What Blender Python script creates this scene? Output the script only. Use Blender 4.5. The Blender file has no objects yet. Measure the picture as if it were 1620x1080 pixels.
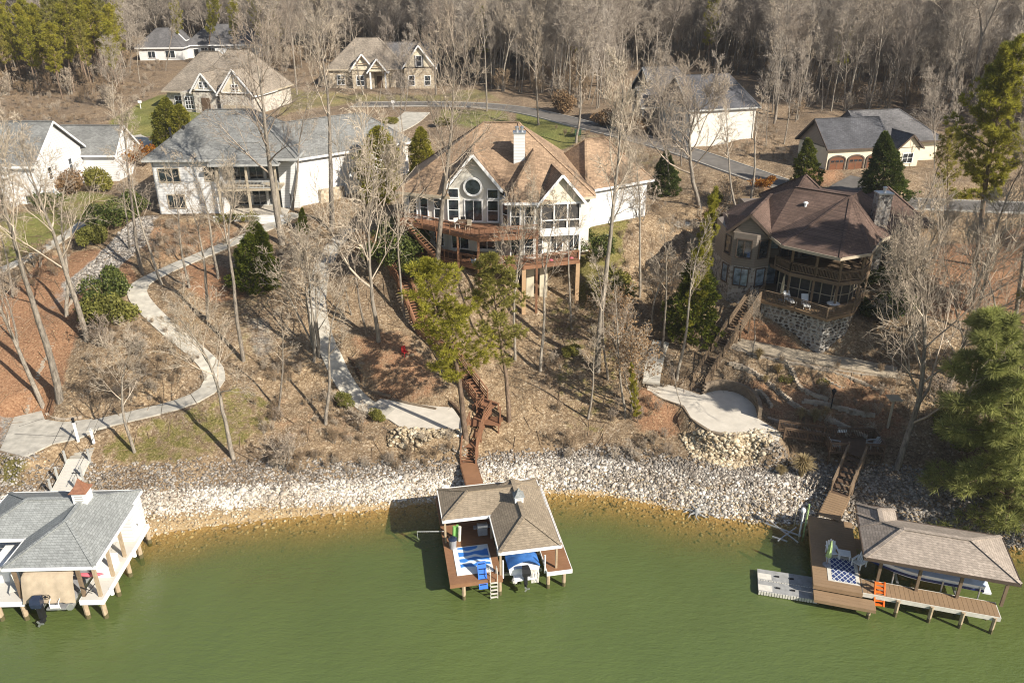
import bpy, bmesh, math, random
import numpy as np
from mathutils import Vector, Matrix
S = bpy.context.scene
COL = S.collection
R = math.radians
rnd = random.Random(7)

# ------------------------------------------------------------------ camera, sky, sun, exposure
CAM_H, PITCH, FPX = 40.0, R(25.0), 1260.0
cd = bpy.data.cameras.new("camera")
cd.sensor_width = 36.0
cd.lens = FPX / 1620.0 * 36.0
cd.clip_start, cd.clip_end = 0.5, 4000.0
cam = bpy.data.objects.new("camera", cd)
COL.objects.link(cam)
cam.location = (0, 0, CAM_H)
cam.rotation_euler = (R(90) - PITCH, 0, 0)
S.camera = cam

SUN_AZ, SUN_EL = R(129.0), R(33.5)          # azimuth clockwise from +Y: behind the camera, to the right
W_ = bpy.data.worlds.new("World")
S.world = W_
W_.use_nodes = True
nt = W_.node_tree
bg = nt.nodes["Background"]
sky = nt.nodes.new("ShaderNodeTexSky")
sky.sky_type = 'NISHITA'
sky.sun_disc = False
sky.sun_elevation = SUN_EL
sky.sun_rotation = SUN_AZ
sky.air_density, sky.dust_density = 1.0, 1.0
nt.links.new(sky.outputs[0], bg.inputs[0])
bg.inputs[1].default_value = 0.075
sl = bpy.data.lights.new("sun", 'SUN')
sl.energy, sl.angle, sl.color = 5.0, R(0.55), (1.0, 0.93, 0.82)
sun = bpy.data.objects.new("sun", sl)
COL.objects.link(sun)
sd = Vector((math.sin(SUN_AZ) * math.cos(SUN_EL), math.cos(SUN_AZ) * math.cos(SUN_EL), math.sin(SUN_EL)))
sun.rotation_euler = sd.to_track_quat('Z', 'Y').to_euler()
sun.location = (60, -60, 90)
S.view_settings.view_transform = 'Standard'
S.view_settings.look = 'None'
S.view_settings.exposure = 0.7
S.view_settings.gamma = 1.0
S.view_settings.use_curve_mapping = False
S.render.engine = 'CYCLES'
S.cycles.filter_width = 1.1
S.cycles.max_bounces = 5
S.cycles.diffuse_bounces = 2
S.cycles.glossy_bounces = 2
S.cycles.transparent_max_bounces = 6
S.cycles.caustics_reflective = S.cycles.caustics_refractive = False

# ------------------------------------------------------------------ helpers: places
_cp, _sp = math.cos(PITCH), math.sin(PITCH)
def ray(px, py):
    a, b = (px - 810.0) / FPX, (540.0 - py) / FPX
    return Vector((a, _cp + b * _sp, -_sp + b * _cp))
def atZ(px, py, z):
    d = ray(px, py); t = (z - CAM_H) / d.z
    return Vector((d.x * t, d.y * t, z))
def atY(px, py, Y):
    d = ray(px, py); t = Y / d.y
    return Vector((d.x * t, Y, CAM_H + d.z * t))

# ------------------------------------------------------------------ helpers: meshes
class MB:
    def __init__(s): s.v = []; s.f = []
    def add(s, vs, fs):
        o = len(s.v); s.v.extend(vs); s.f.extend([tuple(i + o for i in f) for f in fs]); return s
    def box(s, x0, x1, y0, y1, z0, z1):
        return s.add([(x0,y0,z0),(x1,y0,z0),(x1,y1,z0),(x0,y1,z0),(x0,y0,z1),(x1,y0,z1),(x1,y1,z1),(x0,y1,z1)],
                     [(3,2,1,0),(4,5,6,7),(0,1,5,4),(1,2,6,5),(2,3,7,6),(3,0,4,7)])
    def beam(s, p, q, w, h, up=(0,0,1)):
        """box from p to q, w wide (sideways), h high (along up), centred on the line"""
        p, q = Vector(p), Vector(q); d = (q - p)
        if d.length < 1e-6: return s
        d.normalize(); u = Vector(up)
        if abs(d.dot(u)) > .98: u = Vector((0,1,0))
        x = d.cross(u).normalized(); u = x.cross(d).normalized()
        vs = []
        for e in (p, q):
            for a, b in ((-1,-1),(1,-1),(1,1),(-1,1)):
                vs.append(tuple(e + x * (a * w / 2) + u * (b * h / 2)))
        return s.add(vs, [(0,1,2,3),(7,6,5,4),(0,4,5,1),(1,5,6,2),(2,6,7,3),(3,7,4,0)])
    def tube(s, pts, rs, n=6, cap=True):
        pts = [Vector(p) for p in pts]; o = len(s.v); m = len(pts)
        if isinstance(rs, (int, float)): rs = [rs] * m
        ref = None
        for i, p in enumerate(pts):
            d = (pts[min(i+1, m-1)] - pts[max(i-1, 0)])
            d = d.normalized() if d.length > 1e-9 else Vector((0,0,1))
            if ref is None: ref = Vector((1,0,0)) if abs(d.x) < .8 else Vector((0,1,0))
            x = (ref - d * ref.dot(d)).normalized(); y = d.cross(x); ref = x
            for k in range(n):
                a = 2 * math.pi * k / n
                s.v.append(tuple(p + x * (rs[i] * math.cos(a)) + y * (rs[i] * math.sin(a))))
        for i in range(m - 1):
            for k in range(n):
                a, b = o + i*n + k, o + i*n + (k+1) % n
                s.f.append((a, b, b + n, a + n))
        if cap:
            s.f.append(tuple(o + k for k in reversed(range(n)))); s.f.append(tuple(o + (m-1)*n + k for k in range(n)))
        return s
    def prism(s, xy, z0, z1):
        """vertical prism of a polygon; z0/z1 numbers or lists"""
        n = len(xy)
        a = sum(xy[i][0]*xy[(i+1)%n][1] - xy[(i+1)%n][0]*xy[i][1] for i in range(n))
        Z0 = z0 if isinstance(z0, (list, tuple)) else [z0]*n
        Z1 = z1 if isinstance(z1, (list, tuple)) else [z1]*n
        idx = list(range(n))
        if a < 0: idx.reverse()
        vs = [(xy[i][0], xy[i][1], Z0[i]) for i in idx] + [(xy[i][0], xy[i][1], Z1[i]) for i in idx]
        fs = [tuple(reversed(range(n))), tuple(range(n, 2*n))]
        fs += [(k, (k+1)%n, n+(k+1)%n, n+k) for k in range(n)]
        return s.add(vs, fs)
    def plate(s, pts, t):
        """polygon in space given thickness t straight down"""
        n = len(pts)
        vs = [tuple(p) for p in pts] + [(p[0], p[1], p[2]-t) for p in pts]
        return s.add(vs, [tuple(range(n)), tuple(reversed(range(n, 2*n)))] + [(k, n+k, n+(k+1)%n, (k+1)%n) for k in range(n)])
    def lathe(s, prof, c=(0,0,0), n=12):
        o = len(s.v); m = len(prof)
        for r, z in prof:
            for k in range(n):
                a = 2*math.pi*k/n
                s.v.append((c[0]+r*math.cos(a), c[1]+r*math.sin(a), c[2]+z))
        for i in range(m-1):
            for k in range(n):
                a, b = o+i*n+k, o+i*n+(k+1)%n
                s.f.append((a, b, b+n, a+n))
        s.f.append(tuple(o+k for k in reversed(range(n)))); s.f.append(tuple(o+(m-1)*n+k for k in range(n)))
        return s
    def blob(s, c, rx, ry, rz, n=10, m=6, jit=0, rg=None):
        o = len(s.v)
        for i in range(m+1):
            th = math.pi*i/m
            for k in range(n):
                a = 2*math.pi*k/n; j = 1 + (rg.uniform(-jit, jit) if rg else 0)
                s.v.append((c[0]+rx*j*math.sin(th)*math.cos(a), c[1]+ry*j*math.sin(th)*math.sin(a), c[2]+rz*j*math.cos(th)))
        for i in range(m):
            for k in range(n):
                a, b = o+i*n+k, o+i*n+(k+1)%n
                s.f.append((a, a+n, b+n, b))
        return s
    def mesh(s, name, m=None, smooth=False):
        me = bpy.data.meshes.new(name)
        me.from_pydata(s.v, [], s.f); me.update()
        if m is not None: me.materials.append(m)
        if smooth: me.polygons.foreach_set("use_smooth", [True]*len(me.polygons))
        return me
    def build(s, name, m=None, parent=None, smooth=False, kind=None, loc=None):
        return link(name, s.mesh(name, m, smooth), parent, kind, loc)

def link(name, me, parent=None, kind=None, loc=None, rz=0.0):
    o = bpy.data.objects.new(name, me)
    COL.objects.link(o)
    if parent is not None: o.parent = parent
    if kind: o["kind"] = kind
    if loc is not None: o.location = loc
    if rz: o.rotation_euler = (0, 0, rz)
    return o
def tag(o, label, cat, group=None):
    o["label"] = label; o["category"] = cat
    if group: o["group"] = group
    return o
def thing(name, label, cat, loc=(0,0,0), rz=0.0, group=None):
    o = link(name, None, None, None, loc, rz)
    o.empty_display_size = .3
    return tag(o, label, cat, group)
def copy_tree(o, parent=None, label=None, loc=None, rz=None, scale=None):
    c = o.copy(); COL.objects.link(c)
    if parent is not None: c.parent = parent
    if label: c["label"] = label
    if loc is not None: c.location = loc
    if rz is not None: c.rotation_euler = (0, 0, rz)
    if scale is not None: c.scale = scale if not isinstance(scale, (int, float)) else (scale,)*3
    for ch in list(o.children): copy_tree(ch, c)
    return c

# ------------------------------------------------------------------ helpers: materials
class NT:
    def __init__(s, name):
        s.m = bpy.data.materials.new(name); s.m.use_nodes = True
        s.t = s.m.node_tree; s.p = s.t.nodes["Principled BSDF"]; s.out = s.t.nodes["Material Output"]
    def n(s, typ, **kw):
        x = s.t.nodes.new(typ)
        for k, v in kw.items():
            if k.startswith("i_"):
                key = k[2:]; key = int(key) if key.isdigit() else key.replace("_", " ")
                if hasattr(v, "is_output") or isinstance(v, bpy.types.NodeSocket): s.t.links.new(v, x.inputs[key])
                else: x.inputs[key].default_value = v
            else: setattr(x, k, v)
        return x
    def L(s, a, b): s.t.links.new(a, b)
    def coord(s, scale=None):
        c = s.n("ShaderNodeTexCoord").outputs["Object"]
        if scale is not None:
            c = s.n("ShaderNodeMapping", i_Vector=c, i_Scale=scale).outputs[0]
        return c
    def noise(s, vec, scale, detail=3, rough=.55):
        return s.n("ShaderNodeTexNoise", i_Vector=vec, i_Scale=scale, i_Detail=detail, i_Roughness=rough).outputs[0]
    def ramp(s, f, pts, interp='LINEAR'):
        x = s.n("ShaderNodeValToRGB", i_Fac=f); e = x.color_ramp.elements; x.color_ramp.interpolation = interp
        while len(e) < len(pts): e.new(.5)
        for k, (p, c) in enumerate(pts): e[k].position = p; e[k].color = (*c, 1) if len(c) == 3 else c
        return x.outputs[0]
    def mix(s, f, a, b, mode='MIX'):
        x = s.n("ShaderNodeMix", data_type='RGBA', blend_type=mode)
        for v, k in ((f, 0), (a, 6), (b, 7)):
            if isinstance(v, bpy.types.NodeSocket): s.L(v, x.inputs[k])
            elif k == 0: x.inputs[0].default_value = v
            else: x.inputs[k].default_value = (*v, 1)
        return x.outputs[2]
    def math(s, op, a, b=0.0, clamp=False):
        x = s.n("ShaderNodeMath", operation=op, use_clamp=clamp)
        for v, k in ((a, 0), (b, 1)):
            if isinstance(v, bpy.types.NodeSocket): s.L(v, x.inputs[k])
            else: x.inputs[k].default_value = v
        return x.outputs[0]
    def bump(s, h, strength=.5, dist=.02):
        s.L(s.n("ShaderNodeBump", i_Height=h, i_Strength=strength, i_Distance=dist).outputs[0], s.p.inputs["Normal"])
    def base(s, c):
        if isinstance(c, bpy.types.NodeSocket): s.L(c, s.p.inputs["Base Color"])
        else: s.p.inputs["Base Color"].default_value = (*c, 1)
    def rough(s, r): s.p.inputs["Roughness"].default_value = r; return s
def _m(c, k): return tuple(min(1.0, x*k) for x in c)

def m_plain(name, c, rough=.7, var=.18, scale=3.0, metal=0.0, bump=.0, island=0.0, spec=.3):
    t = NT(name); v = t.coord()
    n1 = t.noise(v, scale, 5); col = t.ramp(n1, [(.3, _m(c, 1-var)), (.7, _m(c, 1+var))])
    if island:
        ri = t.n("ShaderNodeNewGeometry").outputs["Random Per Island"]
        col = t.mix(1.0, col, t.ramp(ri, [(0, (1-island,)*3), (1, (1+island,)*3)]), 'MULTIPLY')
    t.base(col); t.rough(rough); t.p.inputs["Metallic"].default_value = metal
    t.p.inputs["Specular IOR Level"].default_value = spec
    if bump: t.bump(t.noise(v, scale*6, 4), bump, .02)
    return t.m
def m_wood(name, c, var=.3, axis=(1,1,8), rough=.75, board=0.0):
    t = NT(name); v = t.coord(axis)
    n1 = t.noise(v, 2.5, 5, .6); n2 = t.noise(t.coord(), .9, 3)
    col = t.ramp(n1, [(.3, _m(c, 1-var)), (.7, _m(c, 1+var))])
    col = t.mix(.5, col, t.ramp(n2, [(.3, _m(c, 1-var)), (.7, _m(c, 1+var))]))
    ri = t.n("ShaderNodeNewGeometry").outputs["Random Per Island"]
    col = t.mix(1.0, col, t.ramp(ri, [(0, (.82,)*3), (1, (1.15,)*3)]), 'MULTIPLY')
    t.base(col); t.rough(rough); t.bump(n1, .3, .01); t.p.inputs["Specular IOR Level"].default_value = .25
    return t.m
def m_shingle(name, c, slope=.75, var=.22, row=.15, patch=.25, tab=.33):
    """rows follow the height on the roof, tabs follow x+y"""
    t = NT(name); sep = t.n("ShaderNodeSeparateXYZ", i_0=t.coord())
    u = t.math('ADD', sep.outputs[0], sep.outputs[1])
    w = t.math('MULTIPLY', sep.outputs[2], 1.0/slope)
    vec = t.n("ShaderNodeCombineXYZ", i_0=u, i_1=w).outputs[0]
    b = t.n("ShaderNodeTexBrick", i_Vector=vec, i_Scale=1.0, offset=.5)
    b.inputs["Brick Width"].default_value = tab; b.inputs["Row Height"].default_value = row
    b.inputs["Mortar Size"].default_value = .012; b.inputs["Mortar Smooth"].default_value = .3
    b.inputs["Color1"].default_value = (*_m(c, 1-var), 1); b.inputs["Color2"].default_value = (*_m(c, 1+var), 1)
    b.inputs["Mortar"].default_value = (*_m(c, .5), 1)
    n2 = t.noise(t.coord(), .35, 4); n3 = t.noise(t.coord(), 6.0, 3)
    col = t.mix(1.0, b.outputs[0], t.ramp(n2, [(.3, (1-patch,)*3), (.7, (1+patch,)*3)]), 'MULTIPLY')
    col = t.mix(1.0, col, t.ramp(n3, [(.3, (.85,)*3), (.7, (1.15,)*3)]), 'MULTIPLY')
    t.base(col); t.rough(.9); t.bump(b.outputs[1], -.6, .015); t.p.inputs["Specular IOR Level"].default_value = .2
    return t.m
def m_siding(name, c, lap=.18, var=.06):
    t = NT(name); sep = t.n("ShaderNodeSeparateXYZ", i_0=t.coord())
    f = t.math('FRACT', t.math('MULTIPLY', sep.outputs[2], 1/lap))
    n = t.noise(t.coord(), .8, 4)
    col = t.ramp(n, [(.3, _m(c, 1-var)), (.7, _m(c, 1+var))])
    col = t.mix(t.math('GREATER_THAN', f, .88), col, _m(c, .62))
    t.base(col); t.rough(.6); t.bump(f, -.5, .02)
    return t.m
def m_stone(name, cols, scale=3.0, mortar=(.35,.33,.3), mw=.06):
    t = NT(name); v = t.coord()
    nz = t.n("ShaderNodeTexNoise", i_Vector=v, i_Scale=scale*.7)
    vv = t.mix(.08, v, nz.outputs[1])
    vo = t.n("ShaderNodeTexVoronoi", i_Vector=vv, i_Scale=scale)
    ed = t.n("ShaderNodeTexVoronoi", i_Vector=vv, i_Scale=scale, feature='DISTANCE_TO_EDGE')
    k = len(cols)
    col = t.ramp(t.n("ShaderNodeSeparateColor", i_0=vo.outputs[1]).outputs[0], [(i/k, c) for i, c in enumerate(cols)], 'CONSTANT')
    col = t.mix(t.math('LESS_THAN', ed.outputs[0], mw), col, mortar)
    t.base(col); t.rough(.85); t.bump(t.math('MINIMUM', ed.outputs[0], .25), .8, .08)
    return t.m
def m_leaf(name, c, c2, rough=.6, trans=.25):
    t = NT(name); ri = t.n("ShaderNodeNewGeometry").outputs["Random Per Island"]
    oi = t.n("ShaderNodeObjectInfo").outputs["Random"]
    col = t.ramp(ri, [(0, c), (1, c2)])
    n = t.noise(t.coord(), .7, 2)
    col = t.mix(1.0, col, t.ramp(n, [(.3, (.7,)*3), (.7, (1.3,)*3)]), 'MULTIPLY')
    col = t.mix(1.0, col, t.ramp(oi, [(0, (.85,.88,.85)), (1, (1.15,1.1,1.0))]), 'MULTIPLY')
    t.base(col); t.rough(rough); t.p.inputs["Specular IOR Level"].default_value = .2
    tr = t.n("ShaderNodeBsdfTranslucent", i_Color=col)
    t.L(t.n("ShaderNodeMixShader", i_0=trans, i_1=t.p.outputs[0], i_2=tr.outputs[0]).outputs[0], t.out.inputs[0])
    return t.m
def m_bark(name, c, c2, var=.35):
    t = NT(name); v = t.coord((1,1,.25))
    n = t.noise(v, 9, 4, .65); n2 = t.noise(t.coord(), .5, 3)
    oi = t.n("ShaderNodeObjectInfo").outputs["Random"]
    col = t.ramp(n, [(.3, _m(c, .6)), (.68, c2)])
    col = t.mix(1.0, col, t.ramp(n2, [(.3, (.75,)*3), (.7, (1.2,)*3)]), 'MULTIPLY')
    col = t.mix(1.0, col, t.ramp(oi, [(0, (.7,.68,.66)), (1, (1.15,1.15,1.12))]), 'MULTIPLY')
    t.base(col); t.rough(.9); t.bump(n, .6, .03); t.p.inputs["Specular IOR Level"].default_value = .15
    return t.m
def m_glass(name, c=(.02,.025,.03), rough=.06):
    t = NT(name); t.base(t.ramp(t.noise(t.coord(), 1.3, 2), [(.35, _m(c, .5)), (.7, _m(c, 2.2))])); t.rough(rough)
    t.p.inputs["Specular IOR Level"].default_value = .9
    return t.m

M = {}
M['white_wall'] = m_siding('white_siding', (.68,.675,.66), .3)
M['cream_wall'] = m_plain('cream_stucco', (.68,.6,.45), .85, .08, 1.0, bump=.2)
M['white_trim'] = m_plain('white_paint', (.78,.775,.76), .5, .05)
M['grey_trim'] = m_plain('grey_paint', (.4,.4,.38), .6, .08)
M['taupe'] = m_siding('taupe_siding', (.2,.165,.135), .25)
M['taupe_trim'] = m_plain('dark_brown_paint', (.09,.065,.05), .6, .15)
M['tan_trim'] = m_plain('tan_paint', (.45,.38,.28), .6, .1)
M['roof_tan'] = m_shingle('tan_shingles', (.31,.213,.138), .7)
M['roof_brown'] = m_shingle('brown_shingles', (.125,.083,.065), .6)
M['roof_grey'] = m_shingle('grey_shingles', (.19,.19,.18), .5)
M['roof_dock_grey'] = m_shingle('pale_grey_shingles', (.27,.28,.27), .45, .12, .17, .1)
M['roof_dock_tan'] = m_shingle('brown_tan_shingles', (.285,.23,.165), .42, .12, .17, .12)
M['roof_dock_taupe'] = m_shingle('taupe_shingles', (.34,.285,.235), .42, .14, .17, .1)
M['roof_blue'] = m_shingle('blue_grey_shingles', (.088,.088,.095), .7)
M['roof_taupe'] = m_shingle('weathered_taupe_shingles', (.255,.215,.17), .8)
M['roof_dark'] = m_shingle('dark_grey_shingles', (.13,.125,.125), .6)
M['stone_light'] = m_stone('pale_fieldstone', [(.5,.45,.37),(.38,.33,.27),(.6,.55,.46),(.3,.26,.22)], 3.0, (.5,.47,.42))
M['stone_tan'] = m_stone('tan_stone_veneer', [(.42,.33,.22),(.32,.25,.17),(.5,.42,.3)], 3.0, (.4,.35,.28))
M['glass'] = m_glass('window_glass')
M['glass_blue'] = m_glass('window_glass_with_blinds', (.16,.2,.24))
M['screen'] = m_plain('dark_porch_screen', (.05,.047,.045), .6, .3)
M['concrete'] = m_plain('concrete', (.42,.39,.33), .9, .24, 1.4, bump=.15, island=.08)
M['concrete_pale'] = m_plain('pale_concrete', (.56,.51,.43), .9, .12, .9, bump=.15, island=.04)
M['asphalt'] = m_plain('worn_asphalt', (.14,.127,.112), .95, .25, .8, bump=.2)
M['kerb'] = m_plain('kerb_concrete', (.4,.38,.34), .9, .15)
M['deck_red'] = m_wood('red_stained_deck_wood', (.215,.108,.06))
M['deck_rust'] = m_wood('brown_deck_boards', (.24,.125,.066), .22, (1,8,1))
M['deck_tan'] = m_wood('tan_composite_boards', (.27,.18,.105), .16, (1,8,1))
M['deck_pale'] = m_wood('pale_grey_composite_boards', (.56,.53,.47), .08, (1,8,1))
M['wood_dark'] = m_wood('dark_weathered_wood', (.12,.078,.05))
M['wood_grey'] = m_wood('weathered_brown_railing_wood', (.19,.135,.088))
M['timber'] = m_wood('old_landscape_timber', (.2,.155,.11))
def m_pile():
    t = NT('treated_pile_wood'); v = t.coord(); n = t.noise(v, 3, 4)
    col = t.ramp(t.noise(t.coord((2,2,1)), 2.5, 5, .6), [(.3, (.3,.22,.14)), (.7, (.46,.36,.24))])
    z = t.math('ADD', t.n("ShaderNodeSeparateXYZ", i_0=v).outputs[2], t.math('MULTIPLY', n, -.5))
    col = t.mix(t.math('LESS_THAN', z, .12), col, (.1,.085,.035)); t.base(col); t.rough(.8); return t.m      # slimy band at the water line
M['pile'] = m_pile()
M['chrome'] = m_plain('galvanised_metal', (.55,.56,.57), .35, .1, metal=.8)
M['black'] = m_plain('black_plastic', (.02,.02,.022), .4, .2)
M['navy'] = m_plain('navy_engine_cowl', (.02,.03,.06), .25, .1, spec=.6)
M['gel_white'] = m_plain('white_gelcoat', (.8,.81,.82), .25, .04, spec=.6)
M['plastic_white'] = m_plain('white_plastic', (.78,.78,.76), .5, .04)
M['green_dark'] = m_plain('dark_green_metal', (.05,.09,.05), .5, .1)
M['copper'] = m_plain('copper_sheet', (.42,.2,.12), .4, .25, 4, metal=.5)
# ------------------------------------------------------------------ ground
SH = [(-300,845),(0,852),(230,846),(350,829),(470,816),(590,806),(690,793),(790,783),(880,780),(960,783),(1060,802),(1140,818),(1240,826),(1300,824),(1420,836),(1600,862),(1950,880)]
_sh = [atZ(x, y, 0) for x, y in SH]
_sx, _sy = np.array([p.x for p in _sh]), np.array([p.y for p in _sh])
def shoreY(X): return np.interp(X, _sx, _sy)
PS = np.array([-80,-30,-6,-2.5,0,1.2,3,6,10,16,22,30,40,60,90,150,250,450,1500.])
PZ = np.array([-9,-5,-1.7,-.5,0,.35,.95,2.05,3.6,6.1,8.5,10.5,12.5,15,17,20,24,31,62.])
def base_h(X, Y):
    X, Y = np.asarray(X, float), np.asarray(Y, float)
    s = Y - shoreY(X)
    z = np.interp(s, PS, PZ)
    k = np.clip(s/15, 0, 1)
    z = z + k*(.22*np.sin(X*.31+Y*.17) + .16*np.sin(X*.73-Y*.41+1) + .25*np.sin(X*.11+2)*np.sin(Y*.13))
    far = np.clip((s-120)/200, 0, 1)
    z = z + far*(3*np.sin(X*.013+.5)+2*np.sin(Y*.02+X*.006))
    return z
def g0(px, py):
    """where the pixel's ray meets the undisturbed ground"""
    d = ray(px, py); t0, t1 = 40.0, 40.0
    for t in np.arange(40, 900, .5):
        if CAM_H + d.z*t <= float(base_h(d.x*t, d.y*t)): t1 = t; break
        t0 = t
    for _ in range(12):
        tm = (t0+t1)/2
        if CAM_H + d.z*tm <= float(base_h(d.x*tm, d.y*tm)): t1 = tm
        else: t0 = tm
    return Vector((d.x*t1, d.y*t1, float(base_h(d.x*t1, d.y*t1))))

FLAT = []          # (points Nx3, half width, feather): corridors and pads the ground is graded to
def smooth_line(pts, n=6, it=2):
    P = [Vector(p) for p in pts]
    for _ in range(it):
        Q = [P[0]]
        for a, b in zip(P[:-1], P[1:]): Q += [a*.75+b*.25, a*.25+b*.75]
        P = Q + [P[-1]]
    return P
def resample(P, step):
    d = [0]
    for a, b in zip(P[:-1], P[1:]): d.append(d[-1] + (b-a).length)
    n = max(1, round(d[-1]/step)); out = []
    for k in range(n+1):
        t = d[-1]*k/n
        i = min(max(int(np.searchsorted(d, t))-1, 0), len(P)-2)
        f = (t-d[i])/max(d[i+1]-d[i], 1e-6)
        out.append(P[i].lerp(P[i+1], f))
    return out
def corridor(pix, half, feather=1.2, smoothz=True):
    P = resample(smooth_line([g0(*p) for p in pix]), 1.5)
    z = np.array([p.z for p in P])
    if smoothz and len(z) > 5:
        for _ in range(4): z[1:-1] = (z[:-2]+z[1:-1]+z[2:])/3
    for p, q in zip(P, z): p.z = float(q)
    FLAT.append((np.array(P), half, feather)); return P

PATH_L = corridor([(470,338),(430,356),(390,374),(330,400),(268,424),(224,444),(213,462),(228,484),(268,522),(308,552),(340,582),(342,612),(312,632),(262,646),(196,660),(140,674)], 1.0)
PATH_UL = corridor([(132,352),(100,376),(66,398),(30,416),(-30,440)], .8)
PATH_C = corridor([(552,362),(524,392),(506,432),(500,475),(504,512),(519,556),(546,596),(580,626),(612,646),(640,656)], 1.0)
PATH_G = corridor([(1150,540),(1200,550),(1290,568),(1350,575),(1420,590)], 1.3)
PATH_RS = corridor([(1046,540),(1034,575),(1030,606)], .9)
PATH_RU = corridor([(1090,352),(1040,360),(985,366)], 1.0)
ROAD = corridor([(560,166),(690,164),(790,168),(868,183),(930,200),(1000,216),(1080,238),(1160,266),(1235,292),(1330,318),(1430,322),(1640,330)], 3.2, 3.0)
ROAD_L = corridor([(200,216),(222,226),(240,232)], 2.6, 2.0)
DRIVE_W = corridor([(660,178),(640,196),(600,214)], 2.6, 2.0)
DRIVE_G = corridor([(1330,318),(1345,300),(1375,284)], 3.0, 2.0)

def pad(pix, z=None, feather=1.0):
    P = [g0(*p) for p in pix]
    zz = sum(p.z for p in P)/len(P) if z is None else z
    return [atZ(*p, zz) for p in pix], zz
PAD_L, ZPL = pad([(0,712),(23,660),(66,650),(71,664),(100,668),(146,663),(152,683),(122,694),(83,702),(40,723)])
PAD_C, ZPC = pad([(602,631),(640,637),(687,643),(716,645),(737,676),(729,691),(700,689),(667,685),(635,677),(604,656),(590,640)])
PAD_R, ZPR = pad([(1022,602),(1050,607),(1078,615),(1109,625),(1130,617),(1161,619),(1187,631),(1198,645),(1200,663),(1235,684),(1232,698),(1181,682),(1161,688),(1124,681),(1093,661),(1082,642),(1049,631),(1023,617)])
PADS = [([(p.x, p.y) for p in PAD_L], ZPL, .8), ([(p.x, p.y) for p in PAD_C], ZPC, .8), ([(p.x, p.y) for p in PAD_R], ZPR, .7)]
LOWER = ([tuple(atZ(*p, ZPR-.5)[:2]) for p in ((1070,660),(1092,672),(1110,684),(1128,692),(1162,697),(1186,692),(1232,704),(1234,714),(1188,708),(1160,713),(1122,708),(1090,690),(1060,676))], ZPR-.95, 1.4)
for k, p in enumerate(PATH_C[-7:]): p.z += (ZPC-.01-p.z)*min(1, (k+1)/4)
FLAT[2][0][-7:,2] = [p.z for p in PATH_C[-7:]]
def rect_pad(c, rz, x0, x1, y0, y1, z, feather=3.0):
    ca, sa = math.cos(rz), math.sin(rz)
    PADS.append(([(c[0]+x*ca-y*sa, c[1]+x*sa+y*ca) for x, y in ((x0,y0),(x1,y0),(x1,y1),(x0,y1))], z, feather))
HS = {}            # places of the houses: base point, rotation
def site(key, px, py, rz, x0, x1, y0, y1, feather=3.0):
    p = g0(px, py); HS[key] = (p, R(rz)); rect_pad(p, R(rz), x0, x1, y0, y1, p.z, feather); return p
site('white2', 262, 338, 3, -1, 18, -1, 14)
site('white1', 66, 322, 0, -16, 12, -2, 16)
site('tan', 290, 176, -12, -3, 16, -2, 14)
site('far_a', 222, 96, 4, -3, 12, -1, 10)
site('far_b', 298, 92, 6, -1, 20, -1, 12)
site('stone', 520, 140, 3, -2, 22, -1, 14)
site('blue', 1022, 196, -14, -2, 24, -3, 14)
site('garage', 1306, 268, 4, -4, 22, -2, 14)
PADS.append(([(-15,81),(-11,79.3),(-5.5,76.8),(-3.2,79),(-4,85),(-14,87)], 12.6, 4.5))
PADS.append(([(8.6,83.6),(15.5,88),(13,93),(8,93)], 15.0, 5.5))
site('brown_yard', 1440, 420, 0, -3, 12, 0, 14)

def seg_dist(X, Y, P):
    best = np.full(X.shape, 1e9); bz = np.zeros(X.shape)
    for a, b in zip(P[:-1], P[1:]):
        dx, dy = b[0]-a[0], b[1]-a[1]; L2 = dx*dx+dy*dy+1e-9
        t = np.clip(((X-a[0])*dx+(Y-a[1])*dy)/L2, 0, 1)
        d = np.hypot(X-a[0]-t*dx, Y-a[1]-t*dy); m = d < best
        best = np.where(m, d, best); bz = np.where(m, a[2]+t*(b[2]-a[2]), bz)
    return best, bz
def inside(X, Y, poly):
    r = np.zeros(X.shape, bool); n = len(poly)
    for i in range(n):
        (x0, y0), (x1, y1) = poly[i], poly[(i+1) % n]
        if y0 == y1: continue
        c = ((y0 > Y) != (y1 > Y)) & (X < (x1-x0)*(Y-y0)/(y1-y0)+x0)
        r ^= c
    return r
def poly_dist(X, Y, poly):
    P = np.array([(x, y, 0.) for x, y in poly] + [(poly[0][0], poly[0][1], 0.)])
    d, _ = seg_dist(X, Y, P)
    return np.where(inside(X, Y, poly), 0, d)
def sm(t): t = np.clip(t, 0, 1); return t*t*(3-2*t)

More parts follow.
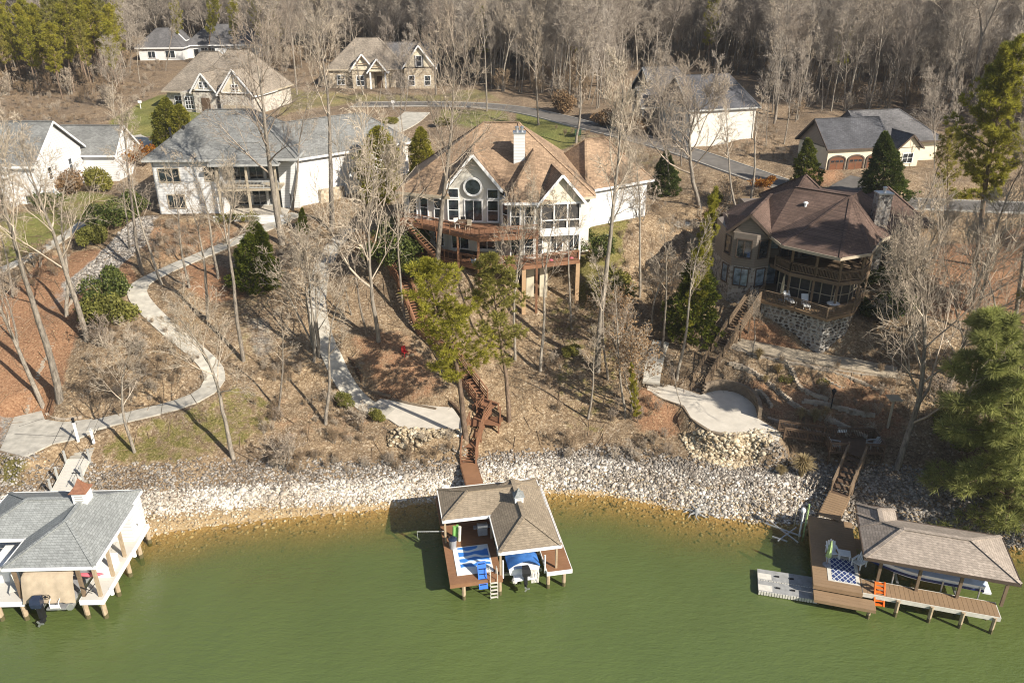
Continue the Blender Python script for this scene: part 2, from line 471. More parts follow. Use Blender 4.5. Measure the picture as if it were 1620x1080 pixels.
GX = np.concatenate([-np.geomspace(1600, 72, 40), np.arange(-70, 74, .5), np.geomspace(75, 1600, 40)])
GY = np.concatenate([-np.geomspace(300, 5, 8), np.arange(0, 46, 2.), np.arange(46, 112, .5), np.arange(112, 190, 1.5), np.geomspace(191, 1700, 60)])
XX, YY = np.meshgrid(GX, GY)
ZZ = base_h(XX, YY)
def grade(sub, w, z): ZZ[sub] = ZZ[sub]*(1-w) + z*w
for poly, z, fe in PADS:
    xs, ys = [p[0] for p in poly], [p[1] for p in poly]
    i0, i1 = np.searchsorted(GY, [min(ys)-fe-2, max(ys)+fe+2]); j0, j1 = np.searchsorted(GX, [min(xs)-fe-2, max(xs)+fe+2])
    sub = np.s_[i0:i1, j0:j1]
    d = poly_dist(XX[sub], YY[sub], poly)
    grade(sub, 1-sm((d-.35)/fe), z-.06)
for P, half, fe in FLAT:
    i0, i1 = np.searchsorted(GY, [P[:,1].min()-half-fe-2, P[:,1].max()+half+fe+2]); j0, j1 = np.searchsorted(GX, [P[:,0].min()-half-fe-2, P[:,0].max()+half+fe+2])
    sub = np.s_[i0:i1, j0:j1]
    d, z = seg_dist(XX[sub], YY[sub], P)
    grade(sub, 1-sm((d-half-.35)/fe), z-.07)
_p, _z, _f = LOWER
ZZ[:] = np.minimum(ZZ, np.where(np.hypot(XX-18, YY-61) < 40, ZZ+(np.minimum(ZZ,_z)-ZZ)*(1-sm((poly_dist(XX, YY, _p)-.2)/_f)), ZZ))
for poly, z, fe in PADS[:3]:
    xs, ys = [p[0] for p in poly], [p[1] for p in poly]
    i0, i1 = np.searchsorted(GY, [min(ys)-3, max(ys)+3]); j0, j1 = np.searchsorted(GX, [min(xs)-3, max(xs)+3]); sub = np.s_[i0:i1, j0:j1]
    grade(sub, 1-sm((poly_dist(XX[sub], YY[sub], poly)-.3)/fe), z-.06)
def H(x, y):
    j = min(max(int(np.searchsorted(GX, x))-1, 0), len(GX)-2); i = min(max(int(np.searchsorted(GY, y))-1, 0), len(GY)-2)
    u = (x-GX[j])/(GX[j+1]-GX[j]); v = (y-GY[i])/(GY[i+1]-GY[i])
    return float((ZZ[i,j]*(1-u)+ZZ[i,j+1]*u)*(1-v) + (ZZ[i+1,j]*(1-u)+ZZ[i+1,j+1]*u)*v)
def G(px, py):
    p = g0(px, py)
    d = ray(px, py)
    for _ in range(6):
        z = H(p.x, p.y); q = atZ(px, py, z); p = p.lerp(q, .6)
    return Vector((p.x, p.y, H(p.x, p.y)))

# masks of what covers the ground
def zone(pix): return [tuple(g0(*p)[:2]) for p in pix]
def mask(zones, blur=2, dil=0):
    m = np.zeros(XX.shape)
    for z, v in zones: m = np.maximum(m, inside(XX, YY, z)*v)
    for _ in range(blur):
        q = np.pad(m, 1, mode='edge')
        m = (q[:-2,1:-1]+q[2:,1:-1]+q[1:-1,:-2]+q[1:-1,2:]+4*m)/8
    return m
GRASS = mask([(zone(z), v) for z, v in [
    ([(120,285),(175,292),(200,320),(165,372),(128,350),(60,392),(0,425),(0,340),(60,335)], .75),
    ([(172,196),(196,178),(252,150),(330,165),(330,180),(246,214),(206,218)], 1.0),
    ([(430,140),(540,146),(640,148),(760,140),(800,160),(680,158),(560,160),(500,172),(440,186)], .5),
    ([(815,176),(862,184),(905,200),(920,222),(880,240),(820,215)], 1.0),
    ([(860,190),(1000,228),(1100,262),(1080,290),(980,250)], .35),
    ([(690,172),(800,176),(820,215),(700,200)], .6),
    ([(340,440),(430,440),(440,520),(400,590),(350,560)], .3),
    ([(1520,350),(1640,340),(1640,370),(1540,375)], .2)]], 3)
IVY = mask([(zone(z), v) for z, v in [
    ([(150,700),(250,668),(330,640),(352,606),(400,610),(440,640),(430,690),(372,716),(300,735),(220,742),(140,728)], .55),
    ([(0,730),(40,735),(50,770),(20,790),(0,795)], 1.0),
    ([(850,470),(930,450),(990,520),(990,620),(960,690),(900,690),(860,600)], .42),
    ([(590,340),(640,340),(650,420),(600,430)], .7), ([(910,360),(1000,370),(980,470),(920,480)], .8),
    ([(1440,560),(1640,540),(1640,780),(1480,760)], .35)]], 6)
STRAW = mask([(zone(z), v) for z, v in [
    ([(70,408),(130,396),(200,402),(215,436),(150,480),(110,560),(90,640),(40,660),(0,720),(-60,700),(-60,470),(0,470)], 1.0),
    ([(290,410),(370,425),(400,470),(330,480),(280,450)], .8),
    ([(1000,600),(1080,640),(1080,700),(1000,680)], .7),
    ([(1170,590),(1420,600),(1440,700),(1250,700),(1190,640)], .55),
    ([(1150,500),(1200,500),(1320,560),(1180,540)], .8),
    ([(1480,370),(1640,360),(1640,520),(1460,500)], .8),
    ([(1180,300),(1330,250),(1340,280),(1240,310)], .6),
    ([(1000,200),(1230,215),(1250,260),(1080,230)], .3),
    ([(230,345),(420,360),(330,395),(250,420),(210,395)], .5),
    ([(540,530),(640,520),(720,620),(600,620)], .6), ([(440,600),(600,650),(600,700),(400,710)], .35)]], 4)
GRAVEL = mask([(zone(z), v) for z, v in [
    ([(216,345),(252,340),(232,385),(170,440),(110,470),(100,450),(160,400)], 1.0),
    ([(0,650),(22,640),(30,690),(0,730)], .9), ([(30,640),(90,450),(130,430),(60,560),(40,650)], .45),
    ([(1000,740),(1100,690),(1240,700),(1240,760),(1010,770)], .4),
    ([(385,500),(430,500),(440,560),(400,570)], .5)]], 2)
S_ = YY - shoreY(XX)
WOOD = sm((S_-45)/40)*(1-np.minimum(1, GRASS*1.5))
SAND = sm((2.2-S_)/2.0)*sm((S_+30)/20)
for _n in ('GRASS','IVY','STRAW','GRAVEL'): globals()[_n] *= sm((S_-3)/3)

def grid_obj(name, xs, ys, X, Y, Z, m, kind, attrs=()):
    ny, nx = Z.shape; n = nx*ny
    me = bpy.data.meshes.new(name)
    co = np.stack([X, Y, Z], -1).reshape(-1, 3)
    idx = np.arange(n).reshape(ny, nx)
    q = np.stack([idx[:-1,:-1], idx[:-1,1:], idx[1:,1:], idx[1:,:-1]], -1).reshape(-1, 4)
    me.vertices.add(n); me.vertices.foreach_set("co", co.ravel())
    me.loops.add(q.size); me.loops.foreach_set("vertex_index", q.ravel())
    me.polygons.add(len(q)); me.polygons.foreach_set("loop_start", np.arange(0, q.size, 4)); me.polygons.foreach_set("loop_total", np.full(len(q), 4))
    me.polygons.foreach_set("use_smooth", np.ones(len(q), bool))
    me.update(calc_edges=True)
    for an, A in attrs:
        a = me.attributes.new(an, 'FLOAT_COLOR', 'POINT'); a.data.foreach_set("color", A.reshape(-1, 4).ravel())
    me.materials.append(m)
    return link(name, me, None, kind)

def m_ground():
    t = NT('leaf_strewn_ground'); v = t.coord()
    A = t.n("ShaderNodeSeparateColor", i_0=t.n("ShaderNodeAttribute", attribute_name="mask_a").outputs[0])
    B = t.n("ShaderNodeSeparateColor", i_0=t.n("ShaderNodeAttribute", attribute_name="mask_b").outputs[0])
    big = t.noise(v, .16, 4); mid = t.noise(v, .9, 5, .65); fine = t.noise(v, 5.5, 6, .75)
    vo = t.n("ShaderNodeTexVoronoi", i_Vector=v, i_Scale=7.0)
    spec = t.n("ShaderNodeSeparateColor", i_0=vo.outputs[1]).outputs[0]
    lit = t.ramp(fine, [(.28, (.1,.07,.043)), (.46, (.245,.188,.128)), (.6, (.37,.3,.215)), (.74, (.57,.49,.375))])
    leaf = t.ramp(spec, [(0, (.15,.1,.06)), (.35, (.28,.205,.135)), (.7, (.41,.33,.235)), (.93, (.66,.58,.46))], 'CONSTANT')
    c = t.mix(.45, lit, leaf)
    c = t.mix(1.0, c, t.ramp(mid, [(.3, (.66,.62,.58)), (.68, (1.25,1.2,1.12))]), 'MULTIPLY')
    c = t.mix(1.0, c, t.ramp(big, [(.35, (.8,.8,.82)), (.65, (1.15,1.12,1.05))]), 'MULTIPLY')
    wood = t.ramp(fine, [(.3, (.07,.05,.035)), (.5, (.18,.13,.09)), (.72, (.34,.26,.19))])
    c = t.mix(t.math('MULTIPLY', B.outputs[0], .5), c, wood)
    def edge(mk, lo=.35, hi=.65, amt=.9):
        x = t.math('ADD', mk, t.math('MULTIPLY', t.math('SUBTRACT', mid, .5), amt))
        return t.n("ShaderNodeMapRange", i_Value=x, i_1=lo, i_2=hi).outputs[0]
    straw = t.ramp(fine, [(.28, (.13,.065,.036)), (.5, (.29,.16,.09)), (.72, (.46,.3,.18))])
    c = t.mix(edge(A.outputs[1]), c, straw)
    gravel = t.mix(.6, t.ramp(spec, [(0, (.18,.165,.15)), (.4, (.38,.35,.31)), (.7, (.52,.49,.44))], 'CONSTANT'), t.ramp(fine, [(.3, (.15,.13,.11)), (.7, (.5,.46,.4))]))
    c = t.mix(edge(A.outputs[2]), c, gravel)
    gr = t.ramp(fine, [(.3, (.09,.1,.03)), (.55, (.19,.19,.065)), (.75, (.32,.28,.12))])
    gr = t.mix(1.0, gr, t.ramp(big, [(.3, (.8,.9,.8)), (.7, (1.2,1.1,1.05))]), 'MULTIPLY')
    c = t.mix(edge(A.outputs[0], .3, .7, .7), c, gr)
    iv = t.ramp(fine, [(.3, (.05,.05,.015)), (.5, (.16,.14,.045)), (.72, (.34,.28,.13))])
    c = t.mix(edge(B.outputs[1], .4, .6, 1.3), c, iv)
    sand = t.ramp(fine, [(.3, (.3,.2,.1)), (.5, (.48,.34,.18)), (.72, (.62,.5,.32))])
    c = t.mix(B.outputs[2], c, sand)
    t.base(c); t.rough(.95); t.p.inputs["Specular IOR Level"].default_value = .1
    t.bump(t.math('ADD', t.math('MULTIPLY', fine, .5), t.math('MULTIPLY', mid, 1.0)), 1.0, .3)
    return t.m
one = np.ones_like(ZZ)
grid_obj('ground', GX, GY, XX, YY, ZZ, m_ground(), 'structure',
         [('mask_a', np.stack([GRASS, STRAW, GRAVEL, one], -1)), ('mask_b', np.stack([WOOD, IVY, SAND, one], -1))])

# ------------------------------------------------------------------ lake
def m_water():
    t = NT('green_lake_water'); v = t.coord()
    dp = t.n("ShaderNodeSeparateColor", i_0=t.n("ShaderNodeAttribute", attribute_name="depth").outputs[0]).outputs[0]
    n1 = t.noise(v, .12, 3)
    d = t.math('MULTIPLY', dp, t.ramp(n1, [(.3, (.7,)*3), (.7, (1.3,)*3)]))
    f = t.math('SUBTRACT', 1.0, t.math('POWER', 2.718, t.math('MULTIPLY', d, -1.0)))
    green = t.ramp(t.noise(v, .05, 3), [(.3, (.09,.124,.037)), (.7, (.11,.144,.042))])
    t.base(green); t.rough(.07)
    t.p.inputs["Specular IOR Level"].default_value = .5
    tr = t.n("ShaderNodeBsdfTransparent"); tr.inputs[0].default_value = (.88, .8, .6, 1)
    rip = t.n("ShaderNodeTexNoise", i_Vector=t.n("ShaderNodeMapping", i_Vector=v, i_Scale=(.55,1.5,1), i_Rotation=(0,0,.35)).outputs[0], i_Scale=1.6, i_Detail=4, i_Roughness=.6)
    rip2 = t.noise(v, .35, 2)
    rip3 = t.noise(t.n("ShaderNodeMapping", i_Vector=v, i_Scale=(.7,1.6,1), i_Rotation=(0,0,-.25)).outputs[0], 4.5, 3)
    h = t.math('ADD', t.math('ADD', t.math('MULTIPLY', rip.outputs[0], .6), t.math('MULTIPLY', rip2, .5)), t.math('MULTIPLY', rip3, .22))
    bm = t.n("ShaderNodeBump", i_Height=h, i_Strength=.6, i_Distance=.2)
    t.L(bm.outputs[0], t.p.inputs["Normal"])
    gl = t.n("ShaderNodeBsdfGlossy", i_Roughness=.06); t.L(bm.outputs[0], gl.inputs["Normal"])
    fr = t.n("ShaderNodeFresnel", i_IOR=1.33); t.L(bm.outputs[0], fr.inputs["Normal"])
    front = t.math('SUBTRACT', 1.0, t.n("ShaderNodeNewGeometry").outputs["Backfacing"])      # light coming up from the bed is not mirrored back
    clear = t.n("ShaderNodeMixShader", i_0=t.math('MULTIPLY', fr.outputs[0], front), i_1=tr.outputs[0], i_2=gl.outputs[0])
    t.L(t.n("ShaderNodeMixShader", i_0=f, i_1=clear.outputs[0], i_2=t.p.outputs[0]).outputs[0], t.out.inputs[0])
    return t.m
wx = np.concatenate([[-1500,-700,-300,-150,-100], np.arange(-76, 77, 1.), [100,150,300,700,1500]])
wy = np.concatenate([[-280,-150,-80,-30,0,15], np.arange(25, 62, .75)])
WX, WY = np.meshgrid(wx, wy)
DD = np.maximum(0, -base_h(WX, WY))
grid_obj('lake_water', wx, wy, WX, WY, np.zeros_like(WX), m_water(), 'structure', [('depth', np.stack([DD]*3+[np.ones_like(DD)], -1))])

# ------------------------------------------------------------------ paths, road, pads
def strip(P, half, t=.12, zoff=0.0):
    mb = MB(); n = len(P); Ls = []
    for i, p in enumerate(P):
        d = (P[min(i+1, n-1)] - P[max(i-1, 0)]); d.z = 0; d.normalize(); s = Vector((-d.y, d.x, 0))
        Ls.append((p + s*half, p - s*half))
    return Ls
def slab_path(P, half, name, label, m, slab=2.6, piece='slab'):
    """concrete path poured in slabs with open joints"""
    Q = resample(P, slab/4); Ls = strip(Q, half)
    root = link(name, None, None, 'structure')
    for i in range(0, len(Q)-1, 4):
        seg = Ls[i:i+5]
        if len(seg) < 2: continue
        a = [Vector(s[0]) for s in seg]; b = [Vector(s[1]) for s in seg]
        e = .045
        a[0] = a[0].lerp(a[1], e); b[0] = b[0].lerp(b[1], e); a[-1] = a[-1].lerp(a[-2], e); b[-1] = b[-1].lerp(b[-2], e)
        dz = rnd.uniform(0, .02)
        mb = MB(); k = len(a)
        top = [(p.x, p.y, p.z+.05+dz) for p in a] + [(p.x, p.y, p.z+.05+dz) for p in b]
        bot = [(x, y, z-.2) for x, y, z in top]
        fs = []
        for j in range(k-1):
            fs += [(j, k+j, k+j+1, j+1), (2*k+j+1, 3*k+j+1, 3*k+j, 2*k+j), (j, j+1, 2*k+j+1, 2*k+j), (k+j+1, k+j, 3*k+j, 3*k+j+1)]
        fs += [(k, 0, 2*k, 3*k), (k-1, 2*k-1, 4*k-1, 3*k-1)]
        mb.add(top+bot, fs); mb.build(piece, m, root)
    return root
slab_path(PATH_L, .95, 'garden_path', '', M['concrete'], 2.8)
slab_path(PATH_UL, .7, 'garden_path', '', M['concrete'], 2.2)
slab_path(PATH_C, .95, 'garden_path', '', M['concrete'], 3.0)
slab_path(PATH_RS, .8, 'garden_path', '', M['concrete'], 2.4)
slab_path(PATH_RU, .9, 'garden_path', '', M['concrete'], 2.6)
M['gravel_drive'] = m_plain('packed_gravel', (.36,.3,.22), .95, .22, 2.0, bump=.4)
def ribbon(P, half, name, m, t=.1, up=.05, step=1.5):
    Q = resample(P, step); Ls = strip(Q, half); k = len(Q); mb = MB()
    vs = [(a.x, a.y, a.z+up) for a, b in Ls] + [(b.x, b.y, b.z+up) for a, b in Ls]
    vs += [(x, y, z-t-.1) for x, y, z in vs]
    fs = []
    for j in range(k-1):
        fs += [(j, k+j, k+j+1, j+1), (j, j+1, 2*k+j+1, 2*k+j), (k+j+1, k+j, 3*k+j, 3*k+j+1)]
    fs += [(k, 0, 2*k, 3*k), (k-1, 2*k-1, 4*k-1, 3*k-1)]
    mb.add(vs, fs); return mb.build(name, m, None, kind='structure')
ribbon(PATH_G, 1.25, 'gravel_drive', M['gravel_drive'])
ribbon(ROAD, 2.5, 'road', M['asphalt'])
ribbon(ROAD_L, 2.2, 'driveway', M['concrete'])
ribbon(DRIVE_W, 2.3, 'driveway', M['concrete'], up=.06)
ribbon(DRIVE_G, 2.7, 'driveway', M['asphalt'], up=.056)
def offset(P, o):
    Q = resample(P, 1.5); return [b if o < 0 else a for a, b in strip(Q, abs(o))]
for o in (2.56, -2.56): ribbon(offset(ROAD, o), .09, 'kerb', M['kerb'], up=.13)
def pad_obj(pts, name, m, cuts=None):
    mb = MB(); mb.prism([(p.x, p.y) for p in pts], pts[0].z-.2, pts[0].z+.05); return mb.build(name, m, None, kind='structure')
pl = pad_obj(PAD_L, 'landing_pad', M['concrete'])
for a, b in (((23,686),(116,691)),((100,668),(83,702)),((122,668),(108,696)),((30,674),(68,662))):
    p, q = atZ(*a, ZPL+.052), atZ(*b, ZPL+.052)
    MB().beam(p, q, .04, .012).build('joint', M['black'], pl)
pad_obj(PAD_C, 'patio', M['concrete_pale'])
pad_obj(PAD_R, 'patio', M['concrete_pale'])

# ------------------------------------------------------------------ stones of the bank
def stone_field(name, pts, m, size, parent=None, kind='stuff', flat=.7, seed=1):
    """thousands of angular stones as one mesh; pts = array of x,y,z"""
    rg = np.random.default_rng(seed)
    ph = (1+5**.5)/2
    ico = np.array([(-1,ph,0),(1,ph,0),(-1,-ph,0),(1,-ph,0),(0,-1,ph),(0,1,ph),(0,-1,-ph),(0,1,-ph),(ph,0,-1),(ph,0,1),(-ph,0,-1),(-ph,0,1)])/1.9
    fc = np.array([(0,11,5),(0,5,1),(0,1,7),(0,7,10),(0,10,11),(1,5,9),(5,11,4),(11,10,2),(10,7,6),(7,1,8),(3,9,4),(3,4,2),(3,2,6),(3,6,8),(3,8,9),(4,9,5),(2,4,11),(6,2,10),(8,6,7),(9,8,1)])
    n = len(pts)
    V = ico[None]*rg.uniform(.55, 1.3, (n, 12, 1))
    sc = rg.uniform(size[0], size[1], (n,1,1)) * rg.choice([.7,1,1,1.3], (n,1,1)) * rg.uniform(.7, 1.3, (n,1,3))
    V = V*sc; V[:,:,2] *= flat
    a = rg.uniform(0, 6.28, n); b = rg.uniform(-.5, .5, n)
    ca, sa, cb, sb = np.cos(a)[:,None], np.sin(a)[:,None], np.cos(b)[:,None], np.sin(b)[:,None]
    x, y, z = V[:,:,0], V[:,:,1], V[:,:,2]
    y, z = y*cb-z*sb, y*sb+z*cb
    x, y = x*ca-y*sa, x*sa+y*ca
    V = np.stack([x, y, z], -1) + pts[:,None,:]
    F = (fc[None] + (np.arange(n)*12)[:,None,None]).reshape(-1, 3)
    me = bpy.data.meshes.new(name)
    me.vertices.add(n*12); me.vertices.foreach_set("co", V.reshape(-1))
    me.loops.add(F.size); me.loops.foreach_set("vertex_index", F.ravel().astype(np.int32))
    me.polygons.add(len(F)); me.polygons.foreach_set("loop_start", np.arange(0, F.size, 3)); me.polygons.foreach_set("loop_total", np.full(len(F), 3))
    me.update(calc_edges=True); me.materials.append(m)
    return link(name, me, parent, kind)
def m_rock(name, lo, mid, hi):
    t = NT(name); ri = t.n("ShaderNodeNewGeometry").outputs["Random Per Island"]
    c = t.ramp(ri, [(0, lo), (.45, mid), (1, hi)])
    c = t.mix(1.0, c, t.ramp(t.noise(t.coord(), 6, 4), [(.3, (.72,)*3), (.7, (1.2,)*3)]), 'MULTIPLY')
    c = t.mix(1.0, c, t.ramp(t.noise(t.coord(), .35, 3), [(.35, (.78,.74,.7)), (.65, (1.1,)*3)]), 'MULTIPLY')
    t.base(c); t.rough(.9); t.p.inputs["Specular IOR Level"].default_value = .2
    return t.m
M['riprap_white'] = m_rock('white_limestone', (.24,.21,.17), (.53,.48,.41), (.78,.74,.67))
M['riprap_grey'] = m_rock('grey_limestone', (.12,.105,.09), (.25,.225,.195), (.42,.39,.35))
M['river_stone'] = m_rock('tan_river_stone', (.25,.19,.12), (.45,.37,.25), (.62,.55,.42))
def scatter_poly(poly, n, seed, zoff=0.0, keep=None):
    rg = np.random.default_rng(seed)
    xs, ys = [p[0] for p in poly], [p[1] for p in poly]
    X = rg.uniform(min(xs), max(xs), n*3); Y = rg.uniform(min(ys), max(ys), n*3)
    m = inside(X, Y, poly); X, Y = X[m][:n], Y[m][:n]
    Z = np.array([H(x, y) for x, y in zip(X, Y)])
    return np.stack([X, Y, Z+zoff], -1)
def band(px0, px1, s_lo, s_hi, n, seed):
    rg = np.random.default_rng(seed)
    xa, xb = atZ(px0, 800, 0).x, atZ(px1, 800, 0).x
    X = rg.uniform(xa, xb, n); k = rg.uniform(0, 1, n)
    lo, hi = np.interp(X, *s_lo), np.interp(X, *s_hi)
    Y = shoreY(X) + lo + (hi-lo)*k + rg.normal(0, .25, n)
    Z = np.array([H(x, y) for x, y in zip(X, Y)])
    return np.stack([X, Y, Z+.02], -1)
xs_ = [-62, -40, -28, -15, -5, 3, 10, 20, 28, 33, 60]
lo_ = [1.5, 1.5, 1.9, 1.0, .4, .5, .5, -.2, -.3, -.4, -.4]
hi_ = [3.8, 3.8, 3.7, 2.9, 2.8, 3.3, 3.7, 4.4, 4.8, 4.5, 4.0]
_w = band(-90, 1330, (xs_, lo_), (xs_, hi_), 24000, 3); _w = _w[(_w[:,0] < 4) | (np.random.default_rng(8).uniform(0, 1, len(_w)) < .55)]
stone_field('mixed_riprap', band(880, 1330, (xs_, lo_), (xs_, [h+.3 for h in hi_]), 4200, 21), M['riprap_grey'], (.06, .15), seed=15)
_u = np.random.default_rng(31); _sx2 = _u.uniform(-62, 44, 2600); _so = -np.abs(_u.normal(0, 1.3, 2600)); _sy2 = shoreY(_sx2)+_so
stone_field('sunken_stones', np.stack([_sx2, _sy2, base_h(_sx2, _sy2)], -1), M['river_stone'], (.05, .16), seed=16)
stone_field('large_riprap', band(-90, 1330, (xs_, [l+.2 for l in lo_]), (xs_, hi_), 650, 41), M['riprap_white'], (.15, .26), seed=17)
stone_field('riprap', _w, M['riprap_white'], (.055, .13), seed=5)
hi2 = [5.0, 6.6, 6.6, 5.0, 3.8, 4.3, 5.0, 5.6, 5.8, 6.0, 6.0]
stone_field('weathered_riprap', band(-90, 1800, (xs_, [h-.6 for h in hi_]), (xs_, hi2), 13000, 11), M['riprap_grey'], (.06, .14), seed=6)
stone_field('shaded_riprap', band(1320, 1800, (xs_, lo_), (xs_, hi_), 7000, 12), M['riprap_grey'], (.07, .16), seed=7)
stone_field('shore_pebbles', band(150, 1300, (xs_, [.0]*11), (xs_, [2.6]*11), 3500, 13), M['river_stone'], (.04, .13), seed=8)
stone_field('patio_bank_stones', scatter_poly(zone([(1072,684),(1094,692),(1124,706),(1166,709),(1190,700),(1228,702),(1238,716),(1205,732),(1150,742),(1095,722)]), 1300, 4), M['river_stone'], (.12,.22), seed=9)
stone_field('stone_pile', scatter_poly(zone([(612,690),(640,686),(690,694),(732,700),(728,714),(660,716),(614,706)]), 420, 5, .1), M['river_stone'], (.13,.24), seed=10)
stone_field('drainage_stones', scatter_poly(zone([(216,346),(250,342),(232,385),(172,438),(112,470),(104,452),(160,402)]), 1500, 6), M['riprap_grey'], (.1,.2), seed=14)
# ------------------------------------------------------------------ houses
_wc = {}
def window(par, x, y, z, w, h, ang=0.0, nx=1, ny=1, trim='white_trim', glass='glass', t=.1, name='window', arch=False):
    """framed window on a wall at (x,y), sill height z; ang = direction of the wall (0: faces -y)"""
    key = (round(w,2), round(h,2), nx, ny, trim, glass, t, arch)
    if key not in _wc:
        f = MB(); a, d = -w/2, w/2
        f.box(a-t, a, -.09, .03, -t, h+t); f.box(d, d+t, -.09, .03, -t, h+t)
        f.box(a, d, -.09, .03, h, h+t); f.box(a-.04, d+.04, -.14, .03, -t-.001, -.001)
        for i in range(1, nx): f.box(a+w*i/nx-.035, a+w*i/nx+.035, -.07, .03, 0, h)
        for j in range(1, ny):
            for i in range(nx): f.box(a+w*i/nx+(.036 if i else 0), a+w*(i+1)/nx-(.036 if i < nx-1 else 0), -.065, .03, h*j/ny-.03, h*j/ny+.03)
        g = MB(); g.box(a, d, -.03, .02, 0, h)
        _wc[key] = (f.mesh('window', M[trim]), g.mesh('pane', M[glass]))
    f, g = _wc[key]
    o = link(name, f, par, None, (x, y, z), ang)
    link('pane', g, o); return o
def roof_hip(par, x0, x1, y0, y1, z, h, hips=(0,0), axis='x', over=.5, m='roof_grey', wall=None, trim='white_trim', t=.16, vents=()):
    """pitched roof; hips = how far the ridge is set in at each end (0 gives a gable end with its wall)"""
    sw = (lambda p: p) if axis == 'x' else (lambda p: (p[1], p[0], p[2]))
    if axis != 'x': x0, x1, y0, y1 = y0, y1, x0, x1
    ym = (y0+y1)/2; sl = h/(ym-y0+over); zo = z
    X0, X1, Y0, Y1 = x0-over, x1+over, y0-over, y1+over
    ra, rb = (X0+hips[0] if hips[0] else X0), (X1-hips[1] if hips[1] else X1)
    Ra, Rb = (ra, ym, zo+h), (rb, ym, zo+h)
    A, B, C, D = (X0,Y0,zo), (X1,Y0,zo), (X1,Y1,zo), (X0,Y1,zo)
    polys = [[A,B,Rb,Ra], [C,D,Ra,Rb]]
    if hips[0]: polys.append([D,A,Ra])
    if hips[1]: polys.append([B,C,Rb])
    mb = MB()
    for p in polys:
        q = [Vector(sw(v)) for v in p]
        n = (q[1]-q[0]).cross(q[2]-q[0])
        if n.z < 0: q.reverse()
        mb.plate(q, t)
    r = mb.build('roof', M[m], par)
    f = MB(); e = .03
    def edge(p, q): f.beam(Vector(sw(p))+Vector((0,0,-t/2-.02)), Vector(sw(q))+Vector((0,0,-t/2-.02)), .06, t+.1)
    edge((X0-e,Y0-e,zo),(X1+e,Y0-e,zo)); edge((X0-e,Y1+e,zo),(X1+e,Y1+e,zo))
    for X, R_, hp in ((X0-e, Ra, hips[0]), (X1+e, Rb, hips[1])):
        if hp: edge((X,Y0,zo),(X,Y1,zo))
        else: edge((X,Y0,zo),(X,ym,zo+h)); edge((X,Y1,zo),(X,ym,zo+h))
    f.build('fascia', M[trim], par)
    # ridge and hip caps
    c = MB(); up = Vector((0,0,.03))
    c.beam(Vector(sw(Ra))+up, Vector(sw(Rb))+up, .3, .05)
    for cs, Rr, hp in ((( A, D), Ra, hips[0]), ((B, C), Rb, hips[1])):
        if hp:
            for k in cs: c.beam(Vector(sw(k))+up, Vector(sw(Rr))+up, .26, .05)
    c.build('ridge_cap', M[m], r)
    if wall:
        for k, (X, hp) in enumerate(((x0, hips[0]), (x1, hips[1]))):
            if hp: continue
            zz = zo + sl*over - t
            g = MB(); s = .12 if k == 0 else -.12
            pts = [(y0, zz-.15), (y1, zz-.15), (ym, zo+h-t-.02)]
            vs = [sw((X, y, q)) for y, q in pts] + [sw((X+s, y, q)) for y, q in pts]
            g.add(vs, [(0,1,2),(5,4,3),(0,3,4,1),(1,4,5,2),(2,5,3,0)])
            g.build('gable_wall', M[wall], par)
    return r
def roof_poly(par, faces, m, t=.16, trim=None, eaves=(), caps=()):
    mb = MB()
    for p in faces:
        q = [Vector(v) for v in p]
        n = (q[1]-q[0]).cross(q[2]-q[0])
        if n.z < 0: q.reverse()
        mb.plate(q, t)
    r = mb.build('roof', M[m], par)
    if trim:
        f = MB()
        for a, b in eaves: f.beam(Vector(a)+Vector((0,0,-t/2-.02)), Vector(b)+Vector((0,0,-t/2-.02)), .07, t+.1)
        f.build('fascia', M[trim], par)
    if caps:
        c = MB()
        for a, b in caps: c.beam(Vector(a)+Vector((0,0,.03)), Vector(b)+Vector((0,0,.03)), .28, .05)
        c.build('ridge_cap', M[m], r)
    return r
def walls(par, poly, z0, z1, m, name='wall'):
    return MB().prism(poly, z0, z1).build(name, M[m], par)
def rect(x0, x1, y0, y1): return [(x0,y0),(x1,y0),(x1,y1),(x0,y1)]
def chimney(par, x, y, w, d, z0, z1, m, cap='grey_trim', pots=1, name='chimney'):
    c = MB().box(x-w/2, x+w/2, y-d/2, y+d/2, z0, z1).build(name, M[m], par)
    k = MB().box(x-w/2-.08, x+w/2+.08, y-d/2-.08, y+d/2+.08, z1, z1+.12)
    k.build('chimney_cap', M[cap], c)
    for i in range(pots):
        px = x + (i-(pots-1)/2)*.5
        MB().lathe([(.16,z1+.12),(.16,z1+.5),(.22,z1+.52),(.22,z1+.6),(.05,z1+.68)], (px, y, 0), 10).build('flue', M['chrome'], c)
    return c
def downspouts(par, pts, z0, z1, m='white_trim'):
    for x, y in pts: MB().box(x-.05, x+.05, y-.09, y-.005, z0, z1).build('downspout', M[m], par)
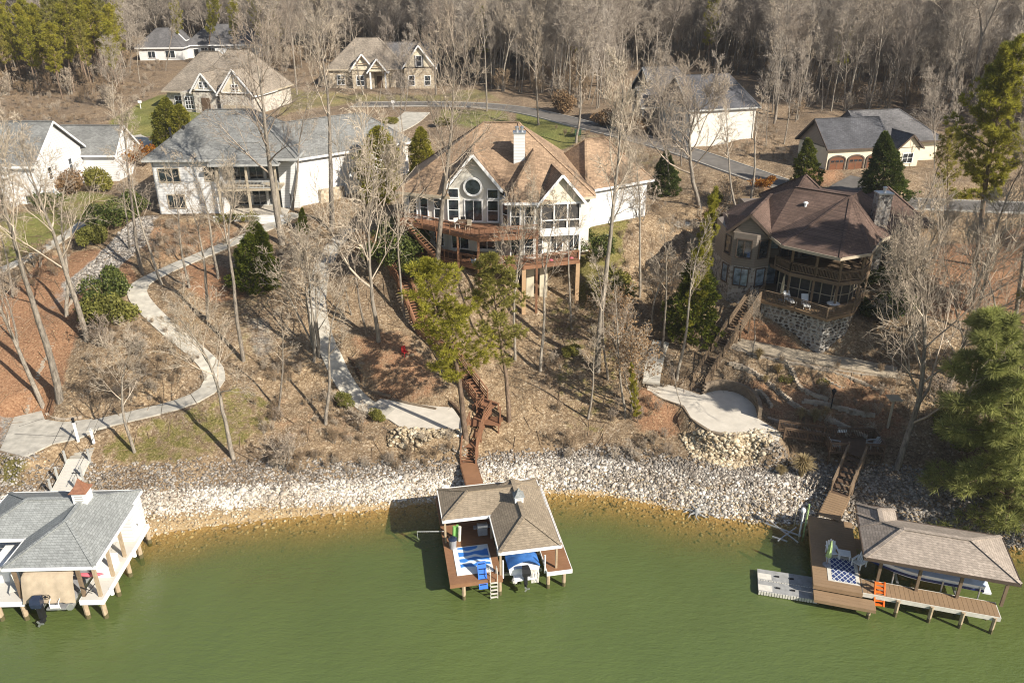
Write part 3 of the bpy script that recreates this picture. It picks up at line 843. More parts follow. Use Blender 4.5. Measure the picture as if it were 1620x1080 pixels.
def rail(par, pts, h=1.0, m='wood_grey', post=.1, gap=.13, bal=.035, every=1.8, ends=True, toprail=.14):
    """railing along a line of points: posts are parts, balusters one joined part"""
    cap, bl = MB(), MB(); done = []
    for a, b in zip(pts[:-1], pts[1:]):
        a, b = Vector(a), Vector(b); L = (b-a).length; up = Vector((0,0,1))
        if L < .05: continue
        cap.beam(a+up*h, b+up*h, toprail, .05); cap.beam(a+up*(h-.14), b+up*(h-.14), .05, .08); cap.beam(a+up*.12, b+up*.12, .05, .08)
        n = max(1, round(L/every))
        for i in range(n+1):
            p = a.lerp(b, i/n)
            if any((p-q).length < .15 for q in done): continue
            done.append(p)
            MB().box(p.x-post/2, p.x+post/2, p.y-post/2, p.y+post/2, p.z-.25, p.z+h+.03).build('railing_post', M[m], par)
        k = max(2, int(L/gap))
        for i in range(1, k):
            p = a.lerp(b, i/k); bl.box(p.x-bal/2, p.x+bal/2, p.y-bal/2, p.y+bal/2, p.z+.1, p.z+h-.1)
    r = cap.build('handrail', M[m], par)
    if bl.v: bl.build('baluster', M[m], par, kind='stuff')
    return r

M['cream_white'] = m_plain('cream_white_stucco', (.64,.61,.54), .8, .07, 1.2)
# ---- white two-storey house, left of the middle
def white_two_storey():
    p, rz = HS['white2']
    t = thing('white_house', 'long white two storey house with grey hip roof and columned porch', 'house', p, rz)
    walls(t, rect(-.6, 7.4, 0, 13), -1.5, 6.6, 'white_wall')
    walls(t, [(7.41,3.4),(13.6,3.4),(13.6,13),(7.41,13)], -1.5, 6.58, 'white_wall')
    walls(t, [(13.61,2.0),(15.8,2.0),(15.8,13),(13.61,13)], -1.5, 6.56, 'white_wall')
    roof_hip(t, -.6, 15.8, 0, 13, 6.6, 4.6, (6.2,6.2), 'x', .75, 'roof_grey', trim='grey_trim')
    roof_hip(t, 6.9, 14.0, -1.0, 4.2, 6.15, 1.9, (2.6,2.6), 'x', .5, 'roof_grey', trim='grey_trim')
    for x, z in ((1.25, 3.9), (1.6, .75)):
        window(t, x, 0, z, 2.3 if z > 3 else 1.9, 1.5, 0, 3, 1, 'tan_trim')
    window(t, 6.2, 0, 4.0, 1.5, 1.6, 0, 2, 1, 'tan_trim')
    for x in (8.6, 10.6, 12.6):
        window(t, x, 3.4, 3.35, 1.6, 2.6, 0, 2, 1, 'grey_trim')
        window(t, x, 3.4, .1, 1.6, 2.3, 0, 2, 1, 'grey_trim')
    MB().box(6.9, 14.2, -1.0, 3.38, 2.9, 3.12).build('balcony_floor', M['tan_trim'], t)
    rail(t, [(7.0,-.9,3.12),(14.1,-.9,3.12)], .95, 'grey_trim', .08, .16, .025)
    for x in (7.1, 10.5, 13.9):
        MB().box(x-.13, x+.13, -1.02, -.76, -.6, 2.9).box(x-.11, x+.11, -1.0, -.78, 3.12, 6.1).build('column', M['tan_trim'], t)
    MB().box(6.6, 14.6, -2.6, 3.38, -.6, .0).build('patio_floor', M['concrete_pale'], t)
    MB().box(6.5, 14.7, -2.9, -2.62, -1.4, .35).build('patio_wall', M['white_wall'], t)
    for x, y in ((2.6, 3.2), (1.4, 2.0)):
        MB().lathe([(.12,7.4),(.12,9.3),(.19,9.32),(.19,9.5),(.05,9.6)], (x, y+.4, .2), 8).build('vent_pipe', M['black'], t)
    downspouts(t, [(-.45,-.004),(6.7,-.004)], -1, 6.4, 'grey_trim')
    # angled wing running back to the right
    w = thing('wing', '', '', (15.2, 2.4, 0), R(38)); del w["label"]; del w["category"]; w.parent = t
    g = M['white_wall']
    MB().prism(rect(0, 17, 0, 9), -2.5, 5.9).build('wall', g, t).matrix_local = Matrix.Translation((15.2,2.4,0)) @ Matrix.Rotation(R(38), 4, 'Z')
    bpy.data.objects.remove(w)
    mt = Matrix.Translation((15.2,2.4,0)) @ Matrix.Rotation(R(38), 4, 'Z')
    before = set(t.children)
    roof_hip(t, 0, 17, 0, 9, 5.9, 3.6, (0.01,4.5), 'x', .6, 'roof_grey', trim='white_trim')
    for x, z, ww, hh, nx in ((2.2,3.2,1.2,1.7,1),(6.6,3.4,1.1,1.6,1),(11.5,3.3,1.2,1.6,1),(14.8,3.3,1.2,1.6,1)):
        window(t, x, 0, z, ww, hh, 0, nx, 2, 'grey_trim')
    MB().box(3.2, 6.6, -.55, -.02, -2.3, 1.6).build('stone_base', M['stone_tan'], t)
    for o in set(t.children)-before: o.matrix_local = mt @ o.matrix_local
    return t
white_two_storey()

# ---- white gabled house at the left edge
def white_gabled():
    p, rz = HS['white1']
    t = thing('white_house', 'white gabled house with grey roof cut off by the left edge', 'house', p, rz)
    walls(t, rect(-22, 0, 0, 12), -2, 4.8, 'white_wall')
    roof_hip(t, -22, 0, 0, 12, 4.75, 4.4, (0,0), 'x', .5, 'roof_grey', 'white_wall')
    walls(t, rect(-14, 4.4, 12.02, 19), -2, 3.6, 'white_wall')
    roof_hip(t, -14, 4.4, 12.02, 19, 3.6, 3.4, (0,0), 'x', .45, 'roof_grey', 'white_wall')
    walls(t, rect(-9, -2.6, -2.2, -.02), -2, 4.0, 'white_wall')
    roof_hip(t, -9, -2.6, -2.2, 4, 4.0, 2.2, (0,0.01), 'y', .45, 'roof_grey', 'white_wall')
    window(t, -4.9, -2.2, 2.0, 2.6, 1.6, 0, 3, 1, 'tan_trim'); window(t, -6.2, -2.2, -1.2, 3.2, 1.9, 0, 3, 1, 'white_trim', 'glass_blue')
    window(t, 0, 3.4, 2.3, .8, 1.5, R(90), 1, 2); window(t, 0, 8.6, 2.3, .8, 1.5, R(90), 1, 2)
    window(t, 0, 2.6, -.9, 1.6, 1.9, R(90), 2, 1, 'white_trim', 'glass_blue')
    window(t, -1.2, 0, -.9, 1.2, 1.9, 0, 1, 2)
    downspouts(t, [(-.3,-.004),(-8.8,-2.204)], -2, 4.5)
    MB().box(4.42, 4.6, 12.1, 18.9, -2, -.2).build('brick_base', M['stone_tan'], t)
    return t
white_gabled()

# ---- far houses
def tan_gabled():
    p, rz = HS['tan']
    t = thing('stone_house', 'pale stone house with steep taupe roofs and timbered gables by green lawn', 'house', p, rz)
    walls(t, rect(-4.4, 0, 2.5, 12), -1, 3.0, 'stone_light'); walls(t, rect(0.02, 14.5, 0, 13), -1, 3.3, 'stone_light')
    roof_hip(t, -4.4, 9, 2.2, 13, 3.1, 6.3, (5.5,5.5), 'x', .5, 'roof_taupe', trim='tan_trim')
    roof_hip(t, 2.2, 14.5, .2, 13, 3.3, 6.6, (5,4.5), 'x', .5, 'roof_taupe', trim='tan_trim')
    for x0, x1, y0, h, z in ((2.9, 7.3, -.6, 3.3, 3.4), (8.3, 14.6, -1.2, 4.3, 3.2)):
        walls(t, rect(x0, x1, y0, 1.9), -1, z, 'stone_light')
        roof_hip(t, x0, x1, y0, 6.5, z, h, (0,0.01), 'y', .4, 'roof_taupe', 'cream_wall')
        xm = (x0+x1)/2; k = MB()
        for s in (-1, 1): k.beam((xm+s*(x1-x0)*.42, y0-.12, z+.5), (xm, y0-.12, z+h-.45), .1, .22)
        k.beam((x0+.6, y0-.1, z+.42), (x1-.6, y0-.1, z+.42), .1, .2); k.beam((xm, y0-.09, z+.5), (xm, y0-.09, z+h-.5), .1, .16)
        k.build('gable_timber', M['white_trim'], t)
        window(t, xm, y0, z+.8, 1.5 if h < 4 else 1.1, .9, 0, 3 if h < 4 else 2, 2)
    window(t, 1.5, 0, .5, 1.5, 2.0, 0, 3, 3); window(t, -2.2, 2.5, .5, 1.4, 1.7, 0, 2, 2)
    MB().box(4.3, 5.9, -.68, -.59, -1, 2.5).build('door', M['wood_dark'], t)
    for x in (9.9, 12.6): MB().box(x-1.2, x+1.2, -1.27, -1.19, -1, 1.5).build('garage_door', M['tan_trim'], t)
tan_gabled()
def far_white(key, label, w, d, h, rh, roofm, wins, gable=None):
    p, rz = HS[key]
    t = thing('white_house', label, 'house', p, rz)
    walls(t, rect(0, w, 0, d), -1.5, h, 'white_wall')
    roof_hip(t, 0, w, 0, d, h, rh, (d*.5, d*.5), 'x', .6, roofm)
    for x, z, ww, hh, nx in wins: window(t, x, 0, z, ww, hh, 0, nx, 1)
    if gable:
        x0, x1, y0, gz, gh = gable
        walls(t, rect(x0, x1, y0, 2), -1.5, gz, 'white_wall')
        roof_hip(t, x0, x1, y0, d*.5, gz, gh, (0,0.01), 'y', .4, roofm, 'white_wall')
        window(t, (x0+x1)/2, y0, gz-.4, 1.2, 1.6, 0, 2, 1)
    return t
far_white('far_a', 'far low white house with dark roof behind the pines', 10.5, 9, 3.0, 4.3, 'roof_dark', [(3,.6,1.7,1.5,2),(7.5,.6,2.2,1.6,2)])
far_white('far_b', 'far long white house with dark grey roof and a row of patio doors', 18.5, 11, 3.1, 4.6, 'roof_dark',
          [(2.2,.1,1.2,2.0,1),(5.2,.2,3.4,2.2,4),(11,.7,2.4,1.6,3),(14.8,.7,2.4,1.6,3)], (-5.5, -.5, 1, 4.2, 3.2))
def stone_far():
    p, rz = HS['stone']
    t = thing('stone_house', 'stone house with taupe roof and three timber trimmed gables beyond the white wing', 'house', p, rz)
    walls(t, rect(0, 15.5, 1, 12), -1, 3.6, 'stone_tan')
    roof_hip(t, 0, 15.5, 1, 12, 3.6, 5.6, (6,6), 'x', .5, 'roof_taupe', trim='tan_trim')
    roof_hip(t, 9.5, 20.6, 3, 12, 3.6, 4.6, (0.01,0), 'x', .5, 'roof_dark', trim='tan_trim')
    walls(t, rect(15.6, 21.6, -.8, 11), -1, 3.9, 'stone_tan')
    roof_hip(t, 15.6, 21.6, -.8, 11, 3.9, 4.4, (0,0.01), 'y', .45, 'roof_taupe', 'cream_wall', 'white_trim')
    for x0, x1, y0, z, h in ((5.0, 9.4, -.4, 3.4, 3.3), (8.6, 12.0, -1.8, 3.2, 2.7)):
        walls(t, rect(x0, x1, y0 if y0 > -1 else .2, .98), -1, z, 'stone_tan') if y0 > -1 else None
        roof_hip(t, x0, x1, y0, 5, z, h, (0,0.01), 'y', .4, 'roof_taupe', 'cream_wall', 'white_trim')
        xm = (x0+x1)/2; k = MB()
        for s in (-1, 1): k.beam((xm+s*.9, y0-.4, z+h*.45), (xm, y0-.4, z+h-.4), .1, .16)
        k.beam((xm-1.1, y0-.4, z+h*.42), (xm+1.1, y0-.4, z+h*.42), .1, .18); k.build('gable_timber', M['wood_grey'], t)
    for x in (8.8, 11.8): MB().box(x-.15, x+.15, -1.7, -1.4, -1, 3.2).build('column', M['white_trim'], t)
    window(t, 18.6, -.8, 4.3, 1.1, 1.9, 0, 1, 2); window(t, 17.0, -.8, .6, 1.1, 1.8, 0, 1, 2); window(t, 20.2, -.8, .6, 1.1, 1.8, 0, 1, 2)
    for x in (18.0, 19.25): MB().box(x-.28, x+.28, -.87, -.8, 4.2, 6.3).build('shutter', M['roof_dark'], t)
    for x in (6.6, 2.5): window(t, x, -.4 if x > 5 else 1, .6, 1.4, 1.8, 0, 2, 2)
    MB().box(9.8, 11.0, .92, .99, -1, 2.2).build('door', M['wood_dark'], t)
stone_far()
def blue_roofed():
    p, rz = HS['blue']; z0 = 0
    t = thing('white_house', 'white walled house with blue grey roof and shaded gables beside the road', 'house', atY(1090, 214, 122), R(17)); t.scale = (.84,.84,.84)
    walls(t, rect(0, 13.2, 0, 12), -3, 4.4, 'cream_white')
    roof_hip(t, 0, 13.2, 0, 12, 4.4, 5.2, (0,3.5), 'x', .6, 'roof_blue', 'taupe', 'grey_trim')  # dark siding on both left gable ends puts their shade into the colour
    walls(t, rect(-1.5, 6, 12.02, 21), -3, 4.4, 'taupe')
    roof_hip(t, -1.5, 9, 11, 22, 4.6, 5.4, (0,4.5), 'x', .6, 'roof_blue', 'taupe', 'grey_trim')  # rear gable wall darkened the same way, shade painted in
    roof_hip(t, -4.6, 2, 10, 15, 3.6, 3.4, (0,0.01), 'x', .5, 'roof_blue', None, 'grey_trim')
    for y in (10.3, 14.7): MB().box(-4.5, -4.2, y-.15, y+.15, -2, 3.5).build('column', M['grey_trim'], t)
    k = MB(); k.beam((-4.7,10.9,4.3),(-4.7,12.5,6.6),.1,.2); k.beam((-4.7,14.1,4.3),(-4.7,12.5,6.6),.1,.2); k.beam((-4.7,10.6,4.4),(-4.7,14.4,4.4),.1,.2); k.beam((-4.7,12.5,4.4),(-4.7,12.5,6.6),.1,.16)
    k.build('gable_timber', M['grey_trim'], t)
    window(t, 0, 6, 5.2, 1.3, 1.4, R(-90), 2, 2); window(t, 0, 3.5, 1, 1.3, 1.7, R(-90), 2, 2); window(t, -1.5, 17, 5.2, 1.3, 1.4, R(-90), 2, 2)
blue_roofed()
def garage_house():
    p, rz = HS['garage']
    t = thing('garage_house', 'cream house with slate roof and three arched brown garage doors', 'house', p, R(12)); t.scale = (.95,.88,.78)
    walls(t, rect(0, 9.4, 0, 8.5), -1.5, 3.5, 'cream_wall')
    roof_hip(t, 0, 9.4, 0, 8.5, 3.5, 4.4, (0,0.01), 'x', .5, 'roof_blue', 'taupe', 'taupe_trim')  # left gable end darker than the cream walls: its shade is painted in
    walls(t, rect(9.42, 20, 3, 12), -1.5, 3.6, 'cream_wall')
    roof_hip(t, 7.5, 20, 2.5, 13, 3.7, 4.7, (0.01,5), 'x', .5, 'roof_dark', 'taupe', 'taupe_trim')
    roof_hip(t, 11, 14.5, -.5, 6, 3.2, 2.4, (0,0.01), 'y', .4, 'roof_dark', 'cream_wall', 'taupe_trim')
    walls(t, rect(11, 14.5, -.5, 2.98), -1.5, 3.2, 'cream_wall')
    window(t, 12.7, -.5, .6, 1.6, 1.6, 0, 2, 2)
    for x in (1.6, 4.6, 7.6):
        mb = MB(); n = 8
        arc = [(x+1.15*math.cos(math.pi*k/n), 1.55+.6*math.sin(math.pi*k/n)) for k in range(n+1)]
        pts = [(x-1.15,-.6),(x+1.15,-.6)] + arc
        k = len(pts); mb.add([(a,-.1,b) for a, b in pts]+[(a,.02,b) for a, b in pts], [tuple(range(k)), tuple(reversed(range(k,2*k)))]+[(i,k+i,k+(i+1)%k,(i+1)%k) for i in range(k)])
        dr = mb.build('garage_door', M['garage_wood'], t)
        fr = MB()
        for a, b in zip([(x+1.25,-.6)]+[(x+1.25*math.cos(math.pi*j/n), 1.58+.68*math.sin(math.pi*j/n)) for j in range(n+1)], [(x+1.25*math.cos(math.pi*j/n), 1.58+.68*math.sin(math.pi*j/n)) for j in range(n+1)]+[(x-1.25,-.6)]):
            fr.beam((a[0],-.08,a[1]),(b[0],-.08,b[1]),.22,.2,(0,1,0))
        fr.build('door_frame', M['taupe_trim'], dr)
        pn = MB()
        for i in (-1, 0, 1): pn.box(x+i*.7-.27, x+i*.7+.27, -.13, -.101, 1.15, 1.5)
        pn.build('door_pane', M['glass'], dr)
        br = MB(); br.box(x-1.1, x+1.1, -.125, -.1, .95, 1.07); br.box(x-.05, x+.05, -.125, -.1, -.6, .95); br.build('door_batten', M['wood_dark'], dr)
M['garage_wood'] = m_wood('stained_garage_door_wood', (.15,.062,.03))
garage_house()

# ---- main house: everything below is in world metres, moved to the root
def main_house():
    O = Vector((-2, 82, 9.2))
    t = thing('tan_roofed_house', 'large cream house with tan hip roof, round window and red timber decks', 'house', O)
    def l(p): return (p[0]-O.x, p[1]-O.y, p[2]-O.z)
    def l2(ps): return [(x-O.x, y-O.y) for x, y in ps]
    ZE, ZU, ZL = 19.2-O.z, 16.3-O.z, 13.2-O.z
    w = 'cream_white'
    # body
    walls(t, l2([(-11.4,82.0),(-6.7,80.2),(-6.7,91.5),(-10.6,92.2)]), ZL-.1, ZE-.1, w)
    walls(t, l2([(-6.68,80.1),(-1.2,79.6),(-1.2,91.5),(-6.68,91.5)]), ZL-.1, ZE+.9, w)
    walls(t, l2([(-1.18,79.0),(-.1,77.7),(2.2,77.5),(3.3,78.6),(8.0,80.2),(8.4,91.5),(-1.18,91.5)]), ZL-.1, ZE-.12, w)
    walls(t, l2([(-10.8,83.4),(-6.5,82.2),(-1.2,82.0),(7.8,82.2),(8.2,91.3),(-10.4,91.8)]), -3, ZL-.11, 'cream_wall', 'foundation_wall')
    # main hip roof
    V1,V2,V3,V4,V5,V6 = [l(p) for p in ((-12.1,81.3,19.2),(-6.3,79.2,19.2),(2.7,77.0,19.2),(8.5,79.5,19.2),(9.0,92.2,19.2),(-11.2,92.9,19.2))]
    R1, R2 = l((-3.0,86.2,25.4)), l((.7,86.0,25.4))
    U1, UM, U2 = l((-6.75,80.0,19.85)), l((-3.95,84.0,23.4)), l((-1.1,79.5,19.85))
    roof_poly(t, [(V6,V1,R1),(V1,V2,U1),(V1,U1,R1),(U1,UM,R1),(UM,R2,R1),(UM,U2,R2),(U2,V3,R2),(V3,V4,R2),(V4,V5,R2),(V5,R1,R2),(V5,V6,R1)], 'roof_tan', .18, 'tan_trim',
              [(V1,V2),(V3,V4),(V4,V5),(V6,V1)], [(R1,R2),(V1,R1),(V3,R2),(V4,R2),(V6,R1)])
    # great room gable
    gl, gr, gp = l((-6.9,79.3,19.9)), l((-.95,78.9,19.9)), l((-3.95,79.1,23.5))
    bl, br, bp = l((-6.9,84.5,19.9)), l((-.95,84.5,19.9)), l((-3.95,86,23.5))
    roof_poly(t, [(gl,gp,bp,bl),(gp,gr,br,bp)], 'roof_tan', .18, 'white_trim', [(gl,gp),(gp,gr),(gl,bl),(gr,br)], [(gp,bp)])
    g = MB(); y0 = [80.08, 79.6]
    P = [l(q) for q in ((-6.5,80.04,19.8),(-1.35,79.56,19.8),(-3.95,79.8,23.05))]; Q = [(x,y+.15,z) for x,y,z in P]
    g.add(P+Q, [(0,1,2),(5,4,3),(0,3,4,1),(1,4,5,2),(2,5,3,0)]); g.build('gable_wall', M[w], t)
    # bay hip right of it
    E1,E2,AP,E3 = l((-.75,77.0,19.15)), l((2.75,76.95,19.15)), l((2.2,81.2,23.3)), l((-.75,82.5,19.9))
    AB = l((2.2,86,23.3))
    roof_poly(t, [(E1,E2,AP),(E1,AP,AB,E3)], 'roof_tan', .16, 'white_trim', [(E1,E2),(E1,E3)], [(E1,AP)])
    # screened porch wing
    a = R(10); ca, sa = math.cos(a), math.sin(a); c0 = Vector((2.85,77.45,0))
    def q(x, y, z): return l((c0.x+x*ca-y*sa, c0.y+x*sa+y*ca, z))
    def q2(ps): return [q(x, y, 0)[:2] for x, y in ps]
    W, D = 4.15, 3.4
    MB().prism(q2([(0,0),(W,0),(W,D),(0,D)]), 15.55-O.z, 16.35-O.z).build('porch_skirt', M['white_trim'], t)
    MB().prism(q2([(.12,.1),(W-.12,.1),(W-.12,D),(.12,D)]), 16.35-O.z, 18.95-O.z).build('porch_screen', M['screen'], t)
    k = MB()
    for x in (0, W/3, 2*W/3, W): k.beam(q(min(max(x,.08),W-.08),.02,16.35), q(min(max(x,.08),W-.08),.02,19.0), .16, .16, (1,0,0))
    for z in (17.2, 18.9): k.beam(q(.16,.02,z), q(W-.16,.02,z), .1, .1 if z < 18 else .2)
    for y in (1.1, 2.2, 3.3): k.beam(q(W-.02,y,16.35), q(W-.02,y,19.0), .14, .14, (1,0,0)); k.beam(q(.02,y,16.35), q(.02,y,19.0), .14, .14, (1,0,0))
    for x in (0.02, W-.02): k.beam(q(x,.16,17.2), q(x,D,17.2), .08, .1); k.beam(q(x,.16,18.9), q(x,D,18.9), .1, .2)
    k.build('porch_frame', M['white_trim'], t)
    pl, pr, pp = q(-.45,-.5,18.95), q(W+.45,-.5,18.95), q(W/2,-.5,21.9)
    bl, br, bp = q(-.45,6,18.95), q(W+.45,6,18.95), q(W/2,7,21.9)
    roof_poly(t, [(pl,pp,bp,bl),(pp,pr,br,bp)], 'roof_tan', .15, 'white_trim', [(pl,pp),(pp,pr),(pl,bl),(pr,br)], [(pp,bp)])
    P = [q(-.1,.0,18.98), q(W+.1,.0,18.98), q(W/2,.0,21.55)]; Q = [q(-.1,.15,18.98), q(W+.1,.15,18.98), q(W/2,.15,21.55)]
    MB().add(P+Q, [(0,1,2),(5,4,3),(0,3,4,1),(1,4,5,2),(2,5,3,0)]).build('gable_wall', M['cream_wall2'], t)
    # windows: great room
    an = math.atan2(-.5, 5.48)
    def gw(x): return l((x, 80.1-(x+6.68)*.0912, 0))
    for x, ww in ((-6.0,1.0),(-3.95,1.7),(-1.95,1.0)):
        a_, b_, _ = gw(x); window(t, a_, b_, ZU+.25, ww, 2.1, an, 1 if ww < 1.2 else 2, 2 if ww < 1.2 else 1, 'white_trim', 'glass', .13)
        if ww < 1.2: window(t, a_, b_, ZU+2.65, ww, .85, an, 1, 1, 'white_trim', 'glass', .1)
    a_, b_, _ = gw(-3.95); ring = MB(); gl_ = MB(); n = 28; r0, r1 = .78, .98; zc = 20.1-O.z
    ux, uy = math.cos(an), math.sin(an); a_ += uy*.2; b_ -= ux*.2
    for i in range(n):
        for j, (rr, yy) in enumerate(((r0,-.12),(r1,-.12),(r1,.02),(r0,.02))):
            th = 2*math.pi*i/n; ring.v.append((a_+ux*rr*math.cos(th)-uy*yy, b_+uy*rr*math.cos(th)+ux*yy, zc+rr*math.sin(th)))
    for i in range(n):
        for j in range(4):
            ring.f.append((i*4+j, ((i+1)%n)*4+j, ((i+1)%n)*4+(j+1)%4, i*4+(j+1)%4))
    rw = ring.build('round_window', M['white_trim'], t)
    gl_.add([(a_+ux*r0*math.cos(2*math.pi*i/n)+uy*.04, b_+uy*r0*math.cos(2*math.pi*i/n)-ux*.04, zc+r0*math.sin(2*math.pi*i/n)) for i in range(n)]+
            [(a_+ux*r0*math.cos(2*math.pi*i/n)-uy*.05, b_+uy*r0*math.cos(2*math.pi*i/n)+ux*.05, zc+r0*math.sin(2*math.pi*i/n)) for i in range(n)],
            [tuple(range(n)), tuple(reversed(range(n,2*n)))]).build('pane', M['glass'], rw)
    # left wing windows, bay windows, lower storey windows
    lw = math.atan2(-1.8, 4.7)
    for f, ww in ((.22,.8),(.48,.8),(.8,.8)):
        x, y = -11.4+4.7*f, 82.0-1.8*f
        window(t, x-O.x, y-O.y, ZU+.3, ww, 2.0, lw, 1, 2, 'white_trim'); window(t, x-O.x, y-O.y, ZL+.5, ww+.2, 1.7, lw, 1, 2, 'white_trim')
    ba = math.atan2(-.2, 2.3)
    for x in (.35, 1.75):
        window(t, x-O.x, 77.7-(x+.1)*.087-O.y, ZU+.3, .85, 2.0, ba, 1, 2, 'white_trim', 'glass', .12)
        window(t, x-O.x, 77.7-(x+.1)*.087-O.y, ZL+.25, .85, 2.1, ba, 1, 2, 'white_trim', 'glass', .12)
    window(t, -.64-O.x, 78.35-O.y, ZU+.3, .8, 2.0, math.atan2(-1.3,1.08), 1, 2); window(t, 2.75-O.x, 78.05-O.y, ZL+.3, .8, 2.0, math.atan2(1.1,1.1), 1, 2)
    for x in (-5.4, -2.6): a_, b_, _ = gw(x); window(t, a_, b_, ZL+.35, 1.7, 2.0, an, 2, 1, 'white_trim')
    for x in (4.6, 6.4): window(t, x-O.x, 78.6+(x-3.3)*.34-O.y, ZL+.4, 1.2, 1.8, math.atan2(1.6,4.7), 2, 1, 'white_trim')
    # chimney
    chimney(t, .75-O.x, 82.3-O.y, 1.15, 1.15, 19.5-O.z, 25.0-O.z, 'white_wall', 'chrome', 2)
    # garage wing, turned to the right
    o2 = Vector((7.9,82.6,0)); b = R(33); cb, sb = math.cos(b), math.sin(b)
    before = set(t.children)
    walls(t, rect(0, 8.4, 0, 8.5), 1.5, ZE-.1, 'white_wall'); MB().box(0.1, 8.5, -.16, -.02, -1, 4.4).build('stone_base', M['stone_pale_wall'], t)
    roof_hip(t, 0, 8.4, 0, 8.5, ZE-.1, 4.2, (3.4,3.4), 'x', .5, 'roof_tan', trim='white_trim')
    window(t, 1.0, 0, ZE-2.4, .8, 1.6, 0, 1, 2)
    mt = Matrix.Translation((o2.x-O.x, o2.y-O.y, 0)) @ Matrix.Rotation(b, 4, 'Z')
    for o in set(t.children)-before: o.matrix_local = mt @ o.matrix_local
    # decks
    dk = 'deck_red'
    up = [(-12.0,80.3),(-9.2,79.0),(-3.2,74.6),(2.6,75.7),(2.8,78),(0,78.5),(-1.2,80),(-6.7,80.6),(-11.4,82.4)]
    MB().prism(l2(up), ZU-.38, ZU-.02).build('upper_deck', M[dk], t)
    lo = [(-10.5,79.8),(-3.4,75.2),(1.2,75.3),(6.9,77.2),(7.2,80),(3.3,79),(0,78.2),(-1.2,80),(-6.7,80.6)]
    MB().prism(l2(lo), ZL-.4, ZL-.02).build('lower_deck', M[dk], t)
    rail(t, [l(p) for p in ((-12.0,80.4,16.3),(-9.2,79.05,16.3),(-3.2,74.7,16.3),(2.55,75.8,16.3))], 1.0, dk, .12, .5, .03, 1.9)
    rail(t, [l(p) for p in ((-10.4,79.7,13.2),(-3.4,75.3,13.2),(1.2,75.4,13.2),(6.8,77.25,13.2),(7.05,79.6,13.2))], 1.0, dk, .12, .5, .03, 2.2)
    for x, y, zt in ((-12,80.4,16),(-10.9,79.9,16),(-7.6,77.9,16),(-5.4,76.3,16),(-3.3,74.8,16),(2.5,75.8,16)):
        MB().box(x-O.x-.11, x-O.x+.11, y-O.y-.11, y-O.y+.11, H(x,y)-O.z-.4, zt-O.z).build('deck_post', M[dk], t)
    for x, y in ((6.75,77.3),(1.2,75.6)):
        MB().box(x-O.x-.2, x-O.x+.2, y-O.y-.2, y-O.y+.2, H(x,y)-O.z-.4, ZL-.4).build('deck_post', M['tan_post'], t)
    for x, y in ((6.85,77.35),):
        MB().box(x-O.x-.1, x-O.x+.1, y-O.y-.1, y-O.y+.1, ZL, 15.5-O.z).build('porch_post', M['white_trim'], t)
    for x, y in ((1.9,78.3),(3.3,78.4)):
        MB().box(x-O.x-.4, x-O.x+.4, y-O.y-.4, y-O.y+.4, H(x,y)-O.z-.4, ZL-.42).build('pier', M['cream_wall'], t)
    # deck stair on the left
    a_, b_ = Vector(l((-10.9,79.6,16.3))), Vector(l((-7.4,77.6,13.2))); sidev = Vector((.5,.87,0))*.5
    st = MB(); st.beam(a_-sidev, b_-sidev, .06, .3); st.beam(a_+sidev, b_+sidev, .06, .3); st.build('stair_stringer', M[dk], t)
    for i in range(1, 15):
        p = a_.lerp(b_, i/15); MB().beam(p-sidev*.95, p+sidev*.95, .28, .05).build('stair_tread', M[dk], t)
    h = MB(); u = Vector((0,0,.95)); h.beam(a_-sidev+u, b_-sidev+u, .08, .1); h.beam(a_+sidev+u, b_+sidev+u, .08, .1); h.build('handrail', M['wood_grey'], t)
    return t
M['stone_pale_wall'] = m_plain('beige_block', (.56,.47,.36), .9, .12)
M['cream_wall2'] = m_plain('cream_clapboard', (.7,.64,.5), .7, .05)
M['tan_post'] = m_plain('tan_stucco_post', (.5,.33,.19), .85, .1)
main_house()

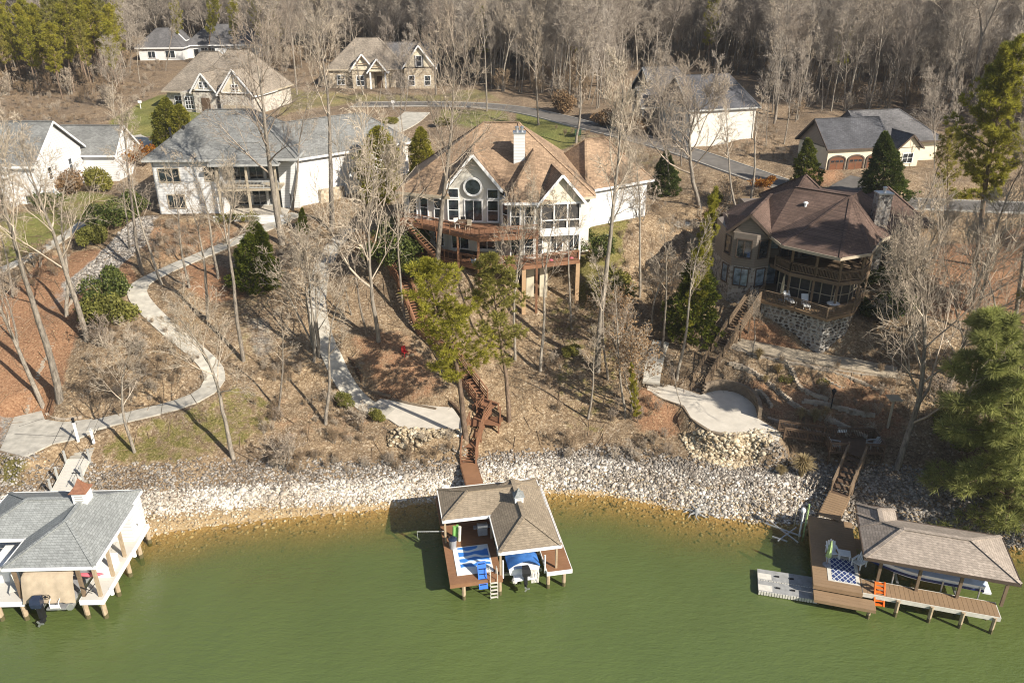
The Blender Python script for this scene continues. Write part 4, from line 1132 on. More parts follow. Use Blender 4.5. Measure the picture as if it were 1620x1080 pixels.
# ---- brown house on the right
def brown_house():
    O = Vector((28, 73, 6.5))
    t = thing('brown_roofed_house', 'taupe house with brown hip roof and round porch over stone deck wall', 'house', O)
    def l(p): return (p[0]-O.x, p[1]-O.y, p[2]-O.z)
    def l2(ps): return [(x-O.x, y-O.y) for x, y in ps]
    ZD, ZB, ZE = 10.4-O.z, 13.4-O.z, 16.5-O.z
    TW = [(21.5,77.6),(22.0,75.9),(24.0,74.9),(25.7,75.6),(26.2,80),(24,83),(21.5,81)]
    walls(t, l2(TW), -3, ZB-.3, 'stone_grey', 'stone_wall'); walls(t, l2(TW), ZB-.3, ZE, 'taupe')
    walls(t, l2([(25.9,77.6),(35.4,77.2),(36.5,79),(39,80),(39,89),(26,89)]), -3, ZE-.05, 'taupe')
    an1 = math.atan2(-1.0, 2.0); an2 = math.atan2(.7, 1.7)
    for z in (ZD+.75, ZB+.7):
        gl = 'glass_blue' if z < ZB else 'glass'
        window(t, 23.0-O.x, 75.4-O.y, z, 1.35, 1.75, an1, 2, 1, 'taupe_trim', gl, .1); window(t, 24.85-O.x, 75.25-O.y, z, 1.0, 1.75, an2, 1, 1, 'taupe_trim', gl, .1)
        window(t, 21.75-O.x, 76.75-O.y, z, .9, 1.75, math.atan2(-1.7,.5), 1, 1, 'taupe_trim', gl, .1)
    for x in (28.2, 30.4, 32.6, 34.6):
        window(t, x-O.x, 77.55-(x-26)*.042-O.y, ZD+.1, 1.7, 2.4, -.04, 2, 1, 'taupe_trim'); window(t, x-O.x, 77.55-(x-26)*.042-O.y, ZB+.1, 1.7, 2.3, -.04, 2, 1, 'taupe_trim')
    window(t, 26.6-O.x, 77.55-O.y, ZB+.9, .9, 1.2, -.04, 1, 1, 'taupe_trim', 'glass_blue')
    window(t, 26.7-O.x, 77.55-O.y, ZD+.1, .9, 2.2, -.04, 1, 1, 'taupe_trim', 'glass_blue')
    # roofs
    A1,A2,A3 = l((25.2,75.4,16.45)), l((28.7,79.6,20.1)), l((33.1,77.2,20.1))
    p1,p2,p3,p4,p5 = l((25.5,71.9,16.45)), l((29.6,68.2,16.45)), l((32.9,69.6,16.45)), l((35.6,73.6,16.45)), l((40,77.6,16.45))
    AP = l((33.0,76.2,20.1)); K = l((40,84,16.45)); K2 = l((24.5,86,16.45)); K3 = l((22.8,83,16.45)); RB = l((36,81,19.4))
    roof_poly(t, [(A1,p1,AP),(A1,AP,A2),(p1,p2,AP),(p2,p3,AP),(p3,p4,AP),(p4,p5,RB),(p4,RB,AP),(p5,K,RB),(AP,RB,A2),(A2,RB,K),(A2,K,K2),(A2,K2,K3),(A2,K3,A1)], 'roof_brown', .18,
              'tan_trim', [(A1,p1),(p1,p2),(p2,p3),(p3,p4),(p4,p5)], [(p1,AP),(p2,AP),(p3,AP),(p4,AP),(A2,AP),(AP,RB)])
    # gable over the tower
    g1,g2,gp = l((21.3,76.1,16.5)), l((25.3,74.6,16.5)), l((23.2,75.2,18.5)); b1,b2,bp = l((22.5,83,16.5)), l((27.5,80.5,16.5)), l((27,81.5,18.9))
    roof_poly(t, [(g1,gp,bp,b1),(gp,g2,b2,bp)], 'roof_brown', .16, 'taupe_trim', [(g1,gp),(gp,g2)], [(gp,bp)])
    P = [l((21.9,76.25,16.4)), l((24.95,75.05,16.4)), l((23.25,75.6,18.2))]; Q = [(x+.1,y+.2,z) for x,y,z in P]
    MB().add(P+Q, [(0,1,2),(5,4,3),(0,3,4,1),(1,4,5,2),(2,5,3,0)]).build('gable_wall', M['taupe'], t)
    # rear hips
    for (x0,x1,y0,y1,zb,hh) in ((29,36,83,92,16.2,3.3),(36.5,43.5,79.5,88,16.0,3.1)):
        c = l(((x0+x1)/2,(y0+y1)/2,zb+hh)); q = [l(v) for v in ((x0,y0,zb),(x1,y0,zb),(x1,y1,zb),(x0,y1,zb))]
        roof_poly(t, [(q[0],q[1],c),(q[1],q[2],c),(q[2],q[3],c),(q[3],q[0],c)], 'roof_brown', .16, 'taupe_trim', [(q[0],q[1]),(q[1],q[2]),(q[3],q[0])], [(v,c) for v in q])
    walls(t, l2([(37,80),(42.5,80),(42.5,87.5),(37,87.5)]), -3, 15.95-O.z, 'taupe'); window(t, 39.6-O.x, 80-O.y, 12.4-O.z, 1.6, 1.6, 0, 2, 1, 'taupe_trim')
    chimney(t, 36.2-O.x, 76.3-O.y, 1.35, 1.1, 12-O.z, 20.3-O.z, 'stone_grey', 'chrome', 1)
    v = MB().lathe([(.14,0),(.14,.55),(.24,.56),(.24,.66),(.1,.74)], l((29.0,77.0,18.55)), 10); v.build('roof_vent', M['plastic_white'], t)
    # balcony
    BL = [(27.0,73.0),(30.8,70.2),(33.2,70.9),(35.0,73.4),(35.2,77),(26.2,77.4),(25.9,75.6)]
    MB().prism(l2(BL), ZB-.4, ZB-.05).build('balcony_floor', M['wood_grey'], t)
    rail(t, [l((x,y,13.4)) for x, y in ((26.1,75.0),(27.05,73.1),(30.8,70.3),(33.15,71.0),(34.9,73.4),(35.1,76.5))], 1.0, 'wood_grey', .1, .14, .04, 2.0)
    for x, y in ((27.1,73.15),(29.0,71.75),(30.8,70.45),(33.1,71.1),(34.85,73.5)):
        MB().box(x-O.x-.09, x-O.x+.09, y-O.y-.09, y-O.y+.09, ZD-.1, ZB-.4).box(x-O.x-.1, x-O.x+.1, y-O.y-.1, y-O.y+.1, ZB, ZE-.15).build('column', M['wood_grey'], t)
    # screen frames below the balcony
    k = MB(); ln = [(26.9,75.5),(27.6,74.2),(29.2,73.0),(30.9,71.7),(32.9,72.4),(34.4,74.2)]
    for (xa,ya),(xb,yb) in zip(ln[:-1], ln[1:]):
        k.beam(l((xa,ya,11.4)), l((xb,yb,11.4)), .06, .07)
        for f in (0,.5): k.beam(l((xa+(xb-xa)*f,ya+(yb-ya)*f,10.4)), l((xa+(xb-xa)*f,ya+(yb-ya)*f,13)), .08, .08)
    k.build('screen_frame', M['tan_trim'], t)
    s = MB()
    for (xa,ya),(xb,yb) in zip(ln[:-1], ln[1:]): s.beam(l((xa,ya+.15,11.7)), l((xb,yb+.15,11.7)), .02, 2.5)
    s.build('screen', M['screen'], t)
    # deck on its stone wall
    DK = [(24.4,73.3),(27.3,71.0),(29.5,68.5),(32.6,70.0),(34.6,73.2),(35.2,77),(26,77.4),(25.6,75.5)]
    MB().prism(l2(DK), ZD-.3, ZD-.02).build('deck', M['deck_tan'], t)
    rail(t, [l((x,y,10.4)) for x, y in ((25.5,75.2),(24.5,73.4),(27.3,71.1),(29.5,68.6),(32.5,70.1),(34.5,73.2),(35.1,76.5))], 1.05, 'wood_grey', .12, .14, .04, 2.6)
    IN = [(24.9,73.5),(27.5,71.4),(29.55,69.1),(32.3,70.4),(34.1,73.2),(34.6,76.8),(26.2,77),(26,75.3)]
    sw = MB().prism(l2(IN), -4, ZD-.31).build('stone_wall', M['stone_mortar'], t)
    # the stones themselves, laid proud of the mortar
    rg = random.Random(4); mb = MB()
    for (xa,ya),(xb,yb) in zip(IN[:5], IN[1:6]):
        d = Vector((xb-xa, yb-ya, 0)); L = d.length; d.normalize(); nrm = Vector((d.y,-d.x,0))
        z = ZD-.6
        while z > -2.6:
            x = rg.uniform(0,.3)
            while x < L-.1:
                wd, hh = rg.uniform(.22,.62), rg.uniform(.16,.36)
                c = Vector((xa-O.x, ya-O.y, 0))+d*(x+wd/2)+nrm*.02; c.z = z+rg.uniform(-.06,.06)
                n = rg.choice((5,6,7)); o = len(mb.v); ang0 = rg.uniform(0,6)
                ring = [(wd/2*rg.uniform(.75,1.05)*math.cos(ang0+6.283*i/n), hh/2*rg.uniform(.8,1.1)*math.sin(ang0+6.283*i/n)) for i in range(n)]
                for dep, sc in ((0,1),(.07,.86)):
                    for a_, b_ in ring: v = c+d*(a_*sc)+nrm*dep; mb.v.append((v.x, v.y, v.z+b_*sc))
                mb.f.append(tuple(o+n+i for i in range(n)))
                for i in range(n): mb.f.append((o+i, o+(i+1)%n, o+n+(i+1)%n, o+n+i))
                x += wd+rg.uniform(.03,.12)
            z -= .3
    mb.build('stone', M['wall_stone'], sw, kind='stuff')
    return t
M['stone_grey'] = m_stone('grey_fieldstone', [(.2,.17,.14),(.3,.26,.22),(.13,.11,.1),(.38,.34,.3)], 3.2, (.34,.32,.29))
M['stone_mortar'] = m_plain('pale_mortar', (.42,.4,.37), .95, .15, 3, bump=.4)
M['wall_stone'] = m_rock('mixed_wall_stone', (.06,.05,.045), (.2,.175,.15), (.4,.36,.31))
brown_house()
# far roofs in the wood
for k, (px, py, Y, w, lab) in enumerate(((1388,14,420,16,'tiny far white house among the bare trees near the top right'),(1552,14,430,14,'tiny far white building at the top right corner of the wood'),(218,30,300,7,'small far white gabled house peeping over pines'),(640,8,420,10,'small far pale building with green roof at the top of the wood'))):
    p = atY(px, py+5, Y)
    t = thing('distant_house', lab, 'house', p)
    walls(t, rect(-w/2, w/2, 0, 8), -6, 3.0, 'white_wall')
    roof_hip(t, -w/2, w/2, 0, 8, 3.0, 2.6, (0,0), 'x', .4, ('roof_taupe','roof_dark','roof_dark','green_roof')[k] if k < 3 else 'roof_dark', 'white_wall')
    for i in range(3): window(t, -w/3+i*w/3, 0, .8, 1.6, 1.4, 0, 2, 1)
# ------------------------------------------------------------------ docks, boats, stairs, furniture
def dock_pile(par, x, y, z0, z1, r=.14, m='pile'):
    return MB().tube([(x,y,z0),(x,y,z1)], [r*1.08, r], 8).build('pile', M[m], par)
def boards(par, x0, x1, y0, y1, z, m, along='x', w=.29, t=.05, name='deck_board'):
    """deck boards laid with gaps, every board a part when the deck is small enough to count them"""
    a0, a1 = (y0, y1) if along == 'x' else (x0, x1)
    n = max(1, round((a1-a0)/w)); w = (a1-a0)/n
    for i in range(n):
        p, q = a0+i*w+.008, a0+(i+1)*w-.008
        mb = MB()
        if along == 'x': mb.box(x0, x1, p, q, z-t, z)
        else: mb.box(p, q, y0, y1, z-t, z)
        mb.build(name, M[m], par)
def frame_under(par, x0, x1, y0, y1, z, m, t=.05, h=.28, trim=None):
    mb = MB(); e = .004
    mb.box(x0+e, x1-e, y0-.05, y0+.0, z-t-h, z-.002).box(x0+e, x1-e, y1, y1+.05, z-t-h, z-.002)
    mb.box(x0-.05, x0, y0-.05, y1+.05, z-t-h, z-.002).box(x1, x1+.05, y0-.05, y1+.05, z-t-h, z-.002)
    for i in range(1, 4):
        x = x0+(x1-x0)*i/4; mb.box(x-.04, x+.04, y0+.004, y1-.004, z-t-h, z-t-.002)
    return mb.build('deck_frame', M[trim or m], par)
def outboard(par, x, y, z, cowl='black', s=1.0):
    e = link('outboard_motor', None, par, None, (x, y, z))
    c = MB(); prof = [(-.28,.0,.24),(-.3,.25,.27),(-.22,.5,.24),(.05,.55,.2),(.28,.42,.18),(.3,.05,.17)]
    vs = []
    for yy, zz, w in prof: vs += [(-w*s, yy*s, zz*s), (w*s, yy*s, zz*s)]
    k = len(prof); fs = [(2*i, 2*i+1, 2*((i+1)%k)+1, 2*((i+1)%k)) for i in range(k)] + [tuple(2*i for i in reversed(range(k))), tuple(2*i+1 for i in range(k))]
    c.add(vs, fs).build('cowl', M[cowl], e)
    MB().box(-.1*s,.1*s,-.16*s,.16*s,-.75*s,.0).box(-.03*s,.03*s,-.35*s,.12*s,-.8*s,-.75*s).build('leg', M['black'], e)
    g = MB(); g.tube([(0,.2*s,-.9*s),(0,-.35*s,-.9*s)],[.09*s,.06*s],8).box(-.02*s,.02*s,-.1*s,.15*s,-1.15*s,-.85*s).build('gearcase', M['black'], e)
    p = MB()
    for i in range(3):
        a = 2.1*i; p.beam((0,-.36*s,-.9*s),(.2*s*math.cos(a),-.36*s,-.9*s+.2*s*math.sin(a)),.1*s,.02*s,(0,1,0))
    p.build('propeller', M['chrome'], e)
    return e
def hull(par, L, W, h, m, stripe=None, deck=None, n=14, name='hull'):
    """planing hull, bow at +x; returns the hull part"""
    mb = MB(); rows = []
    for i in range(n+1):
        f = i/n; x = L*f; w = W/2*(1-max(0,(f-.45)/.55)**2.2); ke = .0 + h*.75*max(0,(f-.6)/.4)**2; sheer = h + .18*h*f
        rows.append([(x, -w, sheer), (x, -w*.93, sheer*.45+ke*.5), (x, 0, ke), (x, w*.93, sheer*.45+ke*.5), (x, w, sheer)])
    o = 0
    vs = [v for r in rows for v in r]; fs = []
    for i in range(n):
        for j in range(4): fs.append((i*5+j, i*5+j+1, (i+1)*5+j+1, (i+1)*5+j))
    fs.append((4,3,2,1,0))
    for i in range(n): fs.append((i*5+4, i*5, (i+1)*5, (i+1)*5+4))
    r = mb.add(vs, fs).build(name, M[m], par)
    if stripe:
        s = MB()
        for sg in (0, 4):
            for i in range(n):
                a, b = Vector(rows[i][sg]), Vector(rows[i+1][sg]); dn = Vector((0,0,-.28*h)); ou = Vector((0,-.02 if sg == 0 else .02,0))
                q = [a+ou+dn, b+ou+dn, b+ou+dn*1.7, a+ou+dn*1.7]; s.add([tuple(v) for v in q], [(0,1,2,3)])
        s.build('hull_stripe', M[stripe], r)
    return r, rows
def cover(par, rows, m, ridge=.45, name='boat_cover', i0=0):
    mb = MB(); n = len(rows); vs = []; k = 7
    for i in range(i0, n):
        a, b = Vector(rows[i][0]), Vector(rows[i][4]); f = i/(n-1)
        for j in range(k):
            u = j/(k-1); p = a.lerp(b, u); p.y *= 1.04; p.z += .03 + ridge*math.sin(math.pi*u)**.8*(1-.75*f)*(1+.12*math.sin(i*2.4+j))
            vs.append(tuple(p))
        # skirt handled by the edge rows sitting just over the gunwale
    m_ = n-i0; fs = [(i*k+j, i*k+j+1, (i+1)*k+j+1, (i+1)*k+j) for i in range(m_-1) for j in range(k-1)]
    return mb.add(vs, fs).build(name, M[m], par, smooth=True)
M['blue_cover'] = m_plain('blue_boat_cover', (.05,.17,.48), .6, .3, 2.0, bump=.3)
M['pale_blue_cover'] = m_plain('pale_blue_boat_cover', (.45,.53,.68), .6, .15, 1.5, bump=.3)
M['tan_canvas'] = m_plain('tan_canvas', (.42,.34,.245), .9, .1, 2.5, bump=.3)
M['orange'] = m_plain('orange_plastic', (.75,.15,.02), .45, .1)
M['blue_plastic'] = m_plain('blue_plastic', (.03,.14,.55), .4, .1)
M['grey_plastic'] = m_plain('grey_plastic', (.3,.3,.31), .6, .15)
M['green_plastic'] = m_plain('green_plastic', (.2,.42,.12), .6, .15)
M['pink'] = m_plain('pink_plastic', (.62,.15,.19), .4, .1)
M['red'] = m_plain('red_paint', (.5,.03,.03), .5, .15)
M['navy_stripe'] = m_plain('navy_stripe', (.02,.035,.12), .3, .1)
M['aluminium'] = m_plain('brushed_aluminium', (.6,.61,.62), .4, .1, metal=.7)
M['float_grey'] = m_plain('weathered_float_top', (.3,.3,.29), .9, .22, 2.5)
M['float_white'] = m_plain('ribbed_pale_float', (.6,.57,.5), .8, .15)
M['rope'] = m_plain('dark_cable', (.03,.03,.03), .7)
M['light_post'] = M['white_trim']

def m_mat_blue():
    t = NT('white_and_blue_swirl_mat'); v = t.coord()
    w = t.n("ShaderNodeTexWave", i_Vector=v, i_Scale=.42, i_Distortion=13.0, i_Detail=2.0, wave_type='RINGS')
    c = t.ramp(w.outputs[1], [(.35, (.04,.2,.6)), (.55, (.12,.38,.75)), (.72, (.7,.76,.8))])
    t.base(c); t.rough(.7); return t.m
def m_rug():
    t = NT('navy_lattice_rug'); sp = t.n("ShaderNodeSeparateXYZ", i_0=t.coord())
    def tri(a, b):
        s = t.math('ADD', t.math('MULTIPLY', a, 2.6), t.math('MULTIPLY', b, 1.9)); return t.math('ABSOLUTE', t.math('SUBTRACT', t.math('FRACT', s), .5))
    ny = t.math('MULTIPLY', sp.outputs[1], -1.0)
    m = t.math('LESS_THAN', t.math('MINIMUM', tri(sp.outputs[0], sp.outputs[1]), tri(sp.outputs[0], ny)), .075)
    t.base(t.mix(m, (.025,.045,.15), (.6,.62,.62))); t.rough(.95); return t.m
M['mat_blue'], M['rug'] = m_mat_blue(), m_rug()

def boathouse_roof(t, body, wing, z, h1, h2, m, trim):
    """hipped body with its ridge along x and a hipped wing coming forward"""
    roof_hip(t, *body, z, h1, ((body[3]-body[2])*.55, (body[3]-body[2])*.55), 'x', .02, m, trim=trim, t=.14)
    roof_hip(t, *wing, z, h2, ((wing[1]-wing[0])*.55, .01), 'y', .02, m, trim=trim, t=.14)
def cupola(t, x, y, z, s, roofm, finial=True):
    c = MB().box(x-s/2, x+s/2, y-s/2, y+s/2, z-.5, z+s*.85).build('cupola', M['white_trim'], t)
    r = MB(); n = 4; prof = [(s*.78, z+s*.85), (s*.52, z+s*1.05), (s*.25, z+s*1.4), (.02, z+s*1.85)]
    vs = [];
    for rr, zz in prof:
        for k in range(4): a = math.pi/4+k*math.pi/2; vs.append((x+rr*1.2*math.cos(a), y+rr*1.2*math.sin(a), zz))
    r.add(vs, [(3,2,1,0),(12,13,14,15)]+[(i*4+k, i*4+(k+1)%4, i*4+4+(k+1)%4, i*4+4+k) for i in range(3) for k in range(4)]).build('cupola_roof', M[roofm], c)
    if finial: MB().tube([(x,y,z+s*1.8),(x,y,z+s*2.6)], .02, 5).box(x-.3,x+.3,y-.015,y+.015,z+s*2.3,z+s*2.36).build('weathervane', M['black'], c)
    l = MB()
    for k in range(3): l.box(x-s*.3, x+s*.3, y-s/2-.03, y-s/2-.002, z+.1+k*.2*s, z+.1+k*.2*s+.09*s)
    l.build('louvre', M['grey_trim'], c)

# ---- middle boathouse
CZ = 1.6
CO = atZ(713, 924, CZ)
def middle_dock():
    t = thing('boathouse', 'brown roofed boathouse with rust coloured deck in the middle of the shore', 'boathouse', (CO.x, CO.y, 0), R(10.5))
    boards(t, 0, 3.6, 0, 10.2, CZ, 'deck_rust', 'x', .3); boards(t, 6.85, 8.6, 0, 10.2, CZ, 'deck_rust', 'x', .3)
    boards(t, 3.62, 6.83, 5.9, 10.2, CZ, 'deck_rust', 'x', .3)
    for r in ((0,3.6,0,10.2),(6.85,8.6,0,10.2),(3.66,6.79,5.95,10.15)): frame_under(t, *r, CZ, 'white_trim' if r[0] != 0 else 'deck_rust')
    for x, y in ((.9,.15),(3.45,.15),(6.95,.2),(8.1,.2),(.2,3.5),(3.45,3.5),(6.95,3.5),(8.4,3.5),(.2,7),(3.45,7),(6.95,7),(8.4,7),(.3,10),(8.3,10)):
        dock_pile(t, x, y, -3, CZ-.06)
    boathouse_roof(t, (0,7.7,4.3,8.2), (3.45,7.8,.1,7.0), 3.75, .98, 1.0, 'roof_dock_tan', 'white_trim')
    for x, y in ((.15,4.5),(3.55,.35),(7.55,.35),(7.55,4.2),(.15,8.0),(3.6,8.0),(7.5,8.0),(3.55,4.4)):
        MB().box(x-.07, x+.07, y-.07, y+.07, CZ, 3.62).build('roof_post', M['pile'], t)
    cupola(t, 5.62, 4.5, 4.62, .62, 'roof_dock_grey', False)
    MB().box(3.8, 6.8, 6.3, 8.0, CZ, 3.5).build('storage_room', M['deck_rust'], t)
    for x, y in ((3.72,.3),(6.72,.3),(3.72,2.6),(6.72,2.6)):
        MB().tube([(x,y,CZ-.3),(x,y,CZ+1.25)], .06, 8).build('slip_bumper', M['white_trim'], t)
    for y in (1.2, 4.2): MB().box(3.75, 6.7, y-.08, y+.08, .75, .95).build('lift_beam', M['chrome'], t)
    return t
mid = middle_dock(); MC, MR = Vector((CO.x, CO.y, 0)), R(10.5)
def on(c, rz, x, y, z): return Vector((c.x+x*math.cos(rz)-y*math.sin(rz), c.y+x*math.sin(rz)+y*math.cos(rz), z))
def put(mb, name, m, label, cat, c, rz, x, y, z, group=None, rot=0):
    o = mb.build(name, M[m], None); o.location = on(c, rz, x, y, z); o.rotation_euler = (0,0,rz+rot); return tag(o, label, cat, group)
mt = thing('swim_mat', 'white bordered mat with blue swirls lying on the rust coloured deck', 'mat', on(MC,MR,.55,.75,CZ+.006), MR)
MB().box(0,2.6,0,3.0,0,.03).build('mat_border', M['plastic_white'], mt)
MB().box(.35,2.5,.62,2.9,.031,.042).build('mat_print', M['mat_blue'], mt)
# ladder into the water
ld = thing('swim_ladder', 'pale metal swim ladder hanging off the rust coloured deck front', 'ladder', on(MC,MR,2.75,-.12,CZ), MR)
for x in (0,.5): MB().tube([(x,.6,.02),(x,.55,.75),(x,.2,.85),(x,-.05,.6),(x,-.08,-1.9)], .028, 6).build('rail', M['float_white'], ld)
for k in range(6): MB().box(.0,.5,-.14,-.02,-.2-.32*k,-.16-.32*k).build('rung', M['float_white'], ld)
bs = thing('boarding_ramp', 'bright blue plastic boarding steps at the edge of the swim mat', 'ladder', on(MC,MR,1.95,-.2,CZ), MR)
MB().add([(0,-.06,-.55),(.62,-.06,-.55),(.62,1.0,1.0),(0,1.0,1.0),(0,.04,-.6),(.62,.04,-.6),(.62,1.1,.93),(0,1.1,.93)],[(0,1,2,3),(7,6,5,4),(0,4,5,1),(1,5,6,2),(2,6,7,3),(3,7,4,0)]).build('board', M['blue_plastic'], bs)
for k in range(5): MB().box(.08,.54,.08+.2*k,.22+.2*k,-.33+.29*k,-.27+.29*k).build('step', M['navy'], bs)
MB().box(.05,.1,.95,1.05,0,.95).box(.52,.57,.95,1.05,0,.95).build('strut', M['chrome'], bs)
tb = thing('rubbish_bin', 'grey round rubbish bin with dark lid by the dock edge', 'bin', on(MC,MR,.6,3.8,CZ), MR)
MB().lathe([(.24,0),(.3,.75),(.31,.78)],(0,0,0),14).build('body', M['grey_plastic'], tb); MB().lathe([(.33,.79),(.33,.84),(.2,.92),(.05,.94)],(0,0,0),14).build('lid', M['navy'], tb)
fl = thing('float_rack', 'green rolled pool floats standing behind the grey bin', 'pool float', on(MC,MR,.75,4.6,CZ), MR)
for k, (x, y, m_) in enumerate(((0,0,'green_plastic'),(.25,.1,'green_plastic'),(.4,-.1,'float_white'))): MB().tube([(x,y,0),(x+.08,y+.05,1.25)], .12, 8).build('roll', M[m_], fl)
rd = thing('fishing_rod', 'thin pale fishing rod held out over water left of the rust coloured deck', 'fishing rod', on(MC,MR,.1,4.9,CZ+.7), MR)
MB().tube([(0,0,0),(-2.0,-.1,.35)], [.02,.012], 5).build('rod', M['plastic_white'], rd); MB().tube([(-2.0,-.1,.35),(-1.95,-.1,-.4)], .008, 4).build('line', M['plastic_white'], rd)
MB().box(-.02,.05,-.05,.05,-.7,.03).build('holder', M['black'], rd)
gr = thing('gas_grill', 'grey gas grill in the shade under the dock roof', 'grill', on(MC,MR,2.95,4.9,CZ), MR)
MB().box(-.35,.35,-.25,.25,.1,.75).build('cabinet', M['grey_plastic'], gr); MB().tube([(-.38,0,.82),(.38,0,.82)], .26, 10).build('lid', M['chrome'], gr)
for s in (-1,1): MB().box(s*.4-.15+s*.12,s*.4+.15+s*.12,-.2,.2,.74,.78).build('shelf', M['grey_plastic'], gr)
# boat in the middle slip, stern to the camera
bt = thing('motor_boat', 'motor boat under bright blue cover on the lift in the middle boathouse', 'boat', on(MC,MR,5.25,.35,1.05), MR+R(90))
h_, rows = hull(bt, 5.6, 2.2, .85, 'gel_white', 'navy_stripe'); cover(bt, rows, 'blue_cover', .55)
MB().box(-.5,-.02,-.8,.8,.18,.3).build('swim_platform', M['gel_white'], bt)
o = outboard(bt, -.45, 0, .75, 'black', 1.15); o.rotation_euler = (0,0,R(-90))
for y in (.75,-.75): MB().blob((-.3,y,.1),.28,.22,.2,8,5).build('fender', M['float_white' if y > 0 else 'grey_plastic'], bt)
rg_ = random.Random(3); wb = MB()
for k in range(9):
    y = -.45-.06*k; wb.tube([(-.1-.02*k,y,.75),(-.4,y-.1*rg_.random(),.45+.1*rg_.random()),(-.55,y+.1*rg_.random(),.0-.1*rg_.random())], .035, 5)
wb.build('dock_line', M['float_white'], bt)

# ---- left boathouse
LZ = 1.7; LC, LR = Vector((-33.5, 41.0, 0)), R(2.0)
def left_dock():
    t = thing('boathouse', 'grey roofed white boathouse with copper topped cupola at the left edge', 'boathouse', LC, LR)
    for r in ((4.5,6.0,-.05,8.0),(-5,.75,-.05,3.2)): boards(t, *r, LZ, 'deck_pale', 'x', .3); frame_under(t, *r, LZ, 'white_trim', h=.34)
    boards(t, -5, .75, 3.22, 8.0, LZ, 'deck_pale', 'x', .3); boards(t, .77, 4.48, 4.9, 8.0, LZ, 'deck_pale', 'x', .3)
    frame_under(t, .8, 4.45, 4.95, 7.95, LZ, 'white_trim', h=.34)
    for x, y in ((-1.1,.1),(.55,.1),(4.65,.1),(5.85,.1),(5.85,2.2),(5.85,4.2),(5.85,6.2),(5.85,7.9),(-3,.1),(.6,3),(4.6,3)):
        dock_pile(t, x, y, -3, LZ-.06, .17)
    boathouse_roof(t, (-4.0,5.75,3.2,8.65), (-.05,5.95,.15,6.6), 4.35, 1.35, 1.35, 'roof_dock_grey', 'white_trim')
    cupola(t, 2.95, 5.9, 5.65, .95, 'copper')
    for x, y in ((5.75,.3),(5.75,2.3),(5.75,4.3),(4.65,.35),(.5,.35),(4.65,3),(.55,3.0),(-3.8,3.3)):
        MB().box(x-.1, x+.1, y-.1, y+.1, LZ, 4.2).build('roof_post', M['wood_grey' if x < 5 else 'pile'], t)
    MB().box(2.2, 5.78, 6.0, 8.2, LZ, 4.2).build('storage_room', M['white_wall'], t)
    d = MB().box(5.79, 5.84, 6.6, 7.5, LZ, 3.8).build('door', M['white_trim'], t); MB().box(5.85, 5.9, 6.68, 6.74, 2.6, 2.75).build('handle', M['black'], d)
    for y in (1.0, 4.9): MB().tube([(6.12,y,LZ-.5),(6.12,y,LZ+.05)], .14, 10).build('bumper', M['plastic_white'], t)
    MB().beam((5.55,.15,LZ+.45),(4.7,.1,LZ+1.0),.04,.04).beam((4.7,.3,LZ+.05),(5.7,.3,LZ+1.2),.05,.05).build('brace', M['black'], t)
    return t
left_dock()
tp = thing('pontoon_boat', 'pontoon boat under tan canvas with outboard in the left boathouse', 'boat', on(LC,LR,2.62,.3,1.0), LR)
for x in (-1.0,1.0): MB().tube([(x,-.3,.1),(x,4.8,.1),(x,5.4,.3)], [.32,.32,.08], 10).build('pontoon', M['aluminium'], tp)
MB().box(-1.3,1.3,-.3,5.0,.45,.6).build('boat_deck', M['grey_plastic'], tp)
mb = MB(); k = 12; vs = []
for i, (yy, zz) in enumerate(((-.62,.75),(-.5,1.3),(-.28,2.0),(-.05,2.55),(.25,2.75),(3.6,2.75))):
    for j in range(k+1):
        u = j/k; w = 1.72 if i < 4 else 1.66
        vs.append((-w+2*w*u, yy+.05*math.sin(j*1.7+i)+.03*math.sin(j*3.1+i*2), zz-(.1 if j in (0,k) else 0)+.02*math.sin(j*2.2)))
n_ = k+1; mb.add(vs, [(i*n_+j, i*n_+j+1, (i+1)*n_+j+1, (i+1)*n_+j) for i in range(5) for j in range(k)])
cv = mb.build('canvas_cover', M['tan_canvas'], tp, smooth=True)
lg = MB(); n = 20
for i in range(n):
    for r in (.78, 1.0):
        a = 2*math.pi*i/n; lg.v.append((-.1+.3*r*math.cos(a), -.585+.05*math.sin(a)*r, 1.26+.16*r*math.sin(a)))
for i in range(n): a, b = i*2, ((i+1)%n)*2; lg.f.append((a, b, b+1, a+1))
lg.box(-.25,.05,-.62,-.55,1.235,1.28).box(-.18,-.1,-.62,-.55,1.17,1.34).build('oval_emblem', M['black'], cv)
outboard(tp, -.6, -.75, .75, 'navy', 1.35); MB().box(-.15,1.1,-.85,-.32,.35,.46).build('swim_platform', M['aluminium'], tp)
bl_ = MB()
for x in (.15,.75): bl_.tube([(x,-.8,.45),(x,-.85,.95),(x,-.6,1.1),(x,-.4,.9)], .025, 6)
bl_.box(.15,.75,-.9,-.84,.55,.8); bl_.build('boarding_ladder', M['plastic_white'], tp)
ky = thing('kayak', 'pink kayak slung between the posts of the left boathouse', 'kayak', on(LC,LR,4.9,.75,3.15), LR)
mb = MB(); pr = [(0,.02),(.35,.2),(.9,.27),(1.5,.2),(1.9,.03)]
mb.tube([(x-.7,0,.06*abs(x-.95)) for x, r in pr], [r*.6 for x, r in pr], 8); mb.build('hull', M['pink'], ky); MB().blob((.25,0,.1),.3,.1,.05,8,4).build('cockpit', M['black'], ky)
bx = put(MB().box(-.45,.45,-.8,.8,0,.75).box(-.48,.48,-.83,.83,.76,.82), 'dock_box', 'plastic_white', 'white dock box with lid between posts of the left boathouse', 'box', LC, LR, 5.15, 2.9, LZ)
